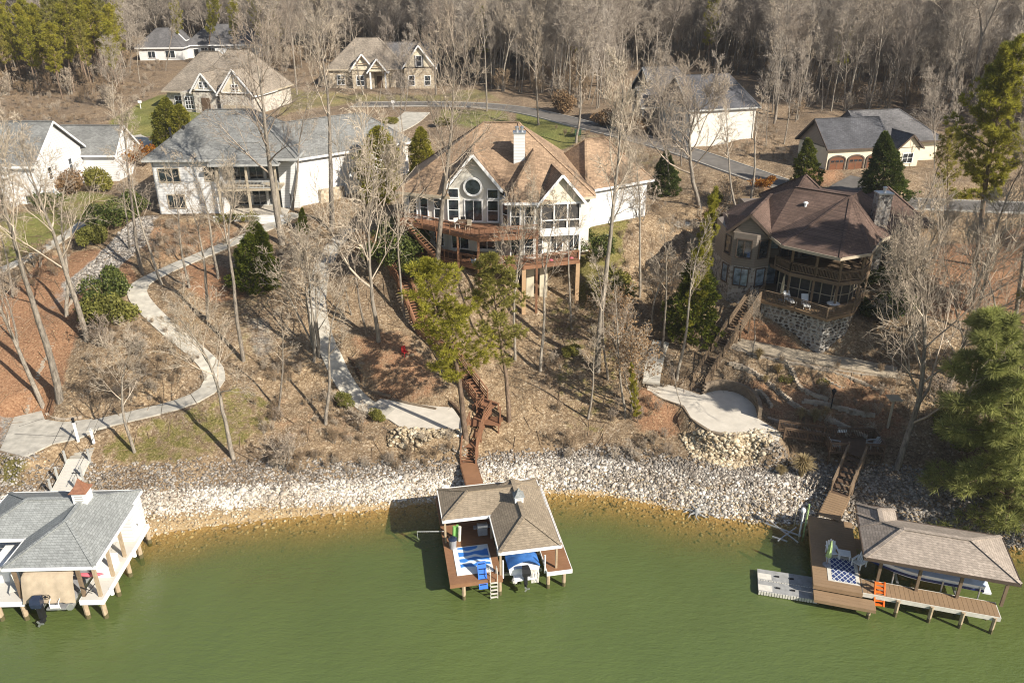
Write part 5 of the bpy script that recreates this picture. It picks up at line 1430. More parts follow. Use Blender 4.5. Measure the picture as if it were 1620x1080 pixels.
put(MB().box(-.9,.9,-1.1,1.1,0,1.3).box(-.95,.95,-1.15,1.15,1.3,1.36), 'storage_locker', 'plastic_white', 'large white storage locker on pale deck at the left edge', 'locker', LC, LR, -1.3, 3.0, LZ)
put(MB().lathe([(.3,0),(.36,.5),(.3,.8),(.1,.9)],(0,0,0),12), 'covered_grill', 'grey_plastic', 'small grey covered grill beside the white storage locker', 'grill', LC, LR, .1, 3.1, LZ)
sc = thing('sling_chair', 'striped sling chair in shade beside the tan canvas', 'chair', on(LC,LR,-.25,1.1,LZ), LR+R(20))
MB().beam((0,-.6,.35),(0,.25,.42),.6,.04).build('seat', M['float_white'], sc); MB().beam((0,.25,.42),(0,.6,1.05),.6,.04).build('backrest', M['float_white'], sc)
for x in (-.3,.3):
    for y in (-.5,.3): MB().box(x-.02,x+.02,y-.02,y+.02,0,.4).build('leg', M['aluminium'], sc)

# ---- gangway to the left boathouse
def gangway():
    a, b = atZ(96, 782, 1.75), atZ(124, 727, 2.55)
    d = (b-a); L = math.hypot(d.x, d.y); rz = math.atan2(d.y, d.x)
    t = thing('gangway', 'pale boarded gangway with cabled posts from boathouse to landing', 'bridge', a, rz)
    slope = d.z/L; n = 24; L2 = L+.2
    for i in range(n):
        x = L2*i/n; MB().box(x+.01, x+L2/n-.01, -.85, .85, slope*x-.05, slope*x).build('deck_board', M['deck_pale'], t)
    for s in (-.9,.9): MB().beam((0,s,-.12),(L2,s,L2*slope-.12),.06,.22).build('side_beam', M['float_white'], t)
    for x in (.6, L*.5, L-.1):
        for s in (-.98,.98): MB().box(x-.09,x+.09,s-.06,s+.06,slope*x-1.6,slope*x+1.0).build('post', M['grey_trim'], t)
    for s in (-.98,.98):
        MB().tube([(0,s,.95),(L2,s,slope*L2+.95),(L2+2.4,s,slope*L2+1.55)], .022, 5).build('cable', M['rope'], t)
    for i in range(3): MB().box(L2+.1+.42*i, L2+.5+.42*i, -.85, .85, slope*L2+.02+.12*i-.3, slope*L2+.02+.12*i).build('step', M['concrete'], t)
gangway()
for (px, py, h, lab) in ((124,697,1.85,'taller white post with black lantern at the gangway head'),(148,698,1.2,'shorter white post with cap at the gangway head')):
    p = atZ(px, py, H(atZ(px,py,3).x, atZ(px,py,3).y)+.05)
    t = thing('lamp_post', lab, 'lamp post', p)
    MB().box(-.08,.08,-.08,.08,-.2,h).build('post', M['white_trim'], t)
    MB().box(-.12,.12,-.12,.12,h,h+.05).lathe([(.09,h+.05),(.15,h+.3),(.17,h+.31),(.03,h+.45)] if h > 1.5 else [(.1,h+.05),(.03,h+.12)],(0,0,0),6).build('lantern', M['black' if h > 1.5 else 'grey_trim'], t)

# ---- right boathouse
RZ_ = 1.4; RC, RR = Vector((20.9, 42.7, 0)), R(-16)
def right_dock():
    t = thing('boathouse', 'open boathouse with taupe hip roof and tan deck on the right', 'boathouse', RC, RR)
    boards(t, .0, 3.1, .25, 8.2, RZ_, 'deck_tan', 'x', .28); frame_under(t, 0, 3.1, .25, 8.2, RZ_, 'deck_tan')
    boards(t, 3.16, 11.6, .35, 1.75, RZ_, 'deck_tan', 'y', .3); frame_under(t, 3.16, 11.6, .35, 1.75, RZ_, 'float_white')
    boards(t, .05, 3.9, -.72, .18, RZ_-.42, 'deck_tan', 'x', .28); frame_under(t, .05, 3.9, -.72, .18, RZ_-.42, 'deck_tan', h=.2)
    boards(t, 3.16, 11.6, 5.2, 6.3, RZ_, 'deck_tan', 'y', .3)
    for x, y in ((.4,.0),(3.6,-.5),(5.4,.2),(7.5,.25),(9.4,.25),(11.3,.3),(7.5,1.6),(9.4,1.6),(11.3,1.6),(.2,4),(.2,8),(3,8),(5,5.7),(8,5.7),(11,5.7)):
        dock_pile(t, x, y, -3, RZ_-.06 if y > .15 else RZ_-.5, .13)
    roof_hip(t, 3.0, 12.3, 1.1, 5.9, 3.85, 1.05, (2.6,2.7), 'x', .1, 'roof_dock_taupe', trim='taupe_trim', t=.14)
    roof_hip(t, 3.0, 5.6, 4.6, 7.2, 3.85, .6, (0.01,1.2), 'y', .05, 'roof_dock_taupe', trim='taupe_trim', t=.12)
    for x in (4.15,6.65,9.2,11.9):
        for y in (1.55,5.5): MB().box(x-.09,x+.09,y-.09,y+.09,RZ_,3.72).build('roof_post', M['wood_grey'], t)
    for x in (5.2,8.3,10.6): MB().tube([(x,2.0,.2),(x,2.0,2.2)], .055, 6).build('lift_post', M['aluminium'], t)
    for x in (5.6,9.3): MB().box(x-.08,x+.08,2.0,5.0,1.15,1.3).build('lift_beam', M['chrome'], t)
right_dock()
b2 = thing('speed_boat', 'long white speedboat with navy stripe and pale blue cover under taupe roof', 'boat', on(RC,RR,10.9,3.2,1.35), RR+R(180))
h2, rows2 = hull(b2, 7.3, 2.25, .95, 'gel_white', 'navy_stripe'); cover(b2, rows2, 'pale_blue_cover', .35)
MB().box(-.55,-.02,-.9,.9,.2,.34).build('swim_platform', M['gel_white'], b2); MB().box(.0,.9,-1.05,1.05,.9,1.02).build('engine_hatch', M['gel_white'], b2)
MB().tube([(7.25,-.1,1.15),(7.6,0,1.2),(7.25,.1,1.15)], .03, 6).build('bow_rail', M['aluminium'], b2)
rgm = thing('rug', 'navy and white lattice rug with pale border on the tan deck', 'rug', on(RC,RR,.95,.95,RZ_+.006), RR)
MB().box(0,2.1,0,2.9,0,.02).build('rug_border', M['float_white'], rgm); MB().box(.28,1.86,.12,2.6,.021,.03).build('rug_field', M['rug'], rgm)
def adirondack(name, label, loc, rz, m='plastic_white', group=None):
    t = thing(name, label, 'chair', loc, rz, group)
    s = MB()
    for i in range(5): s.beam((0,-.5+.13*i,.4-.035*i),(0,-.39+.13*i,.37-.035*i),.56,.03)
    s.build('seat', M[m], t); b = MB()
    for i in range(5):
        x = -.24+.12*i; b.beam((x,.12,.24),(x*1.25,.5,1.0-.09*abs(i-2)),.1,.03)
    b.build('backrest', M[m], t)
    for x in (-.34,.34): MB().box(x-.07,x+.07,-.5,.35,.55,.58).build('armrest', M[m], t)
    for x in (-.33,.33):
        MB().box(x-.03,x+.03,-.5,-.4,0,.55).build('leg', M[m], t); MB().box(x-.03,x+.03,.2,.3,0,.55).build('leg', M[m], t)
    return t
adirondack('dock_chair', 'white chair at the left corner of the lattice rug', on(RC,RR,1.35,3.9,RZ_), RR+R(15))
adirondack('dock_chair', 'white chair under the taupe roof edge by the lattice rug', on(RC,RR,3.2,3.2,RZ_), RR+R(-40))
tt = thing('side_table', 'low white side table between the two white dock chairs', 'table', on(RC,RR,2.2,3.75,RZ_), RR)
MB().box(-.4,.4,-.35,.35,.4,.45).build('table_top', M['plastic_white'], tt)
for x in (-.33,.33):
    for y in (-.28,.28): MB().box(x-.03,x+.03,y-.03,y+.03,0,.4).build('leg', M['plastic_white'], tt)
def parasol(name, label, loc, m, h=2.3):
    t = thing(name, label, 'parasol', loc)
    MB().lathe([(.28,0),(.28,.06),(.06,.1)],(0,0,0),12).build('base', M['grey_plastic'], t); MB().tube([(0,0,.08),(0,0,h)], .025, 6).build('pole', M['wood_grey'], t)
    mb = MB(); n = 10; vs = []
    for r, z in ((.17,.75),(.14,1.1),(.12,1.6),(.04,h-.02)):
        for k in range(n): a = 2*math.pi*k/n; q = r*(1.25 if k % 2 else .75); vs.append((q*math.cos(a), q*math.sin(a), z))
    mb.add(vs, [(i*n+k, i*n+(k+1)%n, (i+1)*n+(k+1)%n, (i+1)*n+k) for i in range(3) for k in range(n)]); mb.build('folded_canopy', M[m], t)
M['parasol_cream'] = m_plain('cream_parasol_cloth', (.5,.43,.3), .9, .12); M['parasol_green'] = m_plain('green_white_parasol_cloth', (.35,.46,.2), .9, .45, 5)
parasol('folded_parasol', 'folded green and white parasol beside the lattice rug', on(RC,RR,.95,2.6,RZ_), 'parasol_green', 2.2)
ol = thing('boarding_ladder', 'orange plastic boarding ladder standing at the tan deck edge', 'ladder', on(RC,RR,3.95,.2,RZ_), RR+R(8))
for x in (0,.62): MB().beam((x,-.1,-.75),(x,.62,.75),.09,.16).build('side_rail', M['orange'], ol)
for k in range(6): MB().box(.05,.57,-.12+.125*k,.08+.125*k,-.72+.26*k,-.66+.26*k).build('step', M['orange'], ol)
fd = thing('floating_dock', 'weathered grey floating ramp of two modules left of the tan deck', 'floating dock', atZ(1200,934,.35), R(-13.5))
fw, fdpt = 4.0, 1.15
for j in range(2):
    y0 = j*1.22
    o = MB().box(0,fw,y0,y0+fdpt,-.25,.0).build('float_module', M['float_grey'], fd)
    rb = MB()
    for i in range(22): rb.box(fw*i/22+.02, fw*(i+1)/22-.03, y0-.05, y0-.002, -.28, .02)
    rb.build('ribbed_edge', M['float_white'], o)
    for x in (1.2,2.2): MB().box(x,x+.3,y0+.5,y0+.62,.0,.07).build('roller', M['black'], o)
    MB().box(.0,.95,y0+.1,y0+.7,.001,.02).build('worn_patch', M['float_white'], o)
lf = thing('watercraft_lift', 'green white lift posts with crossed cradle arms beside the tan deck', 'boat lift', on(RC,RR,.0,7.3,0), RR)
for x, z in ((-.25,3.1),(-.55,2.4)): MB().tube([(x,0,-1.5),(x,0,z)], .07, 8).build('post', M['parasol_green' if z > 3 else 'plastic_white'], lf)
MB().blob((-.6,0,2.45),.2,.2,.28,8,6).build('winch', M['plastic_white'], lf)
for (a, b) in (((-.5,-.4,.35),(-3.2,.35,.45)),((-.7,-1.2,.3),(-2.9,.9,.4)),((-.8,.6,.35),(-2.2,-1.5,.35)),((-1.5,-1.3,.3),(-2.6,-1.0,.3))): MB().beam(a, b, .08, .1).build('cradle_arm', M['aluminium'], lf)
pp = thing('marker_pole', 'thin yellow pole standing in shallow water by the stone bank', 'pole', atZ(1256,832,0)); MB().tube([(0,0,-1),(0,0,2.8)], .045, 6).build('shaft', M['parasol_cream'], pp); MB().box(-.06,.06,-.06,.06,2.8,2.9).build('cap', M['plastic_white'], pp)

# ------------------------------------------------------------------ stairs
def stair(t, a, b, width, m_tread, m_rail, landing_top=0.0, rise=.19, rails=True, bal=False):
    a, b = Vector(a), Vector(b); d = b-a; hd = Vector((d.x,d.y,0)).normalized(); s = Vector((-hd.y,hd.x,0))
    n = max(2, round(abs(d.z)/rise))
    for i in range(n+1):
        p = a.lerp(b, i/n); MB().beam(p-s*width/2, p+s*width/2, max(.26, math.hypot(d.x,d.y)/n*.9), .05).build('tread', M[m_tread], t)
    for k in (-1,1):
        o = s*(k*(width/2+.04)); dn = Vector((0,0,-.14))
        MB().beam(a+o+dn, b+o+dn, .06, .3).build('stringer', M[m_rail], t)
        if rails:
            u = Vector((0,0,.95)); hr = MB(); hr.beam(a+o+u, b+o+u, .13, .06); hr.beam(a+o+u*.55, b+o+u*.55, .05, .12); hr.beam(a+o+u*.25, b+o+u*.25, .05, .12); hr.build('handrail', M[m_rail], t)
            m = max(1, round(d.length/1.8))
            for i in range(m+1):
                p = a.lerp(b, i/m)+o; MB().box(p.x-.06,p.x+.06,p.y-.06,p.y+.06,min(p.z-.3, H(p.x+t.location.x,p.y+t.location.y)-t.location.z-.2),p.z+1.0).build('railing_post', M[m_rail], t)
            if bal:
                bl = MB(); k2 = int(d.length/.16)
                for i in range(1,k2): p = a.lerp(b, i/k2)+o; bl.box(p.x-.02,p.x+.02,p.y-.02,p.y+.02,p.z+.05,p.z+.9)
                bl.build('baluster', M[m_rail], t, kind='stuff')
def landing(t, c, hx, hy, rz, m, z=None):
    ca, sa = math.cos(rz), math.sin(rz)
    n = max(2, round(2*hy/.2))
    for i in range(n):
        y0, y1 = -hy+2*hy*i/n+.006, -hy+2*hy*(i+1)/n-.006
        MB().prism([(c[0]+x*ca-y*sa, c[1]+x*sa+y*ca) for x, y in ((-hx,y0),(hx,y0),(hx,y1),(-hx,y1))], c[2]-.06, c[2]).build('deck_board', M[m], t)
    for sx, sy in ((-1,-1),(1,-1),(1,1),(-1,1)):
        x, y = sx*(hx-.08), sy*(hy-.08); X, Y = c[0]+x*ca-y*sa, c[1]+x*sa+y*ca
        MB().box(X-.07,X+.07,Y-.07,Y+.07,H(X+t.location.x,Y+t.location.y)-t.location.z-.3,c[2]-.06).build('post', M[m], t)
def long_stair():
    pix = [(617,452),(640,478),(668,526),(706,560),(738,606),(763,640)]
    pts = [G(*p) for p in pix]
    base = pts[-1].copy(); t = thing('timber_stair', 'long red brown timber stair zigzagging down the slope to the middle boathouse', 'stair', base)
    up = [Vector((p.x, p.y, p.z+.45))-base for p in pts]
    for i, (a, b) in enumerate(zip(up[:-1], up[1:])): stair(t, a, b, 1.15, 'deck_red', 'deck_red')
    e = up[-1]; landing(t, (e.x+.35, e.y-.6, e.z-.02), .95, .85, R(-35), 'deck_red')
    q = [G(755,668)-base+Vector((0,0,.35)), G(744,706)-base+Vector((0,0,.3)), G(741,738)-base+Vector((0,0,.35))]
    landing(t, (q[0].x+.9, q[0].y-.1, q[0].z-.03), 1.3, .75, R(-12), 'deck_red')
    rail(t, [(q[0].x+2.1,q[0].y-.75,q[0].z),(q[0].x+2.1,q[0].y+.5,q[0].z)], 1.0, 'deck_red', .1, .16, .03)
    stair(t, (e.x+.5, e.y-1.2, e.z), (q[0].x+.3, q[0].y+.4, q[0].z), 1.2, 'deck_red', 'deck_red')
    stair(t, q[0]+Vector((0,-.5,-.05)), q[1], 1.25, 'deck_red', 'deck_red'); stair(t, q[1]+Vector((0,-.2,-.1)), q[2], 1.25, 'deck_red', 'deck_red')
    # walkway on to the dock
    w0 = q[2]; w1 = on(MC, MR, 3.3, 9.7, CZ+.12)-base; d = w1-w0; n = 20
    sdir = Vector((-d.y, d.x, 0)).normalized()
    for i in range(n):
        p = w0.lerp(w1, (i+.5)/n); MB().beam(p-sdir*.68, p+sdir*.68, d.length/n*.94, .05).build('deck_board', M['deck_rust'], t)
    for k in (-.72,.72): MB().beam(w0+sdir*k+Vector((0,0,-.12)), w1+sdir*k+Vector((0,0,-.12)), .05, .24).build('side_beam', M['deck_red'], t)
long_stair()
def right_stair():
    a, b = atY(1190, 470, 73.6), G(1105, 615)
    a = Vector((24.1, 73.6, 10.35)); base = b.copy(); t = thing('timber_stair', 'straight weathered timber stair from the stone walled deck to the curved patio', 'stair', base)
    A = a-base; B = Vector((0,0,.1)); m1 = A.lerp(B,.36); m2 = A.lerp(B,.68); fl = Vector((B.x-A.x,B.y-A.y,0)).normalized()*.5
    for p in (m1, m2): p.z += .15
    stair(t, A, m1, 1.2, 'wood_grey', 'wood_grey', bal=True); landing(t, (m1.x+fl.x*.6, m1.y+fl.y*.6, m1.z-.08), .62, .55, math.atan2(fl.y,fl.x)+R(90), 'wood_grey')
    stair(t, m1+fl*1.2+Vector((0,0,-.1)), m2, 1.2, 'wood_grey', 'wood_grey', bal=True); landing(t, (m2.x+fl.x*.6, m2.y+fl.y*.6, m2.z-.08), .62, .55, math.atan2(fl.y,fl.x)+R(90), 'wood_grey')
    stair(t, m2+fl*1.2+Vector((0,0,-.1)), B, 1.2, 'wood_grey', 'wood_grey', bal=True)
right_stair()
def lower_deck():
    c = G(1345, 715); zt = c.z+.7
    t = thing('lower_deck', 'dark timber deck with railings above the right boathouse', 'deck', (c.x, c.y, 0), R(-3))
    landing(t, (0,0,zt), 2.3, 1.3, 0, 'wood_dark')
    rail(t, [(-2.25,.2,zt),(-2.25,-1.25,zt),(-.85,-1.25,zt)], .95, 'wood_dark', .11, .14, .035); rail(t, [(.65,-1.25,zt),(2.25,-1.25,zt),(2.25,1.25,zt)], .95, 'wood_dark', .11, .14, .035)
    rail(t, [(2.2,1.25,zt),(-1.8,1.3,zt)], .95, 'wood_dark', .11, .14, .035)
    # ramp up to the patio
    r0 = Vector((-2.0,.75,zt)); p = atZ(1237,690,ZPR); r1 = Vector((p.x-c.x, p.y-c.y, ZPR+.1)); d = r1-r0; n = 18; s = Vector((-d.y,d.x,0)).normalized()
    for i in range(n): q = r0.lerp(r1,(i+.5)/n); MB().beam(q-s*.6,q+s*.6,d.length/n*.94,.05).build('deck_board', M['wood_dark'], t)
    for k in (-.62,.62): rail(t, [r0+s*k, r1+s*k], .95, 'wood_dark', .11, .14, .035)
    # stair down to the dock
    e = on(RC,RR,1.9,8.1,RZ_); d1 = Vector((e.x-c.x, e.y-c.y, RZ_+.12)); d0 = d1.lerp(Vector((-.1,-1.3,zt)), .45); d0.z = RZ_+.25
    stair(t, (-.1,-1.4,zt), d0, 1.3, 'wood_dark', 'wood_grey')
    n = 12; dd = d1-d0; s = Vector((-dd.y,dd.x,0)).normalized()
    for i in range(n): q = d0.lerp(d1,(i+.5)/n); MB().beam(q-s*.75,q+s*.75,dd.length/n*.94,.05).build('deck_board', M['deck_tan'], t)
    for k in (-.78,.78): MB().beam(d0+s*k+Vector((0,0,-.1)), d1+s*k+Vector((0,0,-.1)), .05, .2).build('side_beam', M['deck_tan'], t)
    return c, zt
LDC, LDZ = lower_deck()
adirondack('deck_chair', 'pale chair at the left end of the dark lower deck', (LDC.x-1.7, LDC.y-.4, LDZ), R(70), 'float_grey'); adirondack('deck_chair', 'pale chair at the right end of the dark lower deck', (LDC.x+1.7, LDC.y-.3, LDZ), R(-80), 'float_grey')
sg = thing('small_sign', 'small white sign on the rail behind the dark lower deck', 'sign', (LDC.x-.4, LDC.y+1.38, LDZ)); MB().box(-.03,.03,-.03,.03,-.6,.6).build('post', M['wood_dark'], sg); MB().box(-.4,.4,-.06,-.03,.45,.95).build('board', M['plastic_white'], sg)

# ---- things on the house decks
HD = Vector((0,0,10.4))
def lounger(label, loc, rz):
    t = thing('deck_lounger', label, 'lounger', loc, rz)
    MB().beam((0,-1.0,.36),(0,.25,.36),.66,.06).build('seat', M['plastic_white'], t); MB().beam((0,.25,.36),(0,.75,1.0),.66,.06).build('backrest', M['plastic_white'], t)
    for x in (-.3,.3):
        for y in (-.85,.25): MB().box(x-.03,x+.03,y-.03,y+.03,0,.34).build('leg', M['plastic_white'], t)
lounger('left white lounger on the stone walled deck', (27.15,72.5,10.4), R(12)); lounger('right white lounger on the stone walled deck', (28.45,71.6,10.4), R(-8))
parasol('folded_parasol', 'folded cream parasol left of the white loungers', (26.6,73.2,10.4), 'parasol_cream', 2.5); parasol('folded_parasol', 'folded cream parasol by the round table on the stone walled deck', (31.0,71.0,10.4), 'parasol_cream', 2.5)
rt = thing('round_table', 'round pale table on the stone walled deck', 'table', (30.7,70.5,10.4)); MB().lathe([(.6,.7),(.62,.74),(.6,.75)],(0,0,0),18).build('table_top', M['plastic_white'], rt); MB().lathe([(.3,0),(.05,.05),(.05,.7)],(0,0,0),8).build('leg', M['grey_plastic'], rt)
def dining_chair(label, loc, rz, m, group=None):
    t = thing('patio_chair', label, 'chair', loc, rz, group)
    MB().box(-.24,.24,-.24,.24,.42,.47).build('seat', M[m], t); MB().beam((0,.24,.47),(0,.3,.98),.46,.04).build('backrest', M[m], t)
    for x in (-.21,.21):
        for y in (-.21,.21): MB().box(x-.02,x+.02,y-.02,y+.02,0,.42).build('leg', M[m], t)
    return t
for k, (x, y, a) in enumerate(((-5.6,78.0,20),(-4.4,77.4,-25),(-5.0,79.0,180))): dining_chair(('pale','wooden','dark')[k]+' chair at the table on the upper red deck', (x,y,16.3), R(a), ('float_white','tan_trim','black')[k])
ut = thing('patio_table', 'dark square table on the upper red deck', 'table', (-5.0,78.2,16.3)); MB().box(-.5,.5,-.4,.4,.68,.73).build('table_top', M['wood_dark'], ut)
for x in (-.42,.42):
    for y in (-.32,.32): MB().box(x-.03,x+.03,y-.03,y+.03,0,.68).build('leg', M['black'], ut)
pt = thing('patio_table', 'long dark table on the lower red deck in the shade', 'table', (-4.6,77.6,13.2), R(-25)); MB().box(-.9,.9,-.45,.45,.68,.74).build('table_top', M['black'], pt)
for x in (-.8,.8):
    for y in (-.35,.35): MB().box(x-.03,x+.03,y-.03,y+.03,0,.68).build('leg', M['black'], pt)
pot = thing('plant_pot', 'pale blue plant pot at the lower red deck rail', 'pot', (-3.9,76.2,13.2)); MB().lathe([(.18,0),(.28,.4),(.3,.42),(.25,.43)],(0,0,0),12).build('pot', M['pale_blue_cover'], pot); MB().blob((0,0,.46),.22,.22,.1,8,4).build('soil', M['wood_dark'], pot)
hm = thing('hammock', 'hammock in a dark triangular wooden frame on the lower red deck', 'hammock', (5.2,77.9,13.2), R(14))
for s in (-1,1):
    MB().beam((s*1.5,-.1,0),(s*.0,-.0,1.75),.09,.09).build('frame_leg', M['wood_dark'], hm)
mb = MB(); mb.add([(-1.1+2.2*i/8, y, .95-.5*math.sin(math.pi*i/8)) for i in range(9) for y in (-.4,.4)], [(2*i,2*i+2,2*i+3,2*i+1) for i in range(8)]); mb.build('sling', M['float_white'], hm)
for x, c in ((4.0,'pink'),(6.1,'pink')): 
    o = MB().box(-.2,.2,-.2,.2,.0,.09).blob((0,0,.1),.19,.19,.06,8,4).build('cushion', M[c]); o.location = (x, 76.9+(x-4)*.3, 13.2); tag(o, 'pink cushion on the lower red deck left of the hammock' if x < 5 else 'pink cushion on the lower red deck right of the hammock', 'cushion')

# ------------------------------------------------------------------ walls and edging in the gardens
def line_wall(name, label, pix, h, m, bw=.4, bh=.18, th=.28, zs=None, piece='block', cat='wall', world=None, rough=.03):
    """low wall of separate courses of blocks or timbers; every block a part"""
    P = resample(smooth_line(world if world else [G(*p) for p in pix], it=2), bw)
    t = thing(name, label, cat, P[0]); c0 = P[0].copy(); n = max(1, round(h/bh))
    for k in range(n):
        for i in range(len(P)-1):
            off = .5 if k % 2 else 0
            a = P[i].lerp(P[i+1], off); b = P[i+1].lerp(P[min(i+2,len(P)-1)], off)
            if (b-a).length < .1: continue
            z0 = (zs if zs is not None else min(a.z, b.z)-.15); d = (b-a).normalized()*.012
            mb = MB(); e = rnd.uniform(-rough, rough); s = Vector((-d.y,d.x,0)).normalized()*e
            A, B = a-c0+d+s, b-c0-d+s; A.z = B.z = z0-c0.z+bh*(k+.5); mb.beam(A, B, th, bh-.012); mb.build(piece, M[m], t)
    return t
M['wall_block'] = m_plain('brown_wall_block', (.2,.155,.11), .95, .25, 2.0, bump=.3, island=.25)
fr = [atZ(*p, ZPR) for p in ((1023,617),(1049,631),(1082,642),(1088,652),(1096,663),(1110,674),(1124,682),(1145,688),(1161,690),(1181,683))]
line_wall('retaining_wall', 'curved brown block wall holding up the front of the right patio', None, .9, 'wall_block', .5, .18, .3, ZPR-.85, world=fr)
bk = [atZ(*p, ZPR) for p in ((1111,623),(1130,617),(1146,616),(1161,619),(1176,625),(1187,632),(1195,640),(1199,650),(1201,663))]
line_wall('retaining_wall', 'curved block wall behind the right patio', None, 1.08, 'wall_block', .5, .18, .32, ZPR, world=bk)
line_wall('timber_wall', 'long stacked timber wall along the middle patio top', [(576,600),(596,622),(624,636),(660,643),(690,649)], .5, 'timber', 2.2, .2, .2, piece='timber')
line_wall('timber_wall', 'upper timber terrace wall in the middle garden', [(552,578),(590,576),(640,566),(655,562)], .4, 'timber', 2.0, .2, .2, piece='timber')
line_wall('timber_wall', 'dark timber wall end beside the pale middle path', [(551,562),(560,575),(572,598)], 1.0, 'wood_dark', 1.8, .2, .22, piece='timber')
line_wall('timber_edge', 'timber edge above the stone pile', [(640,690),(664,695),(690,699)], .25, 'timber', 2.0, .2, .2, piece='timber')
line_wall('timber_edge', 'slanting timber at the left end of the stone pile', [(602,672),(614,682),(630,692)], .25, 'timber', 2.0, .2, .2, piece='timber')
line_wall('timber_edge', 'timber edge at the bottom of the left landing', [(0,714),(20,719),(40,724)], .3, 'timber', 2.0, .2, .2, piece='timber')
line_wall('timber_edge', 'timbers beside the pale patio and the red stair', [(700,612),(718,634),(732,660)], .4, 'wood_dark', 2.0, .2, .2, piece='timber')
M['log'] = m_plain('pale_garden_stone', (.36,.3,.23), .95, .25, 2.0, bump=.3, island=.3)
for lab, px in (('long winding stone edging below the timber stair', [(1150,576),(1185,585),(1215,605),(1240,628),(1262,646),(1300,664)]),('stone edging in the middle of the right garden', [(1228,578),(1246,592),(1262,610),(1275,622),(1310,634)]),
                ('short stone edging near the gravel drive', [(1294,594),(1312,604),(1336,614)]),('stone edging just behind the curved patio wall', [(1178,602),(1198,612),(1212,628),(1220,646)]),
                ('upper stone terrace edge just below the gravel drive',[(1190,572),(1240,584),(1292,590),(1350,606),(1392,618)]),('stone terrace edge behind the garden lantern',[(1268,636),(1300,640),(1340,650),(1384,660)]),('stone terrace edge left of the garden lantern',[(1214,660),(1250,672),(1290,682),(1322,690)]),('lowest stone edging by the dark lower deck', [(1306,664),(1330,672),(1352,684),(1372,694)]),('stone row along the front of the gravel drive', [(1160,552),(1210,566),(1290,580),(1360,592),(1424,598)]),
                ('stone edging beside the red mulch bed on the left', [(40,654),(52,610),(78,555),(105,495),(128,440)]),('stones round the tip of the leafy island by the landing', [(74,654),(82,660),(100,664),(130,660)])):
    line_wall('stone_edging', lab, px, .3 if 'left' in lab or 'landing' in lab or 'drive' in lab else .5, 'log', .34, .25, .3, piece='stone', rough=.1)
ab = thing('arbour', 'tall narrow post with slatted square top in the right garden', 'arbour', G(1404,676))
MB().box(-.08,.08,-.08,.08,-.2,2.9).build('post', M['tan_trim'], ab); MB().box(-.45,-.37,-.5,.5,2.8,2.9).box(.37,.45,-.5,.5,2.8,2.9).build('beam', M['tan_trim'], ab)
for k in range(9): MB().box(-.55,.55,-.52+.125*k,-.46+.125*k,2.9,2.98).build('slat', M['tan_trim'], ab)
lp = thing('garden_lamp', 'black garden lantern on a post in the right garden', 'lamp post', G(1314,648)); MB().tube([(0,0,-.2),(0,0,1.6)], .05, 8).build('post', M['black'], lp); MB().lathe([(.1,1.6),(.2,1.95),(.24,1.97),(.05,2.2)],(0,0,0),6).build('lantern', M['black'], lp)
dining_chair('small red chair in the middle garden above the timber wall', G(641,563), R(40), 'red')
for px, py, lab in ((223,172,'small white sign on the bright lawn'),(622,172,'white mailbox by the road below the stone house')):
    q = thing('mailbox' if px > 300 else 'yard_sign', lab, 'mailbox' if px > 300 else 'sign', G(px,py)); MB().box(-.05,.05,-.05,.05,-.2,1.0).build('post', M['white_trim'], q); MB().box(-.3,.3,-.12,.12,1.0,1.4).build('box' if px > 300 else 'board', M['white_trim'], q)
ub = thing('utility_box', 'green utility box on the grass verge by the road', 'utility box', G(914,214)); MB().box(-.5,.5,-.4,.4,0,.8).build('cabinet', M['green_dark'], ub); MB().box(-.54,.54,-.44,.44,.8,.88).build('lid', M['green_dark'], ub)
wg = thing('driftwood_stump', 'pale driftwood stump lying in the shallow water', 'stump', atZ(1101,812,0)); mb = MB(); mb.tube([(0,0,-.3),(.05,0,.25),(0,.1,.45)], [.3,.22,.12], 8)
for k in range(7): a = k*.9; mb.tube([(0,0,.15),(.6*math.cos(a),.6*math.sin(a),.2+.1*math.sin(k)),(1.15*math.cos(a+.3),1.0*math.sin(a+.3),-.1)], [.1,.06,.02], 5)
mb.build('root', M['float_grey'], wg)
st = thing('tree_stump', 'sawn pale tree stump on the bare slope below the white two storey house', 'stump', G(255,386)); MB().tube([(0,0,-.2),(0,0,.2),(0,0,.75)], [.5,.36,.32], 10).build('trunk', M['timber'], st); MB().lathe([(.31,.751),(.31,.76)],(0,0,0),10).build('cut_face', M['tan_trim'], st)
# ------------------------------------------------------------------ trees and plants
M['bark'] = m_bark('grey_bark', (.2,.17,.14), (.42,.37,.31))
M['bark_pine'] = m_bark('pine_bark', (.13,.09,.065), (.3,.22,.16))
def m_twig(name, c):
    t = NT(name); oi = t.n("ShaderNodeObjectInfo").outputs["Random"]; ri = t.n("ShaderNodeNewGeometry").outputs["Random Per Island"]
    col = t.ramp(ri, [(0, _m(c, .6)), (.5, c), (1, _m(c, 1.4))])
    col = t.mix(1.0, col, t.ramp(oi, [(0, (.72,.68,.66)), (.5, (1,.97,.92)), (1, (1.15,1.12,1.08))]), 'MULTIPLY')
    t.base(col); t.rough(.9); t.p.inputs["Specular IOR Level"].default_value = .1; return t.m
M['twig'] = m_twig('pale_twigs', (.42,.36,.29)); M['twig_wood'] = m_twig('brown_twigs', (.39,.345,.295)); M['brush'] = m_twig('dry_brush', (.3,.225,.15))
M['needles'] = m_leaf('pine_needles', (.2,.2,.03), (.52,.47,.075), .6, .5); M['needles_dull'] = m_leaf('dull_pine_needles', (.17,.17,.045), (.46,.41,.11), .6, .5); M['needles_white'] = m_leaf('white_pine_needles', (.18,.21,.065), (.5,.5,.19), .6, .5)
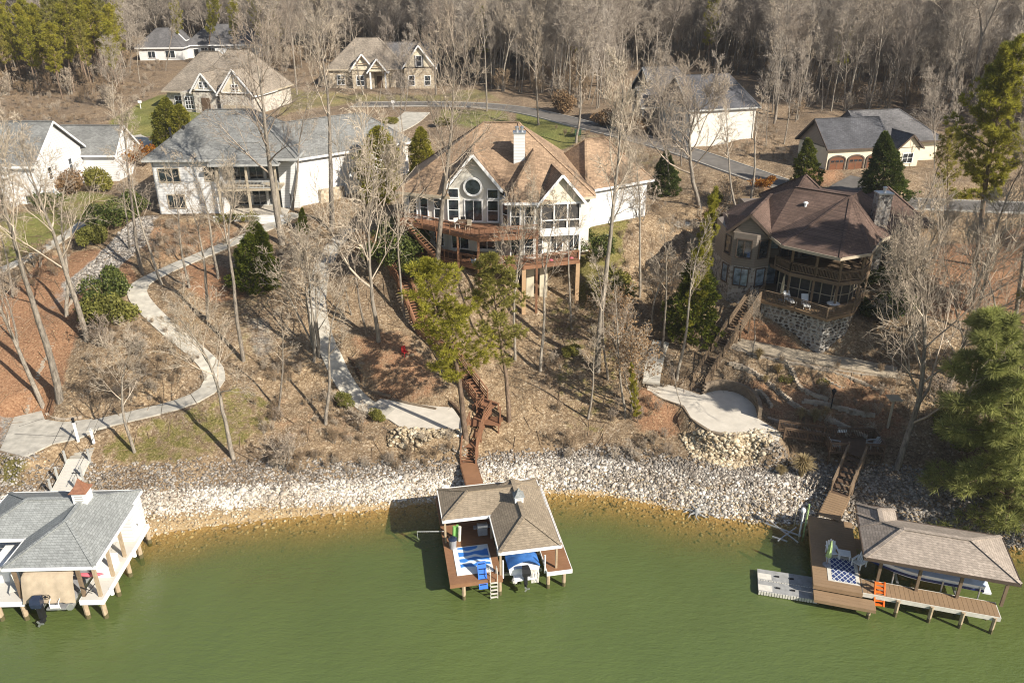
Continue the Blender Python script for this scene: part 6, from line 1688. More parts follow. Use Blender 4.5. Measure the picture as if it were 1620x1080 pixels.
M['cedar'] = m_leaf('cedar_sprays', (.05,.075,.012), (.2,.21,.03), .6, .35); M['arbor'] = m_leaf('yellow_green_sprays', (.12,.125,.015), (.36,.33,.06), .6, .4); M['dark_fir'] = m_leaf('dark_fir_sprays', (.035,.06,.016), (.13,.16,.04), .6, .35)
M['leaf_dark'] = m_leaf('glossy_evergreen_leaves', (.035,.055,.014), (.17,.19,.055), .4); M['leaf_olive'] = m_leaf('olive_leaves', (.09,.095,.02), (.28,.26,.07)); M['leaf_brown'] = m_leaf('clinging_brown_leaves', (.16,.09,.045), (.38,.25,.14)); M['leaf_red'] = m_leaf('red_orange_leaves', (.2,.05,.01), (.4,.2,.03)); M['grass_dry'] = m_leaf('dry_ornamental_grass', (.26,.19,.09), (.55,.43,.25))

class Seg:
    def __init__(s): s.a, s.b, s.ra, s.rb = [], [], [], []
    def add(s, a, b, ra, rb): s.a.append(a); s.b.append(b); s.ra.append(ra); s.rb.append(rb)
    def geo(s, sides):
        A, B = np.array(s.a), np.array(s.b); ra, rb = np.array(s.ra), np.array(s.rb); n = len(A)
        D = B-A; D /= np.linalg.norm(D, axis=1, keepdims=True)+1e-9
        ref = np.where(np.abs(D[:,2:3]) > .9, np.array([[1.,0,0]]), np.array([[0,0,1.]]))
        X = np.cross(D, ref); X /= np.linalg.norm(X, axis=1, keepdims=True); Yv = np.cross(D, X)
        V = []
        for P, r in ((A, ra), (B, rb)):
            for k in range(sides):
                t = 2*math.pi*k/sides; V.append(P + (X*math.cos(t)+Yv*math.sin(t))*r[:,None])
        V = np.stack(V, 1).reshape(-1, 3); o = np.arange(n)[:,None]*(2*sides)
        F = np.concatenate([o+np.array([[k,(k+1)%sides,sides+(k+1)%sides,sides+k]]) for k in range(sides)])
        return V, F
def np_mesh(name, parts):
    """parts: (verts, faces (quads or tris), material)"""
    me = bpy.data.meshes.new(name); off = 0; VS, LS, ST, TOT, MI = [], [], [], [], []; lo = 0
    for k, (V, F, m) in enumerate(parts):
        VS.append(V); LS.append((F+off).ravel()); w = F.shape[1]
        ST.append(lo+np.arange(len(F))*w); TOT.append(np.full(len(F), w)); MI.append(np.full(len(F), k)); lo += F.size; off += len(V); me.materials.append(m)
    V = np.concatenate(VS); L = np.concatenate(LS).astype(np.int32); st = np.concatenate(ST).astype(np.int32)
    me.vertices.add(len(V)); me.vertices.foreach_set("co", V.ravel()); me.loops.add(len(L)); me.loops.foreach_set("vertex_index", L)
    me.polygons.add(len(st)); me.polygons.foreach_set("loop_start", st); me.polygons.foreach_set("loop_total", np.concatenate(TOT).astype(np.int32)); me.polygons.foreach_set("material_index", np.concatenate(MI).astype(np.int32))
    me.update(calc_edges=True); return me
def vrot(d, ang, az):
    d = np.asarray(d); ref = np.array([0,0,1.]) if abs(d[2]) < .95 else np.array([1.,0,0])
    x = np.cross(d, ref); x /= np.linalg.norm(x); y = np.cross(d, x)
    v = d*math.cos(ang)+(x*math.cos(az)+y*math.sin(az))*math.sin(ang); return v/np.linalg.norm(v)
def grow_bare(seed, Ht=20., r0=.24, first=.38, limbs=15, ang=(.55,.95), lens=.34, n2=7, n3=6, n4=3, trunks=1, wob=.05, tips=None, fork=False, up=.16, tw=1.25):
    rg = np.random.default_rng(seed); tr, cr = Seg(), Seg(); leafpts = []
    def branch(p, d, L, r, lev, bag, nseg, wobble, tip=.3):
        out = [(p, r, d)]
        for i in range(nseg):
            d = d + rg.normal(0, wobble, 3); d[2] += up*(.5 if lev < 3 else .25)*(1 if lev else 0); d = d/np.linalg.norm(d)
            q = p + d*(L/nseg); rr = r*(1-(1-tip)*(i+1)/nseg); bag.add(p, q, out[-1][1], rr); out.append((q, rr, d)); p = q
        return out
    for tk in range(trunks):
        a = rg.uniform(0, 6.28); d0 = np.array([0,0,1.]); h = Ht
        p0 = np.zeros(3)
        if trunks > 1: d0 = vrot(d0, rg.uniform(.06,.3), a); p0 = np.array([.25*math.cos(a), .25*math.sin(a), -.15]); h = Ht*rg.uniform(.75,1)
        else: p0[2] = -.4
        rr0 = r0*(1 if trunks == 1 else .6)
        if trunks > 1: tr.add(np.array([0,0,-.3]), p0+np.array([0,0,.1]), rr0*1.4, rr0)
        T = branch(p0, d0, h*(.97 if not fork else .55), rr0, 0, tr, 12, wob, .1 if not fork else .6)
        stems = [T]
        if fork:
            for s in (-1, 1): stems.append(branch(T[-1][0], vrot(T[-1][2], rg.uniform(.15,.3), a if s > 0 else a+3.1), h*.46, T[-1][1]*.85, 0, tr, 8, wob, .12))
        nl = max(3, limbs//(trunks*(len(stems) if not fork else 2)))
        for si, st in enumerate(stems):
            if fork and si == 0: continue
            az = rg.uniform(0, 6.28); f0 = first if not fork else .1
            for li in range(nl):
                f = f0+(1-f0)*((li+rg.uniform(.1,.9))/nl)**.85*.98; k = f*(len(st)-1); i = min(int(k), len(st)-2)
                p = st[i][0]*(1-(k-i))+st[i+1][0]*(k-i); rt = st[i][1]; az += 2.4+rg.uniform(-.5,.5)
                L1 = h*lens*(1.12-.75*f)*rg.uniform(.7,1.15)*(1 if not fork else .8)
                B1 = branch(p, vrot(st[i][2], rg.uniform(*ang), az), L1, min(rt*.55, .03+L1*.014), 1, cr, 5, .12, .22)
                for j in range(n2):
                    g = .2+.8*(j+rg.uniform(0,1))/n2; i1 = min(int(g*5), 4); a2 = B1[i1+1]
                    B2 = branch(a2[0], vrot(a2[2], rg.uniform(.4,.9), rg.uniform(0,6.28)), L1*.45*(1.15-.6*g)*rg.uniform(.6,1.2), max(.014*tw, a2[1]*.6), 2, cr, 3, .15, .4)
                    for m in range(n3):
                        i2 = min(int((.15+.85*(m+rg.uniform(0,1))/n3)*3), 2); a3 = B2[i2+1]
                        B3 = branch(a3[0], vrot(a3[2], rg.uniform(.35,.85), rg.uniform(0,6.28)), L1*.22*rg.uniform(.6,1.3), .0125*tw, 3, cr, 2, .16, .6)
                        for w in range(n4):
                            a4 = B3[1+int(rg.integers(0,2))]; e = a4[0]+vrot(a4[2], rg.uniform(.3,.9), rg.uniform(0,6.28))*(L1*.11*rg.uniform(.6,1.4)); cr.add(a4[0], e, .0095*tw, .006*tw); leafpts.append(e)
    return tr, cr, np.array(leafpts) if leafpts else np.zeros((0,3))
def leaves(pts, size, seed, asp=.5, spread=0., per=1, upb=0.):
    rg = np.random.default_rng(seed); P = np.repeat(pts, per, 0); n = len(P)
    if spread: P = P + rg.normal(0, spread, (n,3))
    d = rg.normal(0,1,(n,3)); d[:,2] += upb; d /= np.linalg.norm(d,axis=1,keepdims=True); e = np.cross(d, rg.normal(0,1,(n,3))); e /= np.linalg.norm(e,axis=1,keepdims=True)
    s = size*rg.uniform(.6,1.3,(n,1)); a, b = d*s, e*s*asp
    V = np.stack([P-b*.3, P+a*.5-b, P+a, P+a*.5+b], 1).reshape(-1,3)
    return V, np.arange(n*4).reshape(n,4)
def needle_clumps(C, N, L, w, seed, upb=.5, axis=None):
    """tufts of thin blades; C clump centres"""
    rg = np.random.default_rng(seed); n = len(C)*N; P = np.repeat(C, N, 0)
    d = rg.normal(0,1,(n,3)); d[:,2] += upb
    if axis is not None: d += np.repeat(axis, N, 0)*1.6
    d /= np.linalg.norm(d,axis=1,keepdims=True)
    e = np.cross(d, rg.normal(0,1,(n,3))); e /= np.linalg.norm(e,axis=1,keepdims=True); s = L*rg.uniform(.6,1.15,(n,1)); P = P + d*s*.08
    V = np.stack([P-e*w, P+e*w, P+d*s+e*w*.3, P+d*s-e*w*.3], 1).reshape(-1,3)
    return V, np.arange(n*4).reshape(n,4)
PROTO = {}
def reg(key, trunk, crown): PROTO[key] = (trunk, crown)
def bare_proto(key, twig='twig', bark='bark', sides=7, **kw):
    tr, cr, lp = grow_bare(**kw)
    V, F = tr.geo(sides); tm = np_mesh('trunk', [(V, F, M[bark])]); tm.polygons.foreach_set("use_smooth", [True]*len(tm.polygons))
    V, F = cr.geo(3); reg(key, tm, np_mesh('crown', [(V, F, M[twig])])); PROTO[key+'_lp'] = lp
def leafy(key, base, m, size, seed, per=1, spread=.08):
    lp = PROTO[base+'_lp']; V, F = leaves(lp, size, seed, .55, spread, per); t, c = PROTO[base]
    cv = np.zeros(len(c.vertices)*3); c.vertices.foreach_get("co", cv); fq = np.array([p.vertices[:] for p in c.polygons]); reg(key, t, np_mesh('crown', [(cv.reshape(-1,3), fq, c.materials[0]), (V, F, M[m])]))
bare_proto('tall_a', seed=1, Ht=20, r0=.31, limbs=15, n4=4); bare_proto('tall_b', seed=2, Ht=20, r0=.3, limbs=12, first=.5, lens=.3, ang=(.4,.8), n4=4); bare_proto('tall_c', seed=3, Ht=20, limbs=18, first=.35, lens=.38, ang=(.6,1.05), r0=.36, n4=3)
bare_proto('fork', seed=4, Ht=20, r0=.3, limbs=16, fork=True, lens=.3, n4=3); bare_proto('small', seed=5, Ht=13, r0=.19, limbs=14, first=.42, lens=.36, ang=(.6,1.15), n2=7, n3=6, wob=.09, n4=4, tw=1.0); bare_proto('clump', seed=6, Ht=9, r0=.14, trunks=6, limbs=36, first=.2, lens=.4, ang=(.4,.8), n2=5, n3=5, n4=2, wob=.07)
bare_proto('slim', seed=8, Ht=18, r0=.19, limbs=9, first=.45, lens=.22, ang=(.4,.9), n2=6, n3=5, n4=3)
bare_proto('spread', seed=9, Ht=13, r0=.26, limbs=18, first=.22, lens=.55, ang=(.6,1.1), n2=8, n3=7, n4=3, wob=.09)
for k in range(5): bare_proto('wood%d' % k, 'twig_wood', sides=5, seed=20+k, Ht=20, r0=.15+.03*(k % 3), limbs=(14,18,14,18,13)[k], first=(.34,.25,.4,.22,.3)[k], lens=(.28,.34,.26,.32,.24)[k], wob=.06, ang=(.4,.85), n2=8, n3=6, n4=4, tw=1.5)
bare_proto('shrub', 'brush', seed=40, Ht=2.6, r0=.05, trunks=9, limbs=36, first=.15, lens=.45, ang=(.3,.8), n2=4, n3=4, n4=1, sides=4)
bare_proto('shrub_pale', 'twig', seed=41, Ht=3.2, r0=.05, trunks=10, limbs=40, first=.15, lens=.4, ang=(.3,.7), n2=4, n3=4, n4=1, sides=4)
leafy('beech', 'clump', 'leaf_brown', .17, 3, 1); leafy('beech_shrub', 'shrub', 'leaf_brown', .12, 4, 2)

def pine_proto(key, seed, Ht, r0, first, nl, spread, m, prof=None, ncl=7, N=34, L=.42, w=.028, droop=.0, upb=.5, ang=1.25):
    rg = np.random.default_rng(seed); tr = Seg(); p = np.array([0,0,-.4]); pts = [p]; d = np.array([0,0,1.])
    for i in range(14):
        d = d+rg.normal(0,.03,3); d /= np.linalg.norm(d); q = p+d*(Ht+.4)/14; tr.add(p, q, r0*(1-.92*i/14), r0*(1-.92*(i+1)/14)); p = q; pts.append(p)
    C, AX = [], []; az = 0
    for k in range(nl):
        f = first+(1-first)*(k+.5)/nl; g = f*14; i = min(int(g), 13); b = pts[i]*(1-(g-i))+pts[i+1]*(g-i); az += 2.4+rg.uniform(-.6,.6)
        t = (f-first)/(1-first); R_ = spread*(prof(t) if prof else (math.sin(math.pi*min(1,t*.85+.18)))**.6)*rg.uniform(.55,1.15)
        dd = np.array([math.cos(az)*math.sin(ang-.7*t), math.sin(az)*math.sin(ang-.7*t), math.cos(ang-.7*t)-droop]); dd /= np.linalg.norm(dd)
        e0 = b; ns = 4
        for s in range(ns):
            dd = dd+rg.normal(0,.1,3)+np.array([0,0,.05-droop*.25]); dd /= np.linalg.norm(dd); e1 = e0+dd*R_/ns; tr.add(e0, e1, max(.012,.05*(1-s/ns)*R_/3), max(.01,.05*(1-(s+1)/ns)*R_/3))
            for c in range(ncl if s else max(1, ncl//3)):
                off = np.cross(dd, rg.normal(0,1,3)); off /= np.linalg.norm(off)+1e-9
                q = e0+(e1-e0)*rg.uniform(0,1)+off*rg.uniform(.1,.26)*R_*(1-.35*s/ns)*np.array([1,1,.55])
                if rg.uniform() < .35: tr.add(e0, q, .012, .008)
                C.append(q); AX.append(dd*.6+off*.5)
            e0 = e1
        C.append(e0); AX.append(dd)
    C.append(pts[-1]); AX.append(np.array([0,0,1.]))
    V, F = tr.geo(5); tm = np_mesh('trunk', [(V, F, M['bark_pine'])]); V, F = needle_clumps(np.array(C), N, L, w, seed+1, upb, np.array(AX)); reg(key, tm, np_mesh('crown', [(V, F, M[m])]))
pine_proto('pine', 50, 14, .2, .34, 30, 2.9, 'needles', ncl=9, N=24, L=.31, w=.02); pine_proto('pine_loose', 51, 14, .18, .42, 26, 2.7, 'needles_dull', ncl=7, N=24, L=.3, w=.02)
pine_proto('pine_tall', 52, 20, .26, .36, 30, 3.4, 'needles', ncl=4, N=22, L=.6, w=.045); pine_proto('pine_tall2', 53, 20, .24, .42, 26, 3.1, 'needles_dull', ncl=4, N=22, L=.5, w=.035); pine_proto('pine_big', 54, 20, .34, .34, 40, 4.6, 'needles', lambda t: (.65,1,.95,.8,.6,.45)[min(5,int(t*6))], ncl=11, N=34, L=.42, w=.028)
pine_proto('pine_narrow', 55, 14, .17, .12, 40, 2.1, 'needles', lambda t: .55+.45*math.sin(math.pi*min(1,t+.15)), ncl=9, N=28, L=.28, w=.02); pine_proto('white_pine', 56, 15, .3, .04, 62, 4.6, 'needles_white', lambda t: (1-t)**.7*.95+.1, ncl=11, N=34, L=.5, w=.02, droop=.12, upb=.15, ang=1.45)
def cone_proto(key, seed, Ht, Rb, m, n=900, size=.3, per=9, expo=.8, base=.0, col=False, lump=.25):
    rg = np.random.default_rng(seed); t = rg.uniform(0,1,n)**1.15; az = rg.uniform(0,6.28,n)
    prof = (1-t)**expo if not col else np.minimum(1, (1-t)*2.6)**.6*np.minimum(1,(t+.12)*4)**.5
    lumpy = 1+lump*np.sin(az*3+t*9+seed)*np.sin(t*21+az*2)+rg.normal(0,.09,n); rad = Rb*prof*lumpy*rg.uniform(.55,1,n)**.35
    C = np.stack([rad*np.cos(az), rad*np.sin(az), base+Ht*t+.1], 1); AX = np.stack([np.cos(az)*.9, np.sin(az)*.9, np.full(n,.35)],1)
    V, F = needle_clumps(C, per, size, size*.16, seed+1, .3, AX); tr = Seg(); tr.add(np.array([0,0,-.3]), np.array([0,0,Ht*.95]), .03+Rb*.06, .02)
    for k in range(24): h = Ht*(.05+.85*k/24); a = k*2.4; tr.add(np.array([0,0,h]), np.array([Rb*(1-h/Ht)**expo*.8*math.cos(a), Rb*(1-h/Ht)**expo*.8*math.sin(a), h+.3]), .03, .01)
    a, b = tr.geo(5); reg(key, np_mesh('trunk', [(a, b, M['bark_pine'])]), np_mesh('crown', [(V, F, M[m])]))
cone_proto('cedar', 60, 5.4, 2.1, 'cedar', 2600, .27, 9, .62); cone_proto('arborvitae', 61, 5.5, 1.15, 'arbor', 1900, .25, 8, col=True); cone_proto('fir', 62, 7.5, 2.5, 'dark_fir', 2800, .3, 9, .75); cone_proto('thin_fir', 63, 6.5, 1.9, 'cedar', 1300, .32, 9, .7, lump=.5)
def bush_proto(key, seed, rx, rz, m, n=2600, size=.16, lobes=9, stems=True):
    rg = np.random.default_rng(seed); P = []
    for k in range(lobes):
        c = np.array([rg.normal(0,rx*.42), rg.normal(0,rx*.42), rz*rg.uniform(.3,.8)]); r = rx*rg.uniform(.3,.55); q = rg.normal(0,1,(n//lobes,3)); q /= np.linalg.norm(q,axis=1,keepdims=True)
        q = c+q*(r*rg.uniform(.6,1.05,(len(q),1)))*np.array([1,1,.8]); P.append(q[q[:,2] > -.02])
    V, F = leaves(np.concatenate(P), size, seed+1, .5, .03, 1, .4); tr = Seg()
    for k in range(10): a = k*.63; tr.add(np.array([0,0,-.2]), np.array([rx*.6*math.cos(a), rx*.6*math.sin(a), rz*.75]), .03, .01)
    a, b = tr.geo(4); reg(key, np_mesh('stem', [(a, b, M['brush'])]), np_mesh('foliage', [(V, F, M[m])]))
bush_proto('bush_dark', 70, 1.5, 1.9, 'leaf_dark', 6500, .125); bush_proto('bush_olive', 71, 1.7, 1.8, 'leaf_olive', 6500, .125); bush_proto('bush_red', 72, 1.1, 1.8, 'leaf_red', 2400, .11); bush_proto('bush_round', 73, .7, .75, 'leaf_olive', 1000, .08, 5); bush_proto('bush_brown', 74, 1.5, 1.6, 'leaf_brown', 3000, .11)
def grass_proto(key, seed, h, n=420):
    rg = np.random.default_rng(seed); az = rg.uniform(0,6.28,n); ln = rg.uniform(.05,.55,n); A, B, C_ = [], [], []
    V = []
    for a, l in zip(az, ln):
        hh = h*rg.uniform(.6,1.05); d = np.array([math.cos(a), math.sin(a), 0]); e = np.array([-d[1], d[0], 0])*.018; p0 = d*.08*rg.uniform(0,1); p1 = d*l*h*.45+np.array([0,0,hh*.75]); p2 = d*l*h*1.0+np.array([0,0,hh*(1-.5*l)])
        V += [p0-e, p0+e, p1+e, p1-e, p1-e, p1+e, p2+e*.4, p2-e*.4]
    V = np.array(V); reg(key, None, np_mesh('blades', [(V, np.arange(len(V)).reshape(-1,4), M['grass_dry'])]))
grass_proto('grass_clump', 80, 1.6)

BASEH = {'tall_a':20,'tall_b':20,'tall_c':20,'fork':20,'small':13,'clump':9,'beech':9,'slim':18,'spread':13,'shrub':2.6,'shrub_pale':3.2,'beech_shrub':2.6,'pine':14,'pine_loose':14,'pine_tall':20,'pine_tall2':20,'pine_big':20,'pine_narrow':14,'white_pine':15,'cedar':5.4,'arborvitae':5.5,'fir':7.5,'thin_fir':6.5,'bush_dark':1.9,'bush_olive':1.9,'bush_red':1.9,'bush_round':.8,'bush_brown':1.7,'grass_clump':1.6}
for k in range(5): BASEH['wood%d' % k] = 20
def plant(key, name, label, cat, p, Ht, wid=1.0, lean=None, rot=None, group=None):
    t, c = PROTO[key]; s = Ht/BASEH[key]
    root = thing(name, label, cat, p, 0, group)
    q = Vector((0,0,1)).rotation_difference(lean.normalized()) if lean is not None else Matrix.Identity(3).to_quaternion()
    root.rotation_mode = 'QUATERNION'; root.rotation_quaternion = q @ Matrix.Rotation(rot if rot is not None else rnd.uniform(0,6.28), 3, 'Z').to_quaternion()
    root.scale = (s*wid, s*wid, s)
    if t is not None: link(t.name.split('.')[0], t, root)
    link(c.name.split('.')[0], c, root); return root
def tree(key, name, label, bx, by, tx, ty, wid=1.0, cat='tree', rot=None, base=None):
    b = base if base is not None else G(bx, by); top = atY(tx, ty, b.y); d = top-b
    if d.z < 1: d = Vector((d.x, 0, 1))
    return plant(key, name, label, cat, b, d.length, wid, d, rot)

BT = 'bare_tree'
for row in [
 ('tall_b','bare tree with a thick leaning trunk by the left landing',95,634,0,150,.85), ('tall_a','bare tree leaning far left beside the landing and stone edging',62,622,-70,320,.8),
 ('tall_a','bare tree with wide pale crown behind the olive bush on the left slope',138,538,78,200,.95), ('slim','slim bare tree left of the olive bush in the red mulch',105,500,58,250,1.2),
 ('tall_b','tall bare tree rising from bare soil above the path bend on the left',225,430,158,150,.8), ('slim','slender dark bare tree at the upper bend of the left path',256,450,190,240,1.1),
 ('small','small crooked bare tree growing beside the lower left path',213,714,158,520,.95), ('small','pale bare tree with a curved trunk above the left stone bank',370,725,320,440,.9),
 ('fork','forked bare tree right of the curving left path',385,570,312,265,.75), ('slim','thin bare tree behind the forked tree on the left slope',328,505,300,285,1.3),
 ('tall_c','large bare tree towering in front of the white two storey house',447,386,432,20,.85), ('tall_b','tall straight bare tree right of the white house columns',525,366,522,0,.9), ('slim','thin bare tree close to the white house patio corner',463,332,474,120,1.0),
 ('spread','bare tree with spreading limbs above the timber garden',600,540,592,195,.55), ('slim','thin bare tree just left of the spreading tree in the middle garden',580,531,555,320,.9), ('slim','short thin bare sapling on the slope near the middle path',556,498,548,420,1.4),
 ('clump','many stemmed bare tree at the head of the pale middle path',498,566,488,330,1.0), ('slim','lone thin bare tree in brown leaves left of the middle patio',515,671,503,440,1.2),
 ('tall_c','bare tree standing right in front of the red decks',691,432,685,40,.7), ('small','pale branching bare tree before the bay windows of the tan roofed house',815,568,808,285,.6), ('slim','very thin pale bare tree under the corner of the lower red deck',855,587,857,290,.9),
 ('tall_b','tall bare tree right of the red deck corner post',946,586,956,90,.75), ('spread','dark twisting bare tree beside the beige garage wall',962,420,1005,262,.75),
 ('slim','slender bare trunk at the foot of the weathered stair',1070,606,1088,320,.9), ('slim','thin crooked sapling at the edge of the right patio',1078,642,1066,560,.9),
 ('spread','wide bare tree by the path behind the narrow pine',1108,330,1100,112,.95), ('slim','bare tree near the road above the brown roof gable',1166,338,1160,160,1.1), ('slim','thin bare tree by the road near the red brown shrubs',1188,318,1182,130,1.1), ('tall_a','bare tree beside the garage wing of the tan roofed house',1060,310,1050,90,.7),
 ('spread','big pale bare tree at the right of the dark lower deck',1418,740,1505,350,.7), ('spread','tangled bare tree behind the big pale tree on the right',1500,612,1560,330,.8), ('spread','low bare tree right of the stone deck wall',1462,470,1480,320,.9),
 ('slim','dark bare tree in the brown yard at the right edge',1530,480,1592,225,1.2), ('tall_b','bare tree with a straight dark trunk at the right edge',1604,545,1630,170,.7), ('slim','leaning bare trunk beside the road behind the stone chimney',1458,338,1500,190,1.1),
 ('tall_a','bare tree on the bright green verge behind the tan roofed house',852,198,842,20,.7), ('slim','dark trunked bare tree close to the green utility box',911,226,905,40,1.2), ('tall_b','bare tree at the left of the road curve',770,176,768,-20,.6), ('spread','bare tree at the corner of the far stone house',690,150,700,0,.6), ('slim','bare tree between the white wing and the far stone house',575,150,560,0,1.0),
 ('tall_a','bare tree in front of the far stone gables',470,150,455,-30,.6), ('spread','bare tree on the lawn behind the white two storey roof',420,160,415,30,.6), ('slim','bare tree left of the white gabled house in scrub',20,470,-20,300,1.2), ('slim','bare tree at the left edge below the upper path',28,545,-30,390,1.2),
 ('slim','bare sapling over the stone drainage bed',205,395,180,240,1.1),('slim','twin slim bare tree by the white house shrubs',345,440,318,230,1.1),('slim','bare tree beside the timber terrace wall',640,500,632,250,.9),('slim','bare tree left of the pink cushions below the red deck',905,520,902,280,.8),('small','small bare tree below the gravel drive',1190,560,1200,470,.9),('small','bare sapling in the leafy slope left of the patio',1030,520,1040,400,1.1),('slim','thin bare tree halfway between the deck corner and the right patio',962,600,966,380,.9),('slim','thin bare stem in the brush above the centre of the white stone bank',930,662,932,500,1.1),('slim','thin bare stem close to the small bright sapling',990,655,984,430,.9),('slim','thin bare tree beside the short grey path slab',1046,560,1052,330,.9),('tall_b','bare tree rising from brush below the garage wing',1012,470,1018,200,.6),('fork','forked bare tree in front of the right hand garage wing wall',990,400,1000,150,.5),('slim','thin bare tree on the mossy slope above the left stone bank',440,650,446,470,1.0),('slim','thin bare tree left of the round dark green cedar',300,455,288,240,1.0),
 ('wood0','bare tree in the scrub between the far white and pale stone houses',222,132,216,20,1.0),('wood1','bare tree at the left corner of the far low white house',205,118,196,10,1.0),('wood2','bare tree behind the steep taupe roofs',262,112,266,0,.9),('wood3','bare tree on the left edge of the bright lawn',180,178,170,60,1.0),('wood4','bare tree right of the steep taupe roofs',420,120,428,10,.9),
 ('wood0','bare tree at the left wall of the far stone house',505,132,500,10,.9),('wood1','bare tree over the far stone house entrance',600,158,606,30,.7),('wood2','bare tree right of the white mailbox',640,176,650,40,.8),('wood3','bare tree in front of the shaded blue grey gables',1042,226,1036,70,.8),('wood4','bare tree before the pale wall of the blue grey roofed house',1150,246,1156,80,.8),('wood0','bare tree at the right corner of the blue grey roofed house',1212,232,1222,60,.8),
 ('wood1','bare tree on the bank left of the garage gable',1240,228,1250,70,.8),('wood2','bare tree left of the road and the pale wall',1078,262,1070,110,.8),('wood3','bare tree before the slate roofs right of the dark fir',1478,268,1486,110,.8),('wood4','bare tree between the slate roof and the tall pine',1512,250,1530,80,.8),('wood0','bare tree at the rusty shrub row by the road',985,214,978,50,.8),('wood1','bare tree beside the yellow green evergreens',640,230,640,70,.8),
 ('slim','bare tree on the bank behind the taupe boathouse roof',1580,640,1600,380,1.2)]:
    key, lab, bx, by, tx, ty, w = row; tree(key, BT, lab, bx, by, tx, ty, w)
for row in [
 ('pine','pine_tree','bright green pine with bushy crown beside the red stair',736,692,704,405,1.25), ('pine_loose','pine_tree','thin olive pine right of the bushy pine below the red deck',805,666,786,392,1.15), ('pine_narrow','pine_tree','narrow bright pine left of the brown roofed house',1084,548,1104,316,.78),
 ('thin_fir','pine_tree','small bushy juniper under the narrow bright pine',1090,532,1110,400,1.0), ('pine_narrow','pine_sapling','small bright pine sapling left of the right patio',1009,668,1007,575,.75), ('cedar','cedar_tree','round dark green cedar beside the left path',405,452,404,356,.95),
 ('fir','fir_tree','dark conical fir in front of the arched garage doors',1398,318,1400,212,1.0), ('thin_fir','pine_tree','thin dark evergreen beside the road left of the garage doors',1275,300,1278,222,1.0), ('pine_big','pine_tree','very tall pine above the road at the right edge',1545,420,1582,88,1.0),
 ('pine_loose','pine_tree','lower sparse pine behind the stone chimney',1502,350,1500,200,.9), ('white_pine','white_pine','huge soft white pine overhanging the right shore',1602,815,1592,515,1.3),
 ('arborvitae','arborvitae','left tall yellow green arborvitae beside the grey roof',261,236,262,158,1.0), ('arborvitae','arborvitae','right shorter yellow green arborvitae beside the grey roof',284,236,284,168,1.1), ('arborvitae','arborvitae','broad yellow green evergreen at the end of the white wing',598,318,600,205,1.2), ('arborvitae','arborvitae','yellow green evergreen left of the tan hip roof',668,292,665,205,.9),
 ('fir','fir_tree','dark evergreen beside the beige garage wall',1052,306,1054,240,1.1), ('thin_fir','evergreen_tree','small dark evergreen beside the spreading tree and white patio',478,368,478,330,.8)]:
    key, nm, lab, bx, by, tx, ty, w = row; tree(key, nm, lab, bx, by, tx, ty, w)
for row in [
 ('bush_olive','olive evergreen shrub on the red mulch above the lower left path',165,520,3.4,1.0),('bush_dark','dark green shrub joined to the olive shrub on the red mulch',172,478,3.2,.9),('bush_dark','dark green shrub at the head of the drainage stones',172,362,3.2,1.0),('bush_olive','olive shrub on the lawn edge above the drainage stones',150,384,2.2,1.0),
 ('bush_brown','brown green shrub against the white gabled wall',118,305,3.2,1.1),('bush_olive','dull shrub right of the brown shrub by the white wall',150,300,3.0,1.0),('bush_red','red orange shrub at the corner of the white gabled house',207,270,4.2,1.2),('bush_dark','dark shrub between the two white houses',205,340,2.6,1.1),('bush_dark','dark green shrub below the white gabled house',78,330,2.2,1.1),
 ('bush_dark','glossy dark shrub left of the red deck stair',632,412,3.6,1.0),('bush_dark','dark shrub beside the tan leaved shrub by the middle path',612,400,2.8,.9),('bush_dark','dark shrub at the foot of the red deck posts',660,430,2.2,1.0),('bush_brown','tan leaved shrub at the top of the middle path',578,412,3.2,.8),
 ('bush_dark','dark shrub under the red deck corner',934,446,2.2,1.3),('bush_olive','olive shrub on the slope right of the deck post',968,470,3.0,1.1),('bush_olive','green shrub in the brush below the red deck',905,560,1.1,1.2),('bush_dark','green shrub beside the gravel drive and stone wall',1400,500,2.4,1.2),('bush_olive','low green shrub beside the middle path bend',540,640,1.2,1.2),('bush_olive','small green shrub near the stone pile',592,664,1.1,1.0),
 ('bush_olive','yellow green shrub on the bend of the road bank',1130,318,1.4,1.0),('bush_red','small rusty shrub by the road above the stair',1205,300,2.2,1.3),('bush_dark','green shrub in the hollow right of the stone wall',1380,450,2.6,1.2),('bush_olive','green shrub under the white pine by the bank',1492,690,2.6,1.2),('bush_brown','brown leaved shrub at the gable of the brown roofed house',1130,360,2.6,1.1),('bush_brown','brown leaved oak shrub by the road below the shaded gables',960,200,2.8,1.3),('bush_brown','rusty leaved tree by the left end of the road',890,180,4.0,1.0),('bush_brown','rusty shrub in front of the blue grey roof',1005,212,3.0,1.2),('bush_olive','green shrub row end on the verge by the road',700,200,1.5,1.4),('bush_olive','clipped green shrub by the driveway island',620,196,1.2,1.5)]:
    key, lab, bx, by, Ht, w = row; plant(key, 'shrub', lab, 'shrub', G(bx, by), Ht, w)
for k, (bx, lab) in enumerate(((352,'leftmost clipped round shrub at the white patio wall'),(368,'second clipped round shrub from the left at the white patio wall'),(384,'third clipped round shrub from the left at the white patio wall'),(400,'rightmost clipped round shrub at the white patio wall'))):
    plant('bush_round', 'shrub', lab, 'shrub', G(bx, 350), 1.0, 1.2)
plant('grass_clump', 'ornamental_grass', 'large tan tussock of ornamental grass above the stone bank', 'ornamental grass', G(1267, 754), 2.3, 1.0)
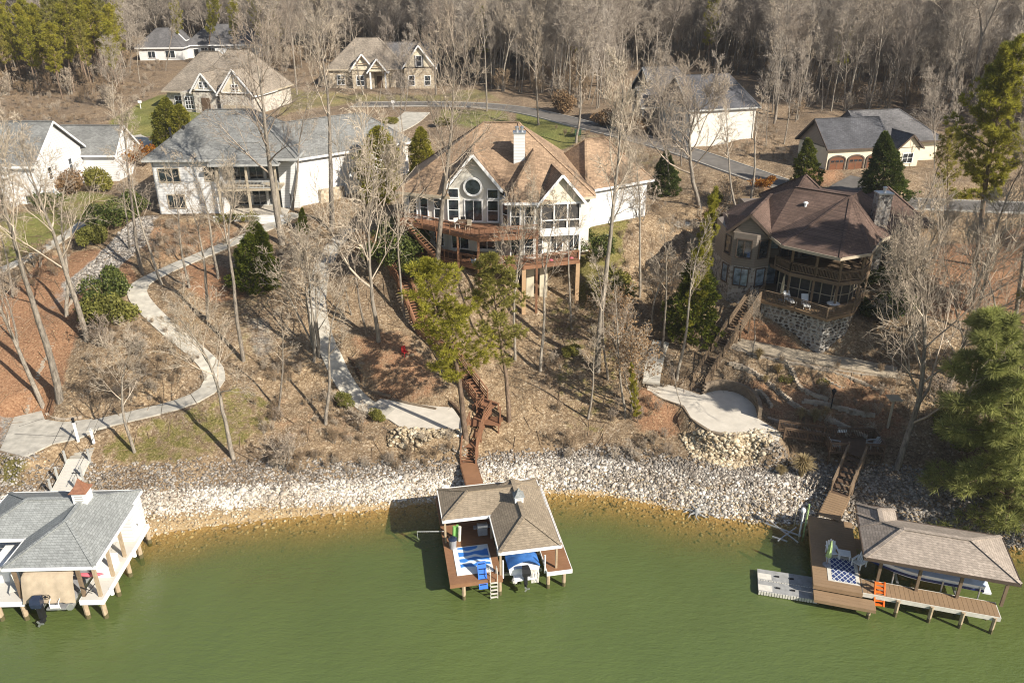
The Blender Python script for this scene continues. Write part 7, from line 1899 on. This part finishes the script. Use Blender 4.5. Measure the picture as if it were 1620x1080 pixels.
for bx, by, h, lab in ((1266,664,1.3,'tan grass clump left of the lowest stone edging'),(1288,668,1.5,'tall tan grass clump above the dark ramp'),(1304,660,1.2,'tan grass clump near the garden lantern'),(1198,580,1.2,'dry grass clump by the gravel drive'),(1230,596,1.1,'dry grass clump between the stone edgings'),(1210,606,.9,'small green tan clump behind the curved wall'),(1235,752,1.1,'grey dead grass clump left of the large tan tussock')):
    plant('grass_clump', 'ornamental_grass', lab, 'ornamental grass', G(bx, by), h, 1.0)
for bx, by, lab in ((1243,604,'small round green shrub in the right garden'),(1303,610,'little round green shrub by the short stone edging')): plant('bush_round', 'shrub', lab, 'shrub', G(bx, by), .7, 1.0)
for key, bx, by, Ht, w, lab in (('beech','1000',646,8.6,1.15,'many stemmed tree with clinging tan leaves left of the weathered stair'),('beech','975',560,7.5,1.1,'tan leaved clump of stems below the beige garage wall')): plant(key, 'beech_tree', lab, 'tree', G(int(bx), by), Ht, w)
for key, bx, by, Ht, w, lab in (('shrub_pale',160,545,3.4,1.2,'pale bare shrub in front of the olive shrub on the left'),('shrub_pale',220,560,2.2,1.6,'low tangled bare shrub on the leafy island'),('shrub_pale',450,735,3.4,1.4,'pale bare shrub above the stone bank left of the middle'),('shrub_pale',470,420,4.5,1.2,'tall bare shrub above the many stemmed bare tree'),('shrub_pale',570,672,2.4,1.3,'bare shrub left of the stone pile'),('shrub',1062,450,4.0,1.1,'dense bare thicket left of the brown roofed house'),('shrub',1040,500,3.6,1.2,'bare thicket beside the short grey path'),('shrub_pale',1010,400,4.6,1.2,'tall bare thicket below the beige garage wall'),('shrub_pale',1400,520,3.6,1.4,'bare thicket right of the stone deck wall'),('shrub',1150,320,3.6,1.6,'brown thicket beside the road'),('shrub',940,330,4.5,1.3,'bare thicket along the garage wing wall'),('shrub_pale',1480,640,3.2,1.5,'bare thicket by the white pine'),('shrub',60,420,3.0,1.4,'bare shrub beside the upper left path'),('shrub',20,350,3.2,1.5,'bare shrub below the left edge window')):
    plant(key, 'bare_shrub', lab, 'shrub', G(bx, by), Ht, w)

# ---- the wood behind
def px_of(p):
    d = Vector((p[0], p[1], p[2]-CAM_H)); f = d.y*_cp - d.z*_sp; u = d.y*_sp + d.z*_cp
    return 810+FPX*d.x/f, 540-FPX*u/f
BX = [-400,0,190,205,300,420,428,505,690,712,860,955,985,1205,1222,1262,1280,1490,1530,1700,2200]
BY = [150,152,170,92,84,82,118,104,98,132,158,180,118,122,196,196,176,178,212,236,240]
rg = np.random.default_rng(77); cand = []
for _ in range(30000):
    Y = math.sqrt(rg.uniform(95**2, 460**2)); X = rg.uniform(-1,1)*(.76*Y+22); z = H(X, Y); px, py = px_of((X, Y, z))
    if py < np.interp(px, BX, BY): cand.append((X, Y, z, px, py))
cell, keep = {}, []
for c in cand:                                 # keep trees a few metres apart
    k = (int(c[0]//3.1), int(c[1]//3.1))
    if k in cell: continue
    cell[k] = 1; keep.append(c)
keep.sort(key=lambda c: c[1])
pines = [c for c in keep if c[3] < 200 and c[1] < 190 or (c[3] < 470 and 195 < c[1] < 330 and rg.uniform() < .3) or rg.uniform() < .018]
pset = {id(c) for c in pines}; wood = [c for c in keep if id(c) not in pset]
pines = [c for i, c in enumerate(pines) if c[1] > 190 or rg.uniform() < .5]
near, rest = wood[:285], wood[285:]
for c in near: plant(('wood%d' % rg.integers(0,5)) if rg.uniform() < .72 else ('tall_b','fork','slim')[int(rg.integers(0,3))], BT, 'bare grey tree in the wood behind the houses', 'tree', Vector(c[:3]), rg.uniform(13,25), rg.uniform(.65,1.0), Vector((rg.normal(0,.07), rg.normal(0,.07), 1)), None, 'bare trees of the wood behind the houses')
for c in pines[:120]: plant(('pine_tall','pine_tall2')[int(rg.integers(0,2))], 'pine_tree', 'tall pine in the wood behind the houses', 'tree', Vector(c[:3]), rg.uniform(13,18) if c[1] < 190 else rg.uniform(13,19), rg.uniform(.85,1.15), Vector((rg.normal(0,.03), rg.normal(0,.03), 1)), None, 'pines of the wood behind the houses')
for lab, X, Y, Ht, key, w in (('tall dense pine beyond the right edge shading the brown roof',47,60,27,'pine_big',1.1),('second tall pine beyond the right edge behind the white pine',53,67,27,'pine_big',1.1),('white pine beyond the right edge by the water',44.5,51.5,17,'white_pine',1.3)): plant(key, 'pine_tree', lab, 'tree', Vector((X,Y,H(X,Y))), Ht, w)
for lab, bx, by, tx, ty in (('tall pine left of the far long white house',282,92,278,-10),('tall pine in front of the far long white house',330,92,338,-20),('pine right of the far long white house',372,95,366,-10),('tall pine at the right end of the far white houses',420,98,398,-10)): tree('pine_tall', 'pine_tree', lab, bx, by, tx, ty, .8)

def scatter(name, pts, meshes, smin, smax, seed):
    """one object; geometry nodes set the plants out on its points"""
    rg = np.random.default_rng(seed); me = bpy.data.meshes.new(name); P = np.array(pts)[:, :3]; me.vertices.add(len(P)); me.vertices.foreach_set("co", P.ravel())
    a = me.attributes.new('s', 'FLOAT', 'POINT'); a.data.foreach_set("value", rg.uniform(smin, smax, len(P))); b = me.attributes.new('r', 'FLOAT_VECTOR', 'POINT'); b.data.foreach_set("vector", np.stack([rg.normal(0,.05,len(P)), rg.normal(0,.05,len(P)), rg.uniform(0,6.28,len(P))],1).ravel())
    c = me.attributes.new('k', 'INT', 'POINT'); c.data.foreach_set("value", rg.integers(0, len(meshes), len(P)).astype(np.int32))
    o = link(name, me, None, 'stuff'); cl = bpy.data.collections.new(name + '_kinds')
    for i, m in enumerate(meshes):
        q = bpy.data.objects.new('%s_kind_%02d' % (name, i), m); cl.objects.link(q)
    g = bpy.data.node_groups.new(name, 'GeometryNodeTree'); g.interface.new_socket('Geometry', in_out='INPUT', socket_type='NodeSocketGeometry'); g.interface.new_socket('Geometry', in_out='OUTPUT', socket_type='NodeSocketGeometry')
    N = g.nodes; gi, go = N.new('NodeGroupInput'), N.new('NodeGroupOutput'); ip = N.new('GeometryNodeInstanceOnPoints'); ci = N.new('GeometryNodeCollectionInfo'); ci.inputs['Collection'].default_value = cl; ci.inputs['Separate Children'].default_value = True; ci.inputs['Reset Children'].default_value = True
    def attr(n, t): x = N.new('GeometryNodeInputNamedAttribute'); x.data_type = t; x.inputs[0].default_value = n; return x.outputs[0]
    L = g.links.new; L(gi.outputs[0], ip.inputs['Points']); L(ci.outputs[0], ip.inputs['Instance']); ip.inputs['Pick Instance'].default_value = True; L(attr('k','INT'), ip.inputs['Instance Index']); L(attr('s','FLOAT'), ip.inputs['Scale'])
    er = N.new('FunctionNodeEulerToRotation'); L(attr('r','FLOAT_VECTOR'), er.inputs[0]); L(er.outputs[0], ip.inputs['Rotation']); L(ip.outputs[0], go.inputs[0])
    md = o.modifiers.new('scatter', 'NODES'); md.node_group = g; return o
def joined(key):
    t, c = PROTO[key]; out = []
    for m in (t, c):
        v = np.zeros(len(m.vertices)*3); m.vertices.foreach_get("co", v); fq = np.zeros(len(m.loops), np.int32); m.loops.foreach_get("vertex_index", fq); out.append((v.reshape(-1,3), fq.reshape(-1,4), m.materials[0]))
    return np_mesh(key, out)
scatter('far_wood', rest, [joined('wood%d' % k) for k in range(5)], .7, 1.2, 5)
# dry undergrowth on the slope and the wood floor
brush = []
def brushzone(pix, n, seed): brush.extend(scatter_poly(zone(pix), int(n*1.7), seed).tolist())
for z, n in (([(860,440),(1000,400),(1060,480),(1040,660),(900,700),(850,600)],70),([(920,350),(1060,300),(1200,300),(1140,380),(1010,420)],60),([(430,560),(560,640),(600,700),(440,740),(380,620)],45),([(380,720),(720,716),(720,742),(400,758)],24),([(860,690),(1060,690),(1090,735),(860,722)],24),([(160,520),(300,500),(330,600),(220,650),(120,640)],60),([(430,380),(560,360),(580,430),(460,470)],40),
             ([(1380,430),(1500,420),(1500,640),(1400,660),(1380,560)],70),([(1180,560),(1420,610),(1400,700),(1250,690)],35),([(0,400),(140,380),(100,450),(0,480)],25),([(1030,440),(1120,420),(1080,600),(1040,600)],40),([(250,350),(420,365),(330,395),(240,420)],30),([(1480,560),(1640,540),(1640,800),(1500,780)],60)): brushzone(z, n, 100+n)
for c in (scatter_poly(zone([(0,130),(200,140),(205,175),(0,190)]), 160, 31).tolist() + scatter_poly(zone([(0,190),(180,180),(200,200),(0,192)]), 40, 32).tolist()): brush.append(c)
for z, n in (([(190,100),(260,100),(250,150),(190,175)],60),([(420,110),(520,110),(520,140),(440,138)],30),([(1000,190),(1230,205),(1260,262),(1120,240)],60),([(860,200),(1000,235),(1120,290),(1060,330),(960,250)],50),([(1190,300),(1260,310),(1240,340),(1180,345)],20)): brushzone(z, n, 300+n)
wf = [list(c[:3]) for c in cand[::2] if c[1] < 300]
js = [joined('shrub'), joined('shrub_pale'), joined('shrub')]
scatter('undergrowth', brush, js, .12, .5, 9); scatter('wood_undergrowth', wf, js, .5, 1.8, 10)

# fallen leaves and sticks lying on the slope
def Hv(x, y):
    j = np.clip(np.searchsorted(GX, x)-1, 0, len(GX)-2); i = np.clip(np.searchsorted(GY, y)-1, 0, len(GY)-2); u = (x-GX[j])/(GX[j+1]-GX[j]); v = (y-GY[i])/(GY[i+1]-GY[i])
    return (ZZ[i,j]*(1-u)+ZZ[i,j+1]*u)*(1-v)+(ZZ[i+1,j]*(1-u)+ZZ[i+1,j+1]*u)*v
rg = np.random.default_rng(404); n = 90000
lx, ly = rg.uniform(-60, 62, n), rg.uniform(55, 104, n); ss = ly-shoreY(lx); dens = np.sin(lx*.35+1.3*np.sin(ly*.4))+np.sin(ly*.6+lx*.2)+rg.normal(0,.9,n); ok = (ss > 5.5) & (dens > -.6); lx, ly = lx[ok], ly[ok]; n = len(lx)
d = rg.normal(0,1,(n,3)); d[:,2] *= .25; d /= np.linalg.norm(d,axis=1,keepdims=True); e = np.cross(d, np.array([0,0,1.])+rg.normal(0,.3,(n,3))); e /= np.linalg.norm(e,axis=1,keepdims=True)
P = np.stack([lx, ly, Hv(lx, ly)+.04], 1); sz = rg.uniform(.06,.15,(n,1)); V = np.stack([P-e*sz*.1, P+d*sz*.5-e*sz*.35, P+d*sz, P+d*sz*.5+e*sz*.35], 1).reshape(-1,3)
M['fallen_leaf'] = m_leaf('fallen_oak_leaves', (.2,.12,.06), (.62,.47,.3), .8, .15)
link('fallen_leaves', np_mesh('fallen_leaves', [(V, np.arange(len(V)).reshape(-1,4), M['fallen_leaf'])]), None, 'stuff')
sg = Seg(); n = 3200
for x, y, a, L in zip(rg.uniform(-58,60,n), rg.uniform(56,100,n), rg.uniform(0,6.28,n), rg.uniform(.4,2.2,n)):
    if y-float(shoreY(x)) < 5.5: continue
    x1, y1 = x+L*math.cos(a), y+L*math.sin(a); z = float(Hv(np.array([x]), np.array([y]))[0]); z1 = float(Hv(np.array([x1]), np.array([y1]))[0]); r = .012+.014*L*rg.uniform(.4,1.2)
    sg.add(np.array([x,y,z+.06]), np.array([x1,y1,z1+.06]), r, r*.4)
V, F = sg.geo(4); link('fallen_sticks', np_mesh('fallen_sticks', [(V, F, M['brush'])]), None, 'stuff')
# ------------------------------------------------------------------ air
def haze():
    zt = float(ZZ.max())+30.0
    o = MB().box(-1640, 1640, -320, 1740, float(ZZ.min())-1.0, zt).build('haze', None, None, kind='stuff')
    m = bpy.data.materials.new('thin_haze'); m.use_nodes = True; t = m.node_tree; t.nodes.remove(t.nodes['Principled BSDF'])
    v = t.nodes.new('ShaderNodeVolumePrincipled'); v.inputs['Color'].default_value = (.9,.92,.95,1); v.inputs['Density'].default_value = .0002; v.inputs['Anisotropy'].default_value = .2
    t.links.new(v.outputs[0], t.nodes['Material Output'].inputs['Volume']); o.data.materials.append(m)
haze()
